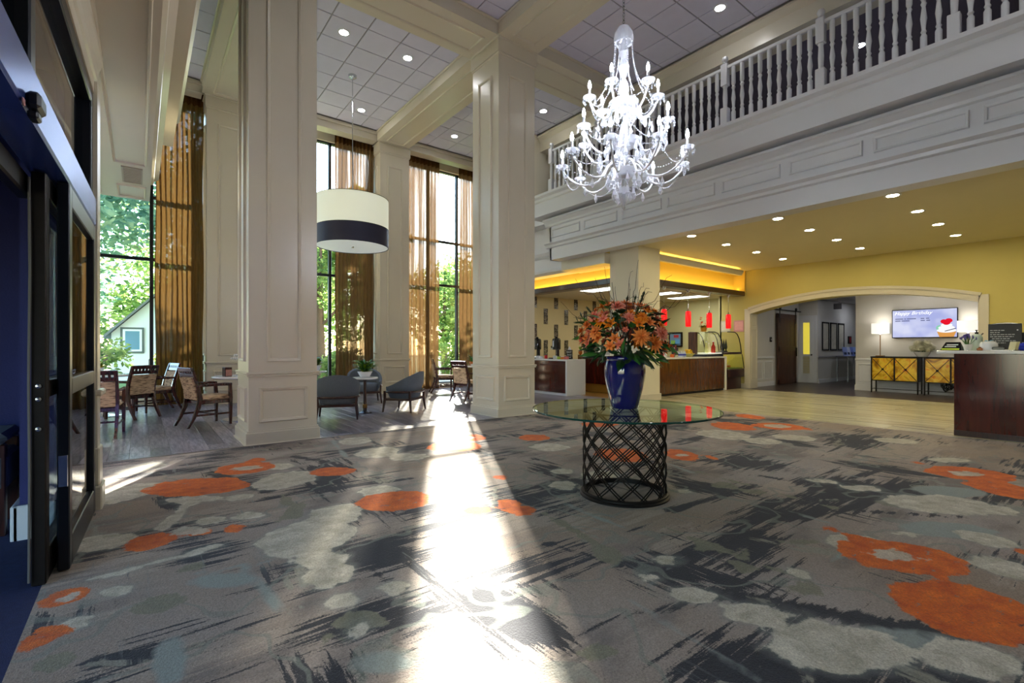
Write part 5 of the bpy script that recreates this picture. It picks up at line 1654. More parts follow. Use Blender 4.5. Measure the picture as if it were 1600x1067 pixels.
for z, r_ in ((3.44, 0.13), (3.10, 0.15), (2.84, 0.12)):
    MB().lathe([(0.02, z - 0.035), (r_ * 0.7, z - 0.03), (r_, z + 0.02), (r_ * 0.95, z + 0.022), (r_ * 0.6, z - 0.015), (0.02, z - 0.02)], 20).build('glass_bowl', crystal, CH, smooth=20)
    MB().lathe([(0.03, z - 0.05), (0.06, z - 0.04), (0.06, z - 0.015), (0.03, z - 0.005)], 16).build('arm_hub', silver, CH, smooth=30)
def drop_shape(b, c, s):
    x, y, z = c
    b.add([(x, y, z), (x + s * .33, y, z - s * .9), (x, y + s * .33, z - s * .9), (x - s * .33, y, z - s * .9), (x, y - s * .33, z - s * .9), (x, y, z - s * 1.35)],
          [(0, 1, 2), (0, 2, 3), (0, 3, 4), (0, 4, 1), (5, 2, 1), (5, 3, 2), (5, 4, 3), (5, 1, 4)])
def bead(b, c, s):
    x, y, z = c
    b.add([(x + s, y, z), (x, y + s, z), (x - s, y, z), (x, y - s, z), (x, y, z + s), (x, y, z - s)],
          [(0, 1, 4), (1, 2, 4), (2, 3, 4), (3, 0, 4), (1, 0, 5), (2, 1, 5), (3, 2, 5), (0, 3, 5)])
def arm_set(n, r_, zh, dip, zc, ph):
    path = []
    for k in range(13):
        q = k / 12
        x = 0.05 + (r_ - 0.05) * (q if q < 0.9 else 0.9 + (q - 0.9))
        z = zh - dip * math.sin(PI * q * 0.9) + (zc - zh) * q ** 3 + 0.07 * math.sin(PI * min(1, q * 3)) * (q < 0.34)
        path.append((x, 0, z))
    path[-1] = (r_, 0, zc)
    path[-2] = (r_ - 0.012, 0, zc - 0.05)
    a_me = MB().tube(path, 0.009, 7).mesh('arm', 60)
    b = MB().lathe([(0.008, zc - 0.01), (0.03, zc - 0.012), (0.058, zc + 0.012), (0.056, zc + 0.016), (0.028, zc - 0.004), (0.008, zc)], 14, (r_, 0, 0))
    bob = b.mesh('drip_dish', 20)
    sl = MB().lathe([(0.012, zc), (0.012, zc + 0.085), (0.0, zc + 0.085)], 10, (r_, 0, 0)).mesh('candle_sleeve', 40)
    bu = MB().lathe([(0.006, zc + 0.085), (0.0125, zc + 0.10), (0.0145, zc + 0.115), (0.010, zc + 0.138), (0.003, zc + 0.158), (0, zc + 0.162)], 10, (r_, 0, 0)).mesh('candle_bulb', 60)
    b = MB()
    for k in range(7):
        a = k * 2 * PI / 7
        c = (r_ + 0.054 * math.cos(a), 0.054 * math.sin(a), zc + 0.005)
        bead(b, c, 0.007)
        drop_shape(b, (c[0], c[1], c[2] - 0.008), 0.034)
    b_dr = b.mesh('crystal_fringe')
    b = MB()
    drop_shape(b, (r_ * 0.62, 0, zh - dip - 0.005 + (zc - zh) * 0.2), 0.07)
    bead(b, (r_ * 0.62, 0, zh - dip + 0.006 + (zc - zh) * 0.2), 0.010)
    pend = b.mesh('large_drop')
    # swag to the next cup
    b = MB()
    p0 = Vector((r_, 0, zc - 0.02))
    p1 = Vector((r_ * math.cos(2 * PI / n), r_ * math.sin(2 * PI / n), zc - 0.02))
    m = max(10, int((p1 - p0).length * 1.5 / 0.019))
    for k in range(m + 1):
        q = k / m
        c = p0.lerp(p1, q)
        c.z -= 0.34 * (p1 - p0).length * 4 * q * (1 - q)
        bead(b, c, 0.0075)
    sw = b.mesh('bead_swag')
    # strand from the arm root to the cup
    b = MB()
    p0, p1 = Vector((0.12, 0, zh + 0.02)), Vector((r_ - 0.03, 0, zc + 0.005))
    for k in range(19):
        q = k / 18
        c = p0.lerp(p1, q)
        c.z -= 0.10 * 4 * q * (1 - q)
        c.y = 0.03
        bead(b, c, 0.007)
    st_ = b.mesh('bead_strand')
    for me, mm in ((a_me, silver), (bob, crystal), (sl, sleeve_m), (bu, bulb_m), (b_dr, crystal), (pend, crystal), (sw, crystal), (st_, crystal)):
        me.materials.append(mm)
    for i in range(n):
        rz = ph + i * 2 * PI / n
        a = put('arm', a_me, None, CH, rot=(0, 0, rz))
        for nm, me in (('drip_dish', bob), ('candle_sleeve', sl), ('candle_bulb', bu), ('crystal_fringe', b_dr), ('large_drop', pend)):
            q_ = put(nm, me, None, a)
            if nm == 'crystal_fringe': q_['kind'] = 'stuff'
        put('bead_swag', sw, None, CH, rot=(0, 0, rz))
        put('bead_strand', st_, None, CH, rot=(0, 0, rz))
arm_set(6, 0.30, 3.42, 0.10, 3.50, 0.35)
arm_set(6, 0.40, 3.10, 0.13, 3.18, 0.75)
arm_set(9, 0.545, 2.92, 0.17, 2.93, 0.15)
# strands falling from the crown cup
for i in range(8):
    a = i * 2 * PI / 8 + 0.2
    b = MB()
    for k in range(38):
        q = k / 37
        rad = 0.08 + 0.19 * q ** 2.4
        bead(b, (rad * math.cos(a), rad * math.sin(a), 4.00 - 0.57 * q ** 0.9), 0.008)
    b.build('bead_strand', crystal, CH)
for ring_r, z, n, s in ((0.14, 2.80, 14, 0.075), (0.09, 2.70, 9, 0.075), (0.16, 3.07, 14, 0.07), (0.14, 3.41, 12, 0.06), (0.22, 2.95, 16, 0.07), (0.24, 3.25, 14, 0.06)):
    for i in range(n):
        a = i * 2 * PI / n
        b = MB()
        bead(b, (0, 0, 0.008), 0.010)
        drop_shape(b, (0, 0, 0), s)
        b.build('crystal_drop', crystal, CH).location = (ring_r * math.cos(a), ring_r * math.sin(a), z)
MB().lathe([(0, 2.50), (0.016, 2.53), (0.012, 2.56), (0.035, 2.60), (0.045, 2.64), (0.03, 2.69), (0.012, 2.72), (0.012, 2.78)], 12).build('finial', crystal, CH, smooth=20)

# ------------------------------------------------------------------ lights of the room
lens_m = emis('downlight_lens', (1.0, 0.97, 0.90, 1), 9.0)
lens_w = emis('downlight_lens_cool', (0.95, 0.96, 1.0, 1), 9.0)
trim_ring = MB().lathe([(0.075, -0.004), (0.10, -0.006), (0.105, 0.0), (0.075, 0.012)], 24, ring=True).mesh('trim_ring', 40)
trim_ring.materials.append(white_paint)
lens_me = MB().lathe([(0, 0.0), (0.075, 0.0), (0.075, 0.008), (0, 0.008)], 24).mesh('lens')
lw_ = lens_me.copy()
LENS = {}
def downlight(x, y, z, label, energy, col, cool, group, size=0.14, spread=150):
    t = thing('downlight', label, 'ceiling light', (x, y, z), group=group)
    put('trim_ring', trim_ring, None, t, (0, 0, -0.001), scale=(1.08, 1.08, 1))
    key = 'downlight_lens_%d_%d' % (energy, int(col[2] * 100))
    if key not in LENS:
        LENS[key] = lens_me.copy()
        LENS[key].materials.append(emis(key, (col[0], col[1], col[2], 1), energy / (PI * PI * 0.079 * 0.079)))
    put('lens', LENS[key], None, t, (0, 0, -0.004), scale=(1.05, 1.05, 1))
    return t
ORD = ('first', 'second', 'third', 'fourth')
for i, x in enumerate((9.35, 10.78, 12.25, 13.75)):
    for j, y in enumerate((2.3, 4.02, 5.78)):
        row = ('in the row nearest the front desk', 'in the middle row', 'in the row nearest the coffee bar')[j]
        downlight(x, y, 3.68, 'round downlight %s, %s from the balcony edge' % (row, ORD[i]), 10, (1.0, 0.88, 0.55), False, 'downlights of the reception ceiling')
    downlight(x, 0.4, 3.68, 'round downlight out of view over the front desk', 10, (1.0, 0.88, 0.55), False, 'downlights of the reception ceiling')
ups = [(3.03, 9.08, 'round ceiling downlight nearest the first column, beside the pendant rod'), (4.33, 9.08, 'round ceiling downlight right of the drum pendant rod'), (4.37, 11.79, 'small ceiling downlight over the drum pendant, close to the windows'),
       (6.98, 11.65, 'small ceiling downlight above the sunny window'), (8.0, 9.04, 'round ceiling downlight between the farther column and the chandelier'), (8.0, 4.4, 'round ceiling downlight right of the chandelier by the railing')]
for x, y, lab in ups:
    downlight(x, y, 7.216, lab, 8, (0.98, 0.98, 1.0), True, 'downlights of the upper ceiling')
for x, y in ((3.03, 5.0), (4.33, 1.0), (3.03, -1.0), (7.0, 0.4), (7.0, -2.0), (4.3, -3.0)):
    downlight(x, y, 7.216, 'round downlight of the upper ceiling above the frame', 8, (0.98, 0.98, 1.0), True, 'downlights of the upper ceiling')
downlight(10.95, 3.2, 7.10, 'bluish downlight over the upper balcony, seen between balusters', 7, (0.75, 0.8, 1.0), True, None)
for y, q_ in ((8.0, 'closer to the dining tables'), (6.0, 'closer to the entrance doors')):
    downlight(-1.6, y, 3.62, 'round downlight under the entrance-side balcony, ' + q_, 10, (1.0, 0.93, 0.8), False, None)
# light panels of the coffee bar
panel_m = emis('light_panel_diffuser', (1.0, 0.98, 0.90, 1), 4.0)
for i, (x, y, lab) in enumerate(((10.5, 9.35, 'bright ceiling light panel seen left of the square column'), (12.8, 9.0, 'bright ceiling light panel just right of the square column'), (14.4, 9.05, 'long bright ceiling light panel over the red pendants'))):
    t = thing('light_panel', lab, 'ceiling light', (x, y, 2.96), PI / 2)
    MB().box(-0.62, 0.62, -0.32, 0.32, -0.015, 0.0).build('frame', white_paint, t)
    MB().box(-0.58, 0.58, -0.28, 0.28, -0.02, -0.015).build('diffuser', panel_m, t)
    lamp('panel_lamp', 'AREA', (0, 0, -0.03), 15, (1.0, 0.95, 0.80), t, shape='RECTANGLE', size=1.1, size_y=0.5)
# golden cove strips
strip_m = emis('warm_led_strip', (1.0, 0.62, 0.10, 1), 6.0)
def led(label, x0, x1, y0, y1, z, energy, rot):
    t = thing('led_strip', label, 'light strip', ((x0 + x1) / 2, (y0 + y1) / 2, z))
    hx, hy = (x1 - x0) / 2, (y1 - y0) / 2
    MB().cbox(-hx, hx, -hy, hy, 0, 0.012, 0.002).build('channel', steel, t)
    MB().box(-hx + 0.003, hx - 0.003, -hy + 0.003, hy - 0.003, 0.012, 0.016).build('led_tape', strip_m, t)
    lamp('strip_lamp', 'AREA', (0, 0, 0.02), energy, (1.0, 0.64, 0.14), t, shape='RECTANGLE', size=max(hx * 2, 0.02), size_y=max(hy * 2, 0.02), rot=rot)
led('warm light strip on the dark beam over the pendant counter', 10.1, 14.9, 7.60, 7.63, 3.03, 14, (PI, 0, 0))
led('warm light strip on the dark beam over the urn counter', 9.66, 9.69, 7.98, 11.95, 3.03, 12, (PI, 0, 0))
led('warm light strip on top of the cove cornice', 10.1, 14.4, 7.29, 7.33, 3.60, 6, (PI, 0, 0))
o = MB().box(9.62, 9.75, 7.95, 12.0, 2.9, 3.03).box(10.06, 14.92, 7.66, 7.76, 2.9, 3.03).build('trim_12', espresso)
struct(o, 'dark wood shelf closing the golden cove behind its beams', 'beam')

# ------------------------------------------------------------------ coffee bar counters
def counter(name, label, x0, x1, y0, y1, h, front, ends, pm):
    t = thing(name, label, 'counter', ((x0 + x1) / 2, (y0 + y1) / 2, 0.01))
    hx, hy = (x1 - x0) / 2, (y1 - y0) / 2
    MB().cbox(-hx, hx, -hy, hy, h - 0.045, h, 0.006).build('worktop', quartz, t)
    for e in ends:
        if e == '-x': MB().cbox(-hx, -hx + 0.07, -hy, hy, 0, h - 0.045, 0.005).build('end_panel', quartz, t)
        if e == '+x': MB().cbox(hx - 0.10, hx, -hy, hy, 0, h - 0.045, 0.005).build('end_panel', quartz, t)
        if e == '-y': MB().cbox(-hx, hx, -hy, -hy + 0.06, 0, h - 0.045, 0.005).build('end_panel', quartz, t)
    if front == '-y':
        w = (2 * hx - 0.17) / 3
        for k in range(3):
            MB().cbox(-hx + 0.07 + k * w, -hx + 0.07 + (k + 1) * w - 0.001, -hy + 0.02, hy - 0.05, 0.06, h - 0.05, 0.002).build('front_panel', pm, t)
        MB().box(-hx + 0.07, hx - 0.1, -hy + 0.05, hy - 0.05, 0, 0.06).build('toe_kick', mat('toe_kick_black', srgb(24, 20, 18), 0.6), t)
    else:
        n = 3
        w = (2 * hy - 0.06) / n
        for k in range(n):
            MB().cbox(-hx + 0.02, hx - 0.05, -hy + 0.06 + k * w, -hy + 0.06 + (k + 1) * w - 0.001, 0.07, h - 0.05, 0.002).build('front_panel', pm, t)
        MB().box(-hx + 0.0, hx - 0.05, -hy + 0.06, hy, 0, 0.06).build('plinth', white_paint, t)
    return t
counter('bar_counter', 'white-topped coffee counter with dark red-brown front holding the urns', 8.82, 9.52, 9.04, 11.9, 0.96, '-x', ('-y',), mahogany)
counter('bar_counter', 'white-topped counter with walnut front under the red pendants', 10.33, 13.92, 7.44, 8.2, 1.01, '-y', ('-x', '+x'), brown_panel)
t = thing('bar_cabinet', 'dark red-brown cabinet with grey top behind the blue vase', 'cabinet', (10.55, 9.2, 0.01))
MB().cbox(-0.34, 0.34, -0.75, 0.75, 0.24, 1.0, 0.006).build('body', mahogany, t)
MB().cbox(-0.36, 0.36, -0.77, 0.77, 1.0, 1.05, 0.006).build('worktop', quartz, t)
MB().box(0.28, 0.36, -0.77, 0.77, 1.05, 1.14).build('upstand', mat('grey_stone', srgb(150, 148, 140), 0.3), t)
MB().box(-0.28, 0.34, -0.7, 0.7, 0, 0.24).build('plinth', mat('amber_plinth', srgb(160, 112, 40), 0.4), t)
# coffee urns
blk = mat('gloss_black', srgb(14, 14, 18), 0.18)
def urn():
    t = thing('coffee_urn', '', 'coffee urn')
    MB().cbox(-0.13, 0.13, -0.15, 0.15, 0, 0.03, 0.01).build('base', blk, t)
    MB().lathe([(0.10, 0.03), (0.10, 0.05), (0.095, 0.06)], 24, (0, 0.03, 0)).build('foot', steel, t, smooth=40)
    MB().cbox(-0.03, 0.03, 0.02, 0.12, 0.03, 0.25, 0.008).build('stand', blk, t)
    MB().lathe([(0.10, 0.25), (0.118, 0.27), (0.118, 0.52), (0.105, 0.56), (0.05, 0.585), (0.0, 0.59)], 28, (0, 0.03, 0)).build('tank', blk, t, smooth=40)
    MB().lathe([(0.03, 0.585), (0.04, 0.60), (0.03, 0.62), (0, 0.625)], 16, (0, 0.03, 0)).build('lid_knob', blk, t, smooth=40)
    MB().tube([(0, -0.09, 0.30), (0, -0.16, 0.30), (0, -0.165, 0.26)], 0.014, 8).build('spigot', steel, t)
    MB().cbox(-0.012, 0.012, -0.175, -0.15, 0.30, 0.36, 0.004).build('lever', blk, t)
    MB().box(-0.02, 0.02, -0.092, -0.088, 0.33, 0.5).build('sight_gauge', mat('gauge_white', srgb(210, 214, 220), 0.3), t)
    return t
u = urn()
for i, (y, lab) in enumerate(((10.70, 'black coffee urn on the counter, nearer the window'), (9.88, 'black coffee urn on the counter, nearer the bouquet'))):
    c = u if i == 0 else copy_tree(u)
    c.location = (9.2, y, 0.97)
    c.rotation_euler = (0, 0, -PI / 2)
    c['label'] = lab
    c['group'] = 'black coffee urns'
def sign_text(par, body, size, m, loc, rz, align='CENTER'):
    return text('lettering', body, size, m, par, loc, (PI / 2, 0, rz), 0, align)
ink_w = mat('white_lettering', srgb(235, 235, 235), 0.6)
t = thing('napkin_box', 'black box lettered EAT with white napkins standing up from it', 'napkin box', (9.27, 9.40, 0.97), -PI / 2 + R(38))
MB().cbox(-0.08, 0.08, -0.08, 0.08, 0, 0.25, 0.004).build('box', blk, t)
b = MB()
b.add([(-0.05, -0.02, 0.25), (0.05, -0.02, 0.25), (0.05, 0.02, 0.25), (-0.05, 0.02, 0.25), (0.0, 0, 0.36)], [(0, 1, 4), (1, 2, 4), (2, 3, 4), (3, 0, 4)])
b.build('napkin', white_petal, t)
sign_text(t, 'EAT', 0.075, ink_w, (0, -0.0815, 0.165), 0)
sign_text(t, 'local', 0.06, ink_w, (0, -0.0815, 0.10), 0)
sign_text(t, 'food', 0.05, ink_w, (0, -0.0815, 0.04), 0)
for i, (x, y, r_, h, c, nm, lab) in enumerate([(9.0, 10.40, 0.06, 0.09, srgb(220, 224, 232), 'sugar_caddy', 'white caddy of sweetener packets beside the urns'), (8.98, 10.22, 0.05, 0.07, srgb(200, 206, 220), 'creamer_bowl', 'pale bowl of creamers between the coffee urns'),
        (9.02, 10.08, 0.045, 0.12, srgb(190, 20, 30), 'red_cup', 'small red cup between the coffee urns'), (8.98, 9.66, 0.06, 0.09, srgb(214, 216, 214), 'glass_jar', 'pale jar of tea bags left of the EAT box'),
        (8.97, 9.50, 0.05, 0.08, srgb(160, 190, 60), 'tea_tin', 'lime green tea tin in front of the EAT box'), (8.97, 9.37, 0.05, 0.075, srgb(220, 130, 50), 'tea_tin', 'orange tea tin in front of the EAT box'), (8.98, 9.22, 0.065, 0.09, srgb(196, 100, 100), 'snack_jar', 'rosy jar of snacks at the counter corner')]):
    t = thing(nm, lab, 'jar' if 'jar' in nm else 'container', (x, y, 0.97))
    MB().lathe([(0, 0), (r_ * 0.9, 0), (r_, h * 0.1), (r_, h * 0.8), (r_ * 0.9, h * 0.82), (0, h * 0.82)], 20).build('body', mat(nm + '_%d' % i, c, 0.35, var=0.25, vscale=30), t, smooth=40)
    MB().lathe([(r_ * 0.93, h * 0.82), (r_ * 0.95, h), (0, h * 1.04)], 20).build('lid', mat('jar_lid_%d' % (i % 2), srgb(210, 210, 205) if i % 2 else srgb(80, 80, 84), 0.3), t, smooth=40)
t = thing('pineapple', 'small pineapple ornament on the bar near the mosaic strips', 'ornament', (9.75, 9.36, 0.0))
t.location = (9.42, 9.14, 0.97)
MB().cbox(-0.05, 0.05, -0.05, 0.05, 0, 0.12, 0.004).build('plinth', brown_panel, t)
MB().lathe([(0.02, 0.12), (0.05, 0.15), (0.055, 0.19), (0.045, 0.23), (0.02, 0.25)], 14).build('fruit', mat('amber_glass', srgb(170, 90, 20), 0.2), t, smooth=40)
b = MB()
for i in range(16):
    a = i * 2.4
    leaf_blade(b, (0, 0, 0.24), (math.cos(a), math.sin(a), 1.6 + (i % 3)), 0.13, 0.03, 0.1)
b.build('crown_leaves', leaf_y, t)
t = thing('framed_notice', 'small white framed notice standing at the back bar behind the bouquet', 'notice', (10.5, 9.55, 1.06), -PI / 2 + R(35))
MB().cbox(-0.16, 0.16, -0.012, 0.012, 0, 0.26, 0.004).build('frame', mat('notice_frame', srgb(110, 120, 110), 0.5), t)
MB().box(-0.13, 0.13, -0.014, -0.012, 0.03, 0.23).build('print', mat('notice_print', srgb(215, 225, 215), 0.6, var=0.15, vscale=25), t)

# ------------------------------------------------------------------ red pendants
def red_pendant():
    t = thing('red_pendant', '', 'pendant lamp')
    m = mat('lit_red_glass', srgb(200, 10, 14), 0.15, emit=(1.0, 0.012, 0.014, 1), estr=0.85)
    MB().lathe([(0.066, 1.86), (0.074, 1.88), (0.078, 2.08), (0.074, 2.26), (0.06, 2.285), (0.06, 2.27), (0.068, 2.25), (0.07, 2.08), (0.066, 1.88)], 24, ring=True).build('shade', m, t, smooth=40)
    MB().lathe([(0.062, 2.27), (0.05, 2.30), (0.014, 2.31), (0.012, 2.36), (0, 2.37)], 20).build('cap', mat('pendant_cap_red', srgb(120, 14, 16), 0.3), t, smooth=40)
    MB().lathe([(0, 1.875), (0.066, 1.875), (0.066, 1.882), (0, 1.882)], 20).build('diffuser', emis('pendant_bulb_glow', (1, 0.85, 0.7, 1), 2.5), t)
    MB().tube([(0, 0, 2.36), (0, 0, 2.84)], 0.004, 6).build('cord', steel, t)
    MB().lathe([(0.01, 2.80), (0.045, 2.83), (0.055, 2.88)], 16).build('canopy', steel, t, smooth=40)
    return t
rp = red_pendant()
for i, (x, lab) in enumerate(((10.88, 'red glass pendant half behind the bouquet'), (12.0, 'red glass pendant, second from the square column'), (13.08, 'red glass pendant, third from the square column'), (14.16, 'red glass pendant closest to the arch wall'))):
    c = rp if i == 0 else copy_tree(rp)
    c.location = (x, 7.52, 0)
    c['label'] = lab
    c['group'] = 'red glass pendants over the counter'

# ------------------------------------------------------------------ things on the pendant counter
CZ = 1.02
t = thing('fruit_bowl', 'glass bowl heaped with yellow bananas on the pendant counter', 'fruit bowl', (12.35, 7.72, CZ))
MB().lathe([(0, 0), (0.08, 0), (0.17, 0.09), (0.165, 0.095), (0.075, 0.012), (0, 0.012)], 28).build('bowl', mat('pale_glass_bowl', srgb(200, 196, 120), 0.1), t, smooth=40)
ban = mat('banana_skin', srgb(232, 190, 30), 0.5, var=0.15, vscale=20)
b = MB()
pts = [(-0.09 + 0.18 * i / 7, 0.03 * math.sin(PI * i / 7), 0.05 * math.sin(PI * i / 7)) for i in range(8)]
bm_ = b.tube(pts, [0.006, 0.015, 0.019, 0.02, 0.02, 0.019, 0.014, 0.006], 7).mesh('banana', 60)
bm_.materials.append(ban)
for i in range(9):
    row, k = (0, i) if i < 5 else (1, i - 5)
    o = put('banana', bm_, None, None, (12.35 + (0.006 if k % 2 else -0.006), 7.72 + (k - (2 if row == 0 else 1.5)) * 0.044, CZ + 0.085 + 0.062 * row), (0, 0, 0))
    tag(o, 'yellow banana heaped in the glass bowl on the pendant counter', 'banana', 'bananas in the bowl')
t = thing('juice_dispenser', 'round amber drink dispenser at the bouquet end of the counter', 'dispenser', (10.75, 7.7, CZ))
MB().lathe([(0.09, 0), (0.09, 0.03), (0.05, 0.05), (0.12, 0.10), (0.14, 0.18), (0.12, 0.27), (0.08, 0.30), (0, 0.31)], 24).build('body', mat('amber_juice', srgb(226, 160, 30), 0.12), t, smooth=40)
MB().lathe([(0.02, 0.31), (0.03, 0.33), (0, 0.35)], 12).build('lid', steel, t, smooth=40)
t = thing('candle_holder', 'white cylinder candle beside the amber dispenser', 'candle', (11.15, 7.66, CZ))
MB().lathe([(0.04, 0), (0.04, 0.17), (0.03, 0.175), (0, 0.17)], 16).build('body', white_ceramic, t, smooth=40)
t = thing('snack_rack', 'dark wire snack rack with packets behind the bananas', 'snack rack', (11.8, 7.85, CZ))
for k in range(3):
    MB().cbox(-0.20, 0.20, -0.10 + k * 0.06, -0.05 + k * 0.06, 0.06 + k * 0.10, 0.075 + k * 0.10, 0.003).build('shelf', black_metal, t)
    for i in range(5):
        c = (srgb(60, 60, 66), srgb(150, 30, 40), srgb(90, 90, 100), srgb(200, 196, 190), srgb(110, 40, 50))[(i + k) % 5]
        MB().cbox(-0.19 + i * 0.078, -0.125 + i * 0.078, -0.09 + k * 0.06, -0.06 + k * 0.06, 0.075 + k * 0.10, 0.165 + k * 0.10, 0.006).build('packet', mat('packet_%d' % ((i + k) % 5), c, 0.4), t)
MB().bar((-0.2, 0.09, 0), (-0.2, 0.09, 0.4), 0.012, 0.012).bar((0.2, 0.09, 0), (0.2, 0.09, 0.4), 0.012, 0.012).build('post', black_metal, t)
for i, (x, c, lab) in enumerate(((11.34, srgb(220, 110, 30), 'orange fruit beside the snack rack'), (11.45, srgb(200, 40, 30), 'red apple beside the snack rack'), (11.56, srgb(110, 140, 40), 'green apple beside the snack rack'))):
    t = thing('apple', lab, 'fruit', (x, 7.6 + 0.05 * i, CZ))
    MB().lathe([(0.01, 0.004), (0.035, 0.0), (0.05, 0.03), (0.05, 0.06), (0.03, 0.085), (0.0, 0.075)], 16).build('flesh', mat('fruit_%d' % i, c, 0.35), t, smooth=60)
    MB().tube([(0, 0, 0.075), (0.006, 0, 0.10)], 0.003, 5).build('stem', soil, t)
for i in range(4):
    t = thing('water_bottle', 'small clear water bottle with blue label by the snack rack, %s from the bouquet' % ORD[i], 'bottle', (11.66 + 0.09 * i, 7.58, CZ), group='water bottles by the snack rack')
    MB().lathe([(0.03, 0), (0.032, 0.02), (0.032, 0.11), (0.012, 0.14), (0.012, 0.155)], 12).build('body', mat('clear_plastic', srgb(190, 205, 225), 0.1), t, smooth=40)
    MB().lathe([(0.0325, 0.04), (0.0325, 0.09)], 12).build('label_band', mat('blue_label', srgb(80, 90, 190), 0.5), t)
    MB().lathe([(0.014, 0.15), (0.014, 0.17), (0, 0.17)], 10).build('cap', white_ceramic, t)
t = thing('red_gift_bag', 'red and white patterned bag by the bouquet on the counter', 'gift bag', (11.3, 7.86, CZ))
MB().cbox(-0.10, 0.10, -0.05, 0.05, 0, 0.42, 0.005).build('bag', mat('red_paper', srgb(206, 24, 34), 0.5), t)
for i in range(5):
    MB().box(-0.1, 0.1, -0.053, -0.05, 0.03 + i * 0.05, 0.05 + i * 0.05, M=rotm((0, 0, 0), 0, 0, 0)).build('stripe', white_petal, t)
# monitor on the bar wall
t = thing('wall_monitor', 'black framed order screen on the wall behind the counter', 'monitor', (15.58, 10.26, 1.30))
MB().cbox(-0.05, 0.0, -0.28, 0.28, 0, 0.54, 0.01).build('bezel', blk, t)
def blocks(par, name, x, rects):
    for i, (y0, y1, z0, z1, c) in enumerate(rects):
        MB().box(x - 0.003 - 0.0005 * i, x, y0, y1, z0, z1).build(name, emis('screen_%s_%d' % (par.name, i), c, 0.6), par)
blocks(t, 'screen_block', -0.05, ((-0.22, 0.22, 0.06, 0.48, srgb(110, 130, 140)), (0.0, 0.18, 0.08, 0.24, srgb(130, 170, 80)), (-0.18, 0.0, 0.08, 0.28, srgb(100, 150, 180)), (-0.14, 0.06, 0.34, 0.44, srgb(170, 60, 60))))
# pastry case on the counter
cg = glass('case_glass', (0.93, 0.96, 0.92, 1), ior=1.5)
t = thing('pastry_case', 'curved glass pastry case standing on the pendant counter', 'display case', (13.45, 7.82, CZ))
MB().cbox(-0.52, 0.42, -0.30, 0.30, 0, 0.06, 0.008).build('base', dark_metal, t)
MB().cbox(-0.50, -0.40, 0.05, 0.30, 0.06, 0.72, 0.006).build('wood_side', barn, t)
MB().box(-0.404, -0.40, -0.28, 0.05, 0.06, 0.72).build('side_glass', cg, t)
arc = [(-0.40, 0.72), (-0.05, 0.72), (0.12, 0.68), (0.26, 0.56), (0.35, 0.38), (0.40, 0.18), (0.42, 0.06)]
for y in (-0.29, 0.29):
    MB().tube([(x, y, z) for x, z in arc], 0.014, 6).build('edge_frame', dark_metal, t, smooth=60)
v, f = [], []
for x, z in arc:
    v += [(x, -0.29, z), (x, 0.29, z)]
f = [(2 * i, 2 * i + 1, 2 * i + 3, 2 * i + 2) for i in range(len(arc) - 1)]
MB().add(v, f).build('curved_glass', cg, t, smooth=60)
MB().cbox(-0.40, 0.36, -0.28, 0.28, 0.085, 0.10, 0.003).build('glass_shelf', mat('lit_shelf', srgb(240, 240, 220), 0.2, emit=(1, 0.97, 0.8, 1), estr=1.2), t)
for i, (x, y, r_, h, c, lab) in enumerate(((13.2, 7.68, 0.05, 0.34, srgb(226, 222, 160), 'pale lemonade carafe in the counter pastry case'), (13.4, 7.72, 0.055, 0.30, srgb(222, 220, 190), 'clear water carafe in the counter pastry case'), (13.55, 7.66, 0.055, 0.36, srgb(170, 40, 30), 'red juice bottle in the counter pastry case'), (13.68, 7.74, 0.06, 0.18, srgb(226, 130, 40), 'squat orange jar in the counter pastry case'))):
    q = thing('carafe', lab, 'carafe', (x, y, CZ + 0.101))
    MB().lathe([(r_, 0), (r_ * 1.1, h * 0.1), (r_ * 1.1, h * 0.5), (r_ * 0.45, h * 0.72), (r_ * 0.45, h * 0.92)], 16).build('body', mat('carafe_%d' % i, c, 0.08, coat=0.5), q, smooth=40)
    MB().lathe([(r_ * 0.5, h * 0.92), (r_ * 0.5, h), (0, h)], 12).build('stopper', white_ceramic, q, smooth=40)
q = thing('flower_pot', 'small pot of red and gold flowers on top of the pastry case', 'flowers', (13.3, 7.82, CZ + 0.735))
MB().lathe([(0.07, 0), (0.10, 0.12), (0.09, 0.12), (0, 0.10)], 18).build('pot', mat('mustard_pot', srgb(190, 140, 40), 0.4), q, smooth=40)
rnd = random.Random(4)
b = MB()
for i in range(26):
    a = rnd.uniform(0, 6.28)
    leaf_blade(b, (0.05 * math.cos(a), 0.05 * math.sin(a), 0.12), (math.cos(a), math.sin(a), rnd.uniform(0.3, 2)), 0.15, 0.06, 0.3)
b.build('leaves', mat('autumn_leaf', srgb(150, 130, 40), 0.5, var=0.3), q)
for i in range(9):
    a = rnd.uniform(0, 6.28)
    o = put('flower', fm['lp'] if i % 2 else fm['lo'], None, q, (0.09 * math.cos(a), 0.09 * math.sin(a), rnd.uniform(0.16, 0.42)), (rnd.uniform(-0.5, 0.5), rnd.uniform(-0.5, 0.5), 0))
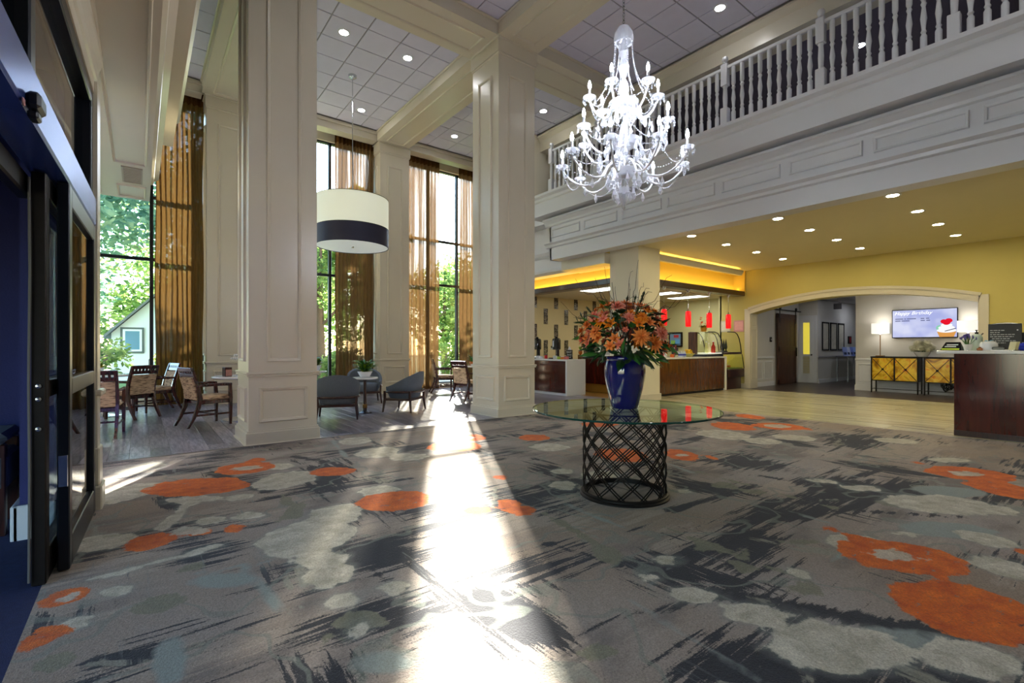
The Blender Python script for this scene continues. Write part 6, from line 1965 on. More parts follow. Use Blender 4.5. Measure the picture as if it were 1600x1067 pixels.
# floor-standing case
t = thing('pastry_case', 'floor-standing curved glass pastry case next to the arch wall', 'display case', (14.42, 7.80, 0.012))
MB().cbox(-0.44, 0.40, -0.34, 0.40, 0, 0.36, 0.01).build('cabinet', espresso, t)
MB().cbox(-0.46, 0.50, -0.40, 0.42, 0.36, 0.62, 0.02).build('lower_body', espresso, t)
MB().cbox(-0.46, 0.42, -0.36, 0.42, 1.06, 1.13, 0.008).build('middle_rail', espresso, t)
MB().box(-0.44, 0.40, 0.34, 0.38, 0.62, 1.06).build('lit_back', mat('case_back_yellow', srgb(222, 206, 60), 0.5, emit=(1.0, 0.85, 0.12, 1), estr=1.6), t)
MB().box(-0.44, 0.44, -0.36, 0.34, 0.62, 0.65).build('tray', mat('case_tray_green', srgb(110, 130, 50), 0.4), t)
v = [(-0.45, -0.36, 1.06), (0.40, -0.36, 1.06), (0.47, -0.39, 0.64), (-0.45, -0.39, 0.64)]
MB().add(v, [(0, 1, 2, 3)]).build('front_glass', cg, t)
MB().add([(0.40, -0.36, 1.06), (0.40, 0.38, 1.06), (0.47, 0.38, 0.64), (0.47, -0.39, 0.64)], [(0, 1, 2, 3)]).build('side_glass', cg, t)
arc2 = [(-0.44, 1.74), (-0.02, 1.74), (0.14, 1.68), (0.26, 1.54), (0.34, 1.34), (0.39, 1.13)]
for y in (-0.35, 0.38):
    MB().tube([(x, y, z) for x, z in arc2], 0.014, 6).build('edge_frame', dark_metal, t, smooth=60)
MB().tube([(0.40, -0.37, 1.06), (0.47, -0.40, 0.62)], 0.012, 6).build('edge_frame', dark_metal, t)
v = []
for x, z in arc2:
    v += [(x, -0.35, z), (x, 0.38, z)]
MB().add(v, [(2 * i, 2 * i + 1, 2 * i + 3, 2 * i + 2) for i in range(len(arc2) - 1)]).build('curved_glass', cg, t, smooth=60)
for i in range(3):
    q = thing('ornament', 'dark pointed ornament in the floor pastry case, %s from the counter' % ORD[i], 'ornament', (14.28 + 0.13 * i, 7.80, 1.145), group='dark ornaments in the floor pastry case')
    MB().lathe([(0.05, 0), (0.05, 0.02), (0.015, 0.05), (0.045, 0.14), (0.03, 0.25), (0, 0.42)], 12).build('body', mat('dark_glass_ornament', srgb(44, 50, 44), 0.15), q, smooth=40)
    MB().lathe([(0.052, 0), (0.052, 0.012), (0, 0.013)], 12).build('foot', black_metal, q)
for i in range(3):
    q = thing('pastry', 'golden pastry on the tray of the floor pastry case, %s from the counter' % ORD[i], 'pastry', (14.2 + 0.17 * i, 7.72, 0.665), group='pastries on the tray')
    MB().lathe([(0.055, 0), (0.07, 0.03), (0.05, 0.06), (0, 0.07)], 14, sx=1.2).build('bun', mat('pastry_crust', srgb(196, 130, 60), 0.6, var=0.2, vscale=20), q, smooth=60)
    MB().lathe([(0.04, 0.06), (0.03, 0.075), (0, 0.08)], 12).build('icing', white_petal, q, smooth=60)
# notices on the arch wall end
for i, (y, z0, c, lab) in enumerate(((7.62, 1.78, srgb(206, 150, 150), 'pinkish posted notice on the wall left of the arch'), (8.05, 1.78, srgb(200, 196, 176), 'pale posted notice on the wall behind the red pendants'))):
    t = thing('wall_notice', lab, 'notice', (14.995, y, z0))
    MB().cbox(-0.012, 0, -0.16, 0.16, 0, 0.36, 0.003).build('board', mat('notice_board_%d' % i, c, 0.5), t)
    MB().box(-0.0135, -0.012, -0.13, 0.13, 0.05, 0.32).build('sheet', mat('notice_sheet_%d' % i, (min(1, c[0] * 1.25), min(1, c[1] * 1.25), min(1, c[2] * 1.25), 1), 0.5, var=0.15, vscale=18), t)

# ------------------------------------------------------------------ front desk
t = thing('front_desk', 'polished dark mahogany front desk with a pale stone top', 'desk', (9.4, 1.59, 0.012))
ws = [0.0, -1.3, -2.6, -3.9]
for k in range(3):
    MB().cbox(0.0, 0.75, ws[k + 1] + 0.001, ws[k], 0.0, 1.19, 0.003).build('front_panel', mahogany, t)
MB().cbox(-0.03, 0.80, -4.0, 0.19, 1.19, 1.235, 0.006).build('worktop', quartz, t)
MB().cbox(-0.012, 0.0, -3.9, 0.0, 0.0, 0.08, 0.003).build('skirting', espresso, t)
DZ = 1.248
def dk(x, X=9.68):
    """place along the desk top from a bearing seen in the photo"""
    u = (x - 800.0) / 750.0
    d = (math.sin(YAW) + u * math.cos(YAW), math.cos(YAW) - u * math.sin(YAW))
    return (X, X * d[1] / d[0], DZ)
away = -PI / 2 + R(0)                    # local -Y looks toward -X (the lobby)
t = thing('tent_card', 'small black and lime tent card at the end of the front desk', 'tent card', dk(1488, 9.7), away - R(15))
b = MB().add([(-0.13, -0.05, 0), (0.13, -0.05, 0), (0.10, 0.0, 0.125), (-0.08, 0.0, 0.125), (-0.13, 0.05, 0), (0.13, 0.05, 0)], [(0, 1, 2, 3), (5, 4, 3, 2), (0, 3, 4), (1, 5, 2), (0, 4, 5, 1)])
b.build('card', blk, t)
tilt = rotm((0, -0.052, 0), 0, -math.atan2(0.05, 0.125))
MB().box(-0.115, 0.105, -0.001, 0.0, 0.008, 0.034, tilt).build('lime_strip', mat('lime_print', srgb(190, 214, 60), 0.6), t)
for z, x0, x1 in ((0.085, -0.06, 0.08), (0.055, -0.08, 0.06)):
    MB().box(x0, x1, -0.001, 0.0, z, z + 0.014, tilt).build('print_line', ink_w, t)
t = thing('lavender_pot', 'purple lavender in a small white pot on the front desk', 'potted plant', dk(1512, 9.62))
MB().lathe([(0.04, 0), (0.055, 0.09), (0.05, 0.09), (0, 0.08)], 20).build('pot', mat('matte_white_pot', srgb(206, 208, 206), 0.5), t, smooth=40)
rnd = random.Random(12)
b, b2 = MB(), MB()
for i in range(46):
    a = rnd.uniform(0, 6.28)
    q = rnd.uniform(0.1, 1.0)
    tip = Vector((0.10 * q * math.cos(a), 0.10 * q * math.sin(a), 0.24 - 0.07 * q))
    b.tube([(0.02 * math.cos(a), 0.02 * math.sin(a), 0.08), tuple(tip)], 0.0016, 4)
    b2.lathe([(0.002, -0.02), (0.007, -0.008), (0.006, 0.01), (0.0, 0.026)], 6, tuple(tip))
b.build('stalks', leaf_g, t)
b2.build('blossoms', mat('lavender_purple', srgb(96, 84, 150), 0.7), t)
t = thing('sanitizer_bottle', 'large translucent pump bottle with black nozzle on the front desk', 'bottle', dk(1526, 9.88))
MB().lathe([(0.062, 0), (0.068, 0.01), (0.068, 0.20), (0.05, 0.235), (0.02, 0.245)], 28).build('body', mat('frosted_plastic', srgb(200, 216, 206), 0.25), t, smooth=40)
MB().lathe([(0.02, 0.245), (0.022, 0.27), (0.008, 0.275), (0.008, 0.295)], 14).build('pump_collar', blk, t, smooth=40)
MB().cbox(-0.045, 0.012, -0.012, 0.012, 0.29, 0.307, 0.004).build('nozzle', blk, t)
t = thing('wooden_ornament', 'small amber wooden block between bottle and tissue holder on the desk', 'ornament', dk(1531, 9.52))
MB().cbox(-0.03, 0.03, -0.03, 0.03, 0, 0.035, 0.006).build('block', mat('amber_wood', srgb(150, 90, 40), 0.4), t)
MB().lathe([(0.02, 0.035), (0.012, 0.05), (0, 0.052)], 12).build('knob', mat('amber_wood2', srgb(120, 70, 30), 0.4), t)
t = thing('tissue_holder', 'rounded white tissue holder with a blue tissue on the front desk', 'tissue holder', dk(1544.5, 9.66))
MB().lathe([(0.095, 0), (0.10, 0.02), (0.10, 0.09), (0.08, 0.125), (0.04, 0.135), (0, 0.135)], 28).build('body', white_ceramic, t, smooth=40)
b = MB()
leaf_blade(b, (0.0, 0, 0.13), (0.3, 0.5, 0.25), 0.07, 0.06, 0.2)
leaf_blade(b, (0.0, 0, 0.13), (0.1, -0.6, 0.3), 0.06, 0.06, 0.2)
b.build('tissue', mat('blue_tissue', srgb(60, 150, 200), 0.6), t)
t = thing('pen_stand', 'curved dark brown pen standing behind the tissue holder', 'pen stand', dk(1535, 10.04))
MB().lathe([(0.035, 0), (0.035, 0.03), (0.012, 0.04)], 16).build('foot', espresso, t, smooth=40)
MB().tube([(0, 0.0, 0.035), (0, 0.035, 0.11), (0, 0.04, 0.16), (0, 0.015, 0.23), (0, -0.01, 0.26)], [0.012, 0.014, 0.012, 0.011, 0.008], 8).build('pen', espresso, t, smooth=60)
t = thing('desk_sign', 'tall black information sign with rows of white writing on the front desk', 'sign', dk(1570, 9.8), away)
MB().cbox(-0.17, 0.17, -0.006, 0.006, 0.02, 0.385, 0.003).build('board', mat('charcoal_sign', srgb(40, 40, 38), 0.5), t)
b = MB()
pts = [(-0.172 + 0.344 * i / 10, 0.0, 0.375 + 0.018 * math.sin(PI * i / 10)) for i in range(11)]
MB().tube(pts, 0.005, 6).build('arched_top', steel, t)
MB().cbox(-0.10, 0.10, -0.05, 0.05, 0.0, 0.02, 0.004).build('foot', steel, t)
for i, (x0, x1) in enumerate(((-0.15, 0.0), (-0.15, -0.05), (-0.15, 0.10), (-0.15, 0.09), (-0.13, 0.05), (-0.15, 0.11), (-0.15, 0.01))):
    z = 0.285 - i * 0.03
    x = x0
    k = 0
    while x < x1:
        w_ = (0.028, 0.04, 0.02, 0.034)[(i + k) % 4]
        MB().box(x, min(x + w_, x1), -0.0075, -0.006, z, z + 0.010).build('print_line', mat('sign_ink', srgb(196, 196, 190), 0.6), t)
        x += w_ + 0.008
        k += 1
MB().box(0.12, 0.135, -0.0075, -0.006, 0.285, 0.30).build('print_mark', ink_w, t)
t = thing('desk_phone', 'dark desk phone on white papers in front of the black sign', 'phone', dk(1567, 9.56), away + R(10))
MB().cbox(-0.12, 0.12, -0.07, 0.07, 0, 0.012, 0.002).build('papers', white_petal, t)
MB().cbox(-0.11, 0.02, -0.05, 0.05, 0.012, 0.05, 0.008).build('phone_body', blk, t)
for i in range(9):
    MB().cbox(-0.06 + 0.022 * (i % 3), -0.044 + 0.022 * (i % 3), -0.03 + 0.02 * (i // 3), -0.016 + 0.02 * (i // 3), 0.05, 0.055, 0.002).build('key', mat('key_grey', srgb(190, 190, 194), 0.5), t)
t = thing('card_rack', 'clear slanted leaflet rack next to the black sign', 'leaflet rack', dk(1580, 9.5), away - R(30))
for k in range(3):
    MB().box(-0.04, 0.04, -0.002, 0.002, 0.0, 0.13, rotm((0, k * 0.025, 0), 0, -R(18))).build('leaflet', mat('leaflet_cream', srgb(206, 200, 160), 0.5), t)
MB().cbox(-0.045, 0.045, -0.01, 0.08, 0, 0.01, 0.002).build('base', steel, t)
t = thing('monitor', 'back of a dark computer monitor at the edge of the front desk', 'monitor', dk(1604, 10.0), away)
MB().cbox(-0.16, 0.16, -0.012, 0.012, 0.09, 0.26, 0.004).build('screen_back', dark_metal, t)
MB().box(-0.15, 0.15, -0.0135, -0.012, 0.09, 0.12).build('pale_strip', mat('pale_strip', srgb(190, 196, 196), 0.4), t)
MB().cbox(-0.03, 0.03, -0.01, 0.02, 0.0, 0.10, 0.004).build('stand', dark_metal, t)
t = thing('yarn_ball', 'bright blue ball at the edge of the front desk', 'ball', dk(1598, 9.72))
MB().lathe([(0, 0), (0.03, 0.006), (0.052, 0.03), (0.06, 0.055), (0.052, 0.085), (0.03, 0.105), (0, 0.112)], 20).build('ball', mat('royal_blue', srgb(24, 50, 200), 0.7, bump=0.6, bscale=60), t, smooth=80)
MB().tube([(0.06 * math.cos(a), 0.06 * math.sin(a), 0.056) for a in [i * 0.3 for i in range(22)]], 0.003, 5).build('seam', mat('royal_blue2', srgb(16, 34, 150), 0.7), t)
t = thing('basket', 'small brown basket behind the blue ball on the front desk', 'basket', dk(1590, 9.92))
MB().lathe([(0.08, 0), (0.095, 0.08), (0.085, 0.08), (0.07, 0.02), (0, 0.015)], 20).build('body', mat('brown_wicker', srgb(130, 70, 36), 0.7, bump=0.5, bscale=80), t, smooth=40)
MB().lathe([(0.094, 0.075), (0.10, 0.08), (0.094, 0.088), (0.085, 0.08)], 20).build('rim', MAT['brown_wicker'], t, smooth=40)

# ------------------------------------------------------------------ television, console, lamps
t = thing('television', 'wall television showing Happy Birthday and a cupcake', 'television', (16.985, 3.485, 1.55))
MB().cbox(-0.05, 0.0, -0.70, 0.70, 0.0, 0.79, 0.008).build('casing', blk, t)
def screen_mat():
    m = bpy.data.materials.new('screen_glow')
    m.use_nodes = True
    nt = m.node_tree
    nt.nodes.clear()
    out = nt.nodes.new('ShaderNodeOutputMaterial')
    e = nt.nodes.new('ShaderNodeEmission')
    e.inputs['Strength'].default_value = 0.95
    tc = nt.nodes.new('ShaderNodeTexCoord')
    n = nt.nodes.new('ShaderNodeTexNoise')
    n.inputs['Scale'].default_value = 2.2
    nt.links.new(tc.outputs['Object'], n.inputs['Vector'])
    c = ramp(nt, n.outputs['Fac'], [(0.35, srgb(176, 184, 236)), (0.65, srgb(222, 226, 252))])
    nt.links.new(c, e.inputs['Color'])
    nt.links.new(e.outputs[0], out.inputs['Surface'])
    return m
MB().box(-0.053, -0.05, -0.68, 0.68, 0.02, 0.77).build('screen', screen_mat(), t)
TR = (PI / 2, 0, -PI / 2)
text('lettering', 'Happy Birthday', 0.13, emis('screen_white', (1, 1, 1, 1), 1.3), t, (-0.0545, 0.64, 0.645), TR, 0.35)
ink = emis('screen_ink', srgb(96, 100, 140), 0.9)
for z, segs in ((0.52, ((0.62, 0.44), (0.42, 0.38), (0.36, 0.16), (0.06, -0.02), (-0.05, -0.12))), (0.465, ((0.62, 0.5), (0.48, 0.3), (0.06, -0.03), (-0.06, -0.14)))):
    for a, b_ in segs:
        MB().box(-0.0545, -0.053, b_, a, z, z + 0.022).build('text_line', ink, t)
cup = MB().add([(-0.0545, -0.28, 0.16), (-0.0545, -0.67, 0.16), (-0.0545, -0.62, 0.02), (-0.0545, -0.33, 0.02)], [(0, 1, 2, 3)])
cup.build('cupcake_case', emis('screen_cake', srgb(226, 160, 84), 0.95), t)
def disc(y, z, ry, rz, x, col, nm):
    v = [(x, y + ry * math.cos(a), z + rz * math.sin(a)) for a in [i * 2 * PI / 24 for i in range(24)]]
    MB().add(v, [tuple(range(24))]).build(nm, col, t)
sg = emis('screen_mint', srgb(150, 220, 190), 0.9)
disc(-0.36, 0.26, 0.10, 0.08, -0.0548, sg, 'cupcake_swirl')
wht = emis('screen_white2', (0.97, 0.98, 1, 1), 1.0)
for i, (y, z, ry, rz) in enumerate(((-0.475, 0.19, 0.20, 0.06), (-0.475, 0.26, 0.17, 0.06), (-0.475, 0.33, 0.12, 0.05))):
    disc(y, z, ry, rz, -0.0552 - i * 0.0003, wht, 'cupcake_icing')
MB().bar((-0.0565, -0.44, 0.17), (-0.0565, -0.66, 0.24), 0.001, 0.018).build('icing_shadow_line', emis('screen_line', srgb(40, 50, 70), 0.9), t)
for i, (y, z, r_) in enumerate(((-0.42, 0.43, 0.07), (-0.52, 0.45, 0.075), (-0.475, 0.40, 0.08))):
    disc(y, z, r_, r_ * 0.8, -0.0562 - i * 0.0002, emis('screen_red', (0.85, 0.01, 0.03, 1), 0.95), 'cupcake_topping')

def amber_panel():
    m = bpy.data.materials.new('amber_agate_panel')
    m.use_nodes = True
    nt = m.node_tree
    b = nt.nodes['Principled BSDF']
    b.inputs['Roughness'].default_value = 0.12
    tc = nt.nodes.new('ShaderNodeTexCoord')
    oi = nt.nodes.new('ShaderNodeObjectInfo')
    ad = nt.nodes.new('ShaderNodeVectorMath')
    sc = nt.nodes.new('ShaderNodeVectorMath')
    sc.operation = 'SCALE'
    sc.inputs['Scale'].default_value = 30
    nt.links.new(oi.outputs['Random'], sc.inputs[0])
    nt.links.new(tc.outputs['Object'], ad.inputs[0])
    nt.links.new(sc.outputs[0], ad.inputs[1])
    n = nt.nodes.new('ShaderNodeTexNoise')
    n.inputs['Scale'].default_value = 2.6
    n.inputs['Detail'].default_value = 5
    n.inputs['Distortion'].default_value = 1.6
    nt.links.new(ad.outputs[0], n.inputs['Vector'])
    c = ramp(nt, n.outputs['Fac'], [(0.28, srgb(110, 70, 20)), (0.42, srgb(204, 150, 20)), (0.54, srgb(240, 206, 60)), (0.66, srgb(226, 130, 20)), (0.8, srgb(190, 180, 170))])
    nt.links.new(c, b.inputs['Base Color'])
    return m
amb = amber_panel()
for k, (y0, lab) in enumerate(((3.53, 'black metal console with amber doors, under the lamp and television'), (2.36, 'black metal console with amber doors, partly hidden by the front desk'))):
    t = thing('console_table', lab, 'console', (16.70, y0 + 0.5, 0.011), group='black metal consoles with amber doors')
    MB().cbox(-0.22, 0.22, -0.54, 0.54, 0.985, 1.02, 0.005).build('table_top', black_metal, t)
    MB().cbox(-0.19, 0.21, -0.52, 0.52, 0.34, 0.985, 0.004).build('case', espresso, t)
    for s in (-1, 1):
        for x in (-0.2, 0.2):
            MB().bar((x, s * 0.515, 0), (x, s * 0.515, 0.99), 0.03, 0.03).build('leg', black_metal, t)
        MB().bar((-0.2, s * 0.515, 0.10), (0.2, s * 0.515, 0.10), 0.015, 0.015).build('side_rail', black_metal, t)
        d = MB().cbox(-0.012, 0.0, -0.245, 0.245, 0.0, 0.62, 0.003).build('door', amb, t)
        d.location = (-0.19, s * 0.255, 0.355)
        MB().bar((-0.016, -0.24, 0.01), (-0.016, 0.24, 0.61), 0.012, 0.012).build('cross_bar', black_metal, d)
        MB().bar((-0.016, 0.24, 0.01), (-0.016, -0.24, 0.61), 0.012, 0.012).build('cross_bar', black_metal, d)
        MB().lathe([(0.028, 0), (0.028, 0.006), (0.012, 0.014), (0, 0.016)], 14, M=rotm((-0.018, 0, 0.31), 0, 0, -PI / 2)).build('boss', black_metal, d, smooth=40)
    MB().bar((-0.2, -0.01, 0.33), (-0.2, -0.01, 0.99), 0.03, 0.03).build('centre_stile', black_metal, t)
    MB().bar((0.0, -0.515, 0.10), (0.0, 0.515, 0.10), 0.015, 0.015).build('stretcher', black_metal, t)
    MB().bar((-0.2, -0.515, 0.345), (-0.2, 0.515, 0.345), 0.025, 0.025).build('lower_rail', black_metal, t)
shade_m = mat('lit_lamp_shade', srgb(240, 238, 230), 0.8, emit=(1.0, 0.96, 0.88, 1), estr=0.9)
def table_lamp():
    t = thing('table_lamp', '', 'lamp')
    MB().cbox(-0.09, 0.09, -0.09, 0.09, 0, 0.025, 0.005).build('base', mat('aged_brass', srgb(130, 96, 50), 0.35, metal=0.9), t)
    MB().lathe([(0.012, 0.025), (0.012, 0.62)], 12).build('stem', MAT['aged_brass'], t)
    MB().lathe([(0.205, 0.65), (0.205, 0.94), (0.198, 0.94), (0.198, 0.65)], 36).build('shade', shade_m, t, smooth=40)
    MB().lathe([(0.008, 0.62), (0.02, 0.66), (0.03, 0.75), (0.0, 0.80)], 12).build('bulb', emis('lamp_bulb', (1, 0.92, 0.78, 1), 12), t, smooth=40)
    lamp('table_lamp_glow', 'POINT', (0, 0, 0.97), 4.5, (1.0, 0.93, 0.80), t, shadow_soft_size=0.08)
    lamp('table_lamp_glow', 'POINT', (0, 0, 0.60), 2.0, (1.0, 0.93, 0.80), t, shadow_soft_size=0.05)
    return t
tl = table_lamp()
for i, (y, lab) in enumerate(((4.40, 'lit table lamp with white drum shade on the console, left of the television'), (2.56, 'lit table lamp with white drum shade, partly behind the television edge and desk bottle'))):
    c = tl if i == 0 else copy_tree(tl)
    c.location = (16.72, y, 1.032)
    c['label'] = lab
    c['group'] = 'table lamps on the consoles'
# hydrangeas
t = thing('hydrangea_bowl', 'white hydrangeas in a shallow white bowl on the console', 'flowers', (16.68, 3.46, 1.032))
bowl(t, 0.18, 0.13)
rnd = random.Random(31)
hy = MB()
hy.lathe([(0, -0.075), (0.05, -0.055), (0.078, 0), (0.05, 0.055), (0, 0.078)], 12)
for i in range(110):
    el = math.asin(rnd.uniform(-0.6, 1))
    az = rnd.uniform(0, 6.28)
    c = Vector((math.cos(az) * math.cos(el), math.sin(az) * math.cos(el), math.sin(el))) * 0.095
    for j in range(4):
        a = j * PI / 2
        leaf_blade(hy, c, (math.cos(a + az), math.sin(a + az), 0.3), 0.034, 0.032, 0.1, 2)
hme = hy.mesh('hydrangea_head')
hme.materials.append(mat('hydrangea_white', srgb(236, 234, 214), 0.6))
for i, (y, z, x) in enumerate(((-0.17, 0.24, 0), (0.0, 0.30, 0.05), (0.17, 0.24, 0), (-0.09, 0.36, 0), (0.09, 0.36, 0.02), (0.0, 0.22, -0.12), (-0.13, 0.20, -0.08), (0.13, 0.20, -0.08))):
    put('flower_head', hme, None, t, (x, y, z), (0, 0, i))
b = MB()
for i in range(22):
    a = rnd.uniform(0, 6.28)
    leaf_blade(b, (0.1 * math.cos(a), 0.1 * math.sin(a), 0.14), (math.cos(a), math.sin(a), 0.4), 0.16, 0.07, 0.4)
b.build('leaves', leaf_d, t)
# cord bundle
pts = [(16.9, 3.25 + 0.0, 0.62)]
rnd = random.Random(2)
for i in range(60):
    a = i * 0.7
    pts.append((16.82 + 0.05 * math.sin(a * 1.3), 3.05 - 0.002 * i + 0.09 * math.cos(a) * (0.4 + 0.6 * math.sin(i * 0.21) ** 2), 0.26 + 0.10 * math.sin(a) + 0.05 * math.sin(i * 0.3)))
pts.append((16.9, 2.7, 0.5))
o = MB().tube(pts, 0.008, 5).build('power_cord', mat('black_rubber', srgb(12, 12, 12), 0.5), smooth=60)
tag(o, 'tangled black power cord hanging under the console', 'cord')

# ------------------------------------------------------------------ corridor
t = thing('door_3', 'dark wood sliding barn door in the corridor', 'barn door', (17.8, 7.36, 0.02), kind='structure')
for i in range(6):
    MB().cbox(-0.74 + i * 0.247, -0.74 + (i + 1) * 0.247 - 0.004, -0.02, 0.02, 0, 2.42, 0.004).build('plank', barn, t)
for z in (0.02, 1.14, 2.26):
    MB().cbox(-0.74, 0.74, -0.035, -0.02, z, z + 0.16, 0.004).build('cross_rail', barn, t)
for x in (-0.735, 0.60):
    MB().cbox(x, x + 0.135, -0.035, -0.02, 0.0, 2.42, 0.004).build('stile', barn, t)
for x in (-0.62, 0.64):
    MB().cbox(x - 0.03, x + 0.03, -0.045, -0.035, 2.1, 2.62, 0.004).build('hanger_strap', black_metal, t)
    MB().lathe([(0.06, 0), (0.06, 0.03), (0, 0.03)], 16, M=rotm((x, -0.04, 2.60), 0, PI / 2)).build('roller', black_metal, t)
MB().cbox(-1.0, 1.15, -0.02, 0.0, 2.53, 2.57, 0.004).build('track', black_metal, t)
MB().cbox(0.66, 0.69, -0.07, -0.035, 0.95, 1.25, 0.006).build('pull_handle', black_metal, t)
t = thing('wall_control', 'small black square control on the wall beside the barn door', 'wall control', (16.72, 7.42, 1.55))
MB().cbox(-0.07, 0.07, -0.02, 0, -0.08, 0.08, 0.006).build('plate', blk, t)
MB().cbox(-0.03, 0.03, -0.026, -0.02, -0.03, 0.03, 0.003).build('button', mat('button_grey', srgb(170, 170, 172), 0.4), t)
t = thing('door_4', 'narrow white door with lit glass and louvres past the barn door', 'door', (18.94, 7.12, 0.02), kind='structure')
MB().cbox(-0.03, 0.0, -0.30, 0.30, 0, 2.4, 0.005).build('casing', white_paint, t)
MB().cbox(-0.045, -0.03, -0.20, 0.24, 0.02, 2.28, 0.004).build('leaf', white_paint, t)
MB().box(-0.048, -0.045, -0.08, 0.13, 1.02, 2.15).build('lit_pane', mat('lit_yellow_pane', srgb(230, 214, 60), 0.3, emit=(1, 0.82, 0.10, 1), estr=0.55), t)
for i in range(16):
    MB().box(-0.052, -0.045, -0.08, 0.13, 0.34 + i * 0.038, 0.36 + i * 0.038).build('louver', mat('louver_brass', srgb(176, 160, 90), 0.5), t)
MB().lathe([(0.02, 0), (0.03, 0.03), (0, 0.05)], 12, M=rotm((-0.05, -0.15, 1.0), 0, 0, -PI / 2)).build('knob', black_metal, t, smooth=40)
art = mat('framed_print', srgb(190, 186, 172), 0.5, var=0.4, vscale=7)
for i, x in enumerate((19.62, 20.38, 21.13)):
    t = thing('framed_picture', 'tall black framed print on the corridor wall, %s from the barn door' % ORD[i], 'picture', (x, 6.80, 1.17), group='tall framed prints in the corridor')
    for a, b_, c, d in ((-0.31, -0.26, 0, 1.03), (0.26, 0.31, 0, 1.03), (-0.26, 0.26, 0, 0.05), (-0.26, 0.26, 0.98, 1.03)):
        MB().cbox(a, b_, -0.03, 0, c, d, 0.004).build('frame_side', blk, t)
    MB().box(-0.26, 0.26, -0.012, 0, 0.05, 0.98).build('print', art, t)
t = thing('fire_alarm', 'small red alarm box at the end of the picture row', 'alarm', (22.0, 6.80, 1.42))
MB().cbox(-0.14, 0.14, -0.05, 0, 0, 0.30, 0.008).build('frame', blk, t)
MB().cbox(-0.10, 0.08, -0.055, -0.05, 0.04, 0.26, 0.003).build('red_face', mat('alarm_red', srgb(150, 24, 30), 0.5), t)
t = thing('exit_sign', 'dark hanging sign near the corridor ceiling', 'sign', (19.3, 6.3, 2.62))
MB().cbox(-0.03, 0.03, -0.12, 0.12, 0, 0.2, 0.006).build('box', mat('sign_grey', srgb(60, 60, 66), 0.4), t)
MB().tube([(0, 0, 0.2), (0, 0, 0.4)], 0.008, 6).build('rod', steel, t)
t = thing('corridor_table', 'slim console table with brochures against the corridor wall', 'table', (21.3, 6.52, 0.011))
MB().cbox(-0.9, 0.9, -0.2, 0.2, 0.90, 0.95, 0.005).build('table_top', mat('slate_top', srgb(90, 92, 100), 0.3), t)
for x in (-0.85, 0.85):
    for y in (-0.17, 0.17):
        MB().bar((x, y, 0), (x, y, 0.9), 0.035, 0.035).build('leg', steel, t)
for i in range(4):
    c = (srgb(150, 170, 230), srgb(200, 210, 240), srgb(110, 130, 210), srgb(140, 170, 230))[i]
    t = thing('brochure_stand', 'upright blue brochure on the corridor table, %s from the pictures' % ORD[i], 'brochure', (20.8 + 0.32 * i, 6.52, 0.962), R(-18), group='brochures on the corridor table')
    MB().box(-0.12, 0.12, -0.004, 0.004, 0.0, 0.34, rotm((0, 0, 0), 0, -R(12))).build('sheet', mat('brochure_%d' % i, c, 0.4), t)
    MB().box(-0.08, 0.06, -0.006, -0.004, 0.05, 0.14, rotm((0, 0, 0), 0, -R(12))).build('print', mat('brochure_ink', srgb(40, 50, 90), 0.5), t)
    MB().bar((0, 0.06, 0.0), (0, 0.04, 0.2), 0.06, 0.004).build('strut', blk, t)
for x in (18.2, 21.5):
    downlight(x, 5.9, 2.998, 'recessed downlight of the dim corridor', 9, (0.86, 0.9, 1.0), True, 'downlights of the corridor')
downlight(16.1, 3.4, 2.998, 'recessed downlight before the television wall', 12, (1.0, 0.95, 0.88), True, None)

# ------------------------------------------------------------------ outdoors
grass_m = mat('lawn_green', srgb(92, 120, 50), 0.95, var=0.4, vscale=1.5)
o = MB().box(-40, 60, 13.62, 80, -0.4, -0.12).build('ground', grass_m)
struct(o, 'sunlit lawn outside the tall windows', 'lawn')
o = MB().box(-12, 30, 13.6, 17.4, -0.12, -0.06).build('terrace', mat('terrace_paving', srgb(190, 186, 176), 0.8, var=0.1))
struct(o, 'pale paved terrace just outside the windows', 'terrace')
def foliage(name, cols):
    m = bpy.data.materials.new(name)
    m.use_nodes = True
    nt = m.node_tree
    nt.nodes.clear()
    out = nt.nodes.new('ShaderNodeOutputMaterial')
    d = nt.nodes.new('ShaderNodeBsdfDiffuse')
    tl = nt.nodes.new('ShaderNodeBsdfTranslucent')
    mx = nt.nodes.new('ShaderNodeMixShader')
    mx.inputs[0].default_value = 0.5
    tc = nt.nodes.new('ShaderNodeTexCoord')
    n = nt.nodes.new('ShaderNodeTexNoise')
    n.inputs['Scale'].default_value = 1.7
    n.inputs['Detail'].default_value = 5
    nt.links.new(tc.outputs['Object'], n.inputs['Vector'])
    c = ramp(nt, n.outputs['Fac'], [(0.3, cols[0]), (0.5, cols[1]), (0.7, cols[2])])
    nt.links.new(c, d.inputs['Color'])
    nt.links.new(c, tl.inputs['Color'])
    nt.links.new(d.outputs[0], mx.inputs[1])
    nt.links.new(tl.outputs[0], mx.inputs[2])
    nt.links.new(mx.outputs[0], out.inputs['Surface'])
    return m
fol = [foliage('tree_foliage', (srgb(70, 104, 60), srgb(124, 152, 84), srgb(186, 196, 112))), foliage('blue_green_foliage', (srgb(66, 104, 92), srgb(112, 148, 118), srgb(166, 186, 140)))]
bark = mat('bark', srgb(96, 76, 62), 0.9, var=0.3, vscale=4)
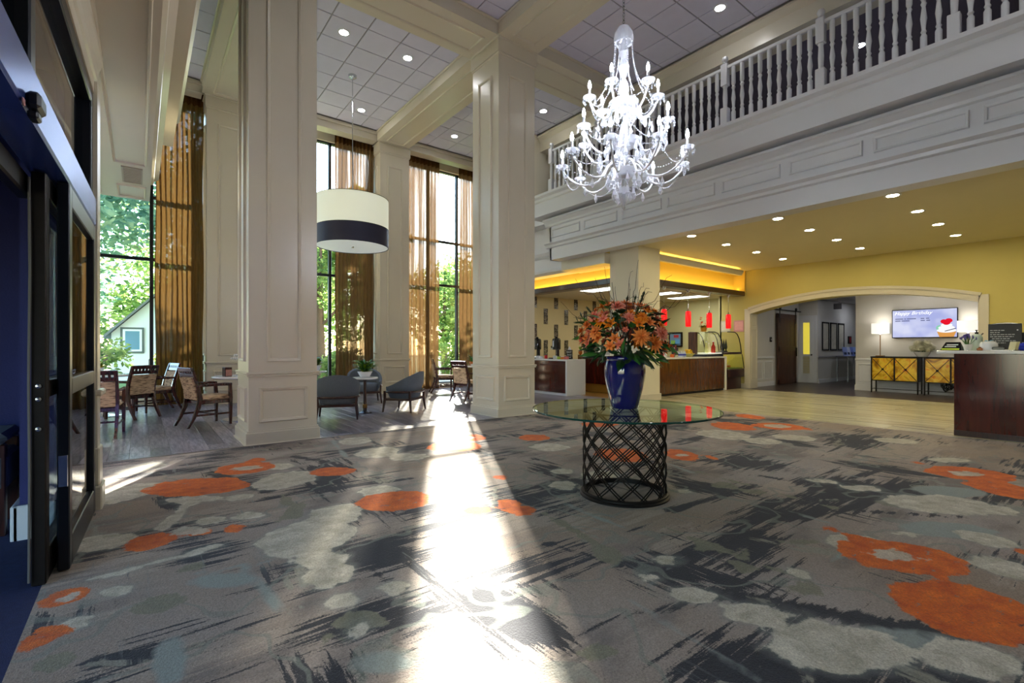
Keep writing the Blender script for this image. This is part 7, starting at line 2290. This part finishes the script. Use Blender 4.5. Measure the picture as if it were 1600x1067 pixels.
def crown_mesh(seed, n, r_, h, z0, s, name):
    rnd = random.Random(seed)
    b = MB()
    blobs = [(rnd.uniform(-0.6, 0.6) * r_, rnd.uniform(-0.6, 0.6) * r_, z0 + rnd.uniform(0.08, 0.92) * h, rnd.uniform(0.3, 0.55) * r_) for _ in range(16)]
    v, f = [], []
    for i in range(n):
        bx, by, bz, br_ = rnd.choice(blobs)
        d = Vector((rnd.gauss(0, 1), rnd.gauss(0, 1), rnd.gauss(0, 1))).normalized() * br_ * rnd.uniform(0.55, 1.05)
        c = Vector((bx, by, bz)) + d
        u = Vector((rnd.gauss(0, 1), rnd.gauss(0, 1), rnd.gauss(0, 0.6))).normalized()
        w_ = u.cross(Vector((rnd.gauss(0, 1), rnd.gauss(0, 1), rnd.gauss(0, 1)))).normalized()
        q = s * rnd.uniform(0.6, 1.3)
        o_ = len(v)
        v += [tuple(c - u * q), tuple(c - w_ * q * 0.45), tuple(c + u * q), tuple(c + w_ * q * 0.45)]
        f.append((o_, o_ + 1, o_ + 2, o_ + 3))
    return b.add(v, f).mesh(name)
crowns = {}
def tree(label, x, y, h, r_, seed, fi, trunk_r=0.16, z0f=0.28, n=4200, s=0.16, cat='tree', name='tree'):
    t = thing(name, label, cat, (x, y, -0.12), random.Random(seed).uniform(0, 6), group='trees and shrubs outside the windows')
    me = crown_mesh(seed, n, r_, h * (1 - z0f), h * z0f, s, 'crown')
    put('crown', me, fol[fi], t)
    if trunk_r:
        rnd = random.Random(seed)
        pts = [(0, 0, 0), (0.05, 0.03, h * 0.25), (-0.06, 0.06, h * 0.5), (0.05, 0.0, h * 0.85)]
        MB().tube(pts, [trunk_r, trunk_r * 0.8, trunk_r * 0.55, trunk_r * 0.15], 9).build('trunk', bark, t, smooth=60)
        for k in range(5):
            a = rnd.uniform(0, 6.28)
            z = h * rnd.uniform(0.3, 0.65)
            MB().tube([(0, 0, z), (0.5 * r_ * math.cos(a), 0.5 * r_ * math.sin(a), z + h * 0.14), (0.85 * r_ * math.cos(a + 0.3), 0.85 * r_ * math.sin(a + 0.3), z + h * 0.2)], [trunk_r * 0.35, trunk_r * 0.2, 0.02], 6).build('branch', bark, t, smooth=60)
tree('tall blue-green tree filling the left window', -2.2, 20.0, 12.0, 3.2, 1, 1, 0.24, 0.12, 6500, 0.17)
tree('leafy tree seen through the gold curtain of the left window', 1.6, 23.0, 13.0, 3.4, 2, 1, 0.26, 0.15, 6000, 0.18)
tree('tree with a bare trunk seen at the edge of the drum pendant window', 6.2, 21.5, 7.2, 2.3, 3, 0, 0.24, 0.3, 4200, 0.15)
tree('sunny green tree behind the window next to the middle pilaster', 12.6, 22.0, 5.6, 2.8, 4, 0, 0.2, 0.1, 5500, 0.15)
tree('pale green tree beyond the sunny window, farther off', 17.5, 27.0, 6.4, 3.0, 5, 0, 0.2, 0.1, 5000, 0.17)
tree('pale tree far beyond the drum pendant window', 8.4, 31.0, 7.5, 3.4, 6, 0, 0.22, 0.1, 5000, 0.18)
tree('distant tree behind the white gable house', -5.5, 36.0, 11.0, 4.2, 7, 1, 0.25, 0.1, 5000, 0.22)
tree('tree rising behind the white gable house', 1.2, 38.0, 12.0, 4.5, 8, 0, 0.25, 0.1, 5000, 0.22)
tree('tall slender tree added as a sun block behind the curtain next to the drum pendant', 8.3, 21.4, 10.5, 1.8, 9, 0, 0.2, 0.26, 9000, 0.18)  # dense crown added to keep sun of the drum pendant window off the floor
for i, (x, y, h, lab) in enumerate(((-0.9, 16.0, 1.5, 'bright shrub under the left window'), (0.9, 16.0, 1.3, 'low shrub beside the bright shrub under the left window'), (5.2, 16.0, 1.2, 'low shrub outside the drum pendant window'), (9.6, 16.0, 1.9, 'lime green shrub outside the sunny window'), (11.9, 18.6, 2.3, 'taller shrub behind the lime green shrub'))):
    tree(lab, x, y, h, 0.75, 20 + i, 0, 0.03, 0.05, 1500, 0.09, 'shrub', 'shrub')
# white gable house
hs = thing('house', 'white gabled house with a framed window across the lawn', 'house', (0, 26.0, -0.12))
siding = mat('white_siding', srgb(232, 236, 236), 0.8)
MB().add([(-0.95, 0, 0), (4.4, 0, 0), (4.4, 0, 2.3), (1.75, 0, 4.9), (-0.95, 0, 2.0), (-0.95, 6, 0), (4.4, 6, 0), (4.4, 6, 2.3), (1.75, 6, 4.9), (-0.95, 6, 2.0)],
         [(0, 1, 2, 3, 4), (9, 8, 7, 6, 5), (0, 4, 9, 5), (1, 6, 7, 2), (0, 5, 6, 1)]).build('walls', siding, hs)
for a, b_ in (((-1.2, 1.78), (1.75, 4.95)), ((1.75, 4.95), (4.7, 2.05))):
    MB().add([(a[0], -0.25, a[1]), (b_[0], -0.25, b_[1]), (b_[0], 6.2, b_[1]), (a[0], 6.2, a[1]), (a[0], -0.25, a[1] + 0.12), (b_[0], -0.25, b_[1] + 0.12), (b_[0], 6.2, b_[1] + 0.12), (a[0], 6.2, a[1] + 0.12)],
             [(0, 1, 2, 3), (7, 6, 5, 4), (0, 4, 5, 1), (1, 5, 6, 2), (2, 6, 7, 3), (3, 7, 4, 0)]).build('roof_slope', mat('roof_shingle', srgb(120, 124, 120), 0.8), hs)
wd = MB().cbox(-0.66, 0.14, -0.06, 0.0, 1.15, 2.25, 0.01).build('window', mat('dark_trim', srgb(90, 100, 96), 0.6), hs)
MB().box(-0.58, 0.06, -0.075, -0.06, 1.23, 2.17).build('sash', siding, wd)
MB().box(-0.50, -0.02, -0.08, -0.075, 1.31, 2.09).build('pane', mat('blue_pane', srgb(110, 150, 170), 0.1), wd)
# iron railing of the terrace
t = thing('terrace_railing', 'thin dark iron railing at the edge of the terrace outside', 'railing', (3.2, 17.2, -0.06))
MB().bar((-3, 0, 1.0), (7, 0, 1.0), 0.04, 0.04).build('top_rail', dark_metal, t)
MB().bar((-3, 0, 0.12), (7, 0, 0.12), 0.03, 0.03).build('bottom_rail', dark_metal, t)
pk = MB().box(-0.009, 0.009, -0.009, 0.009, 0.12, 1.0).mesh('picket')
for i in range(67):
    put('picket', pk, dark_metal, t, (-3 + 0.15 * i, 0, 0))
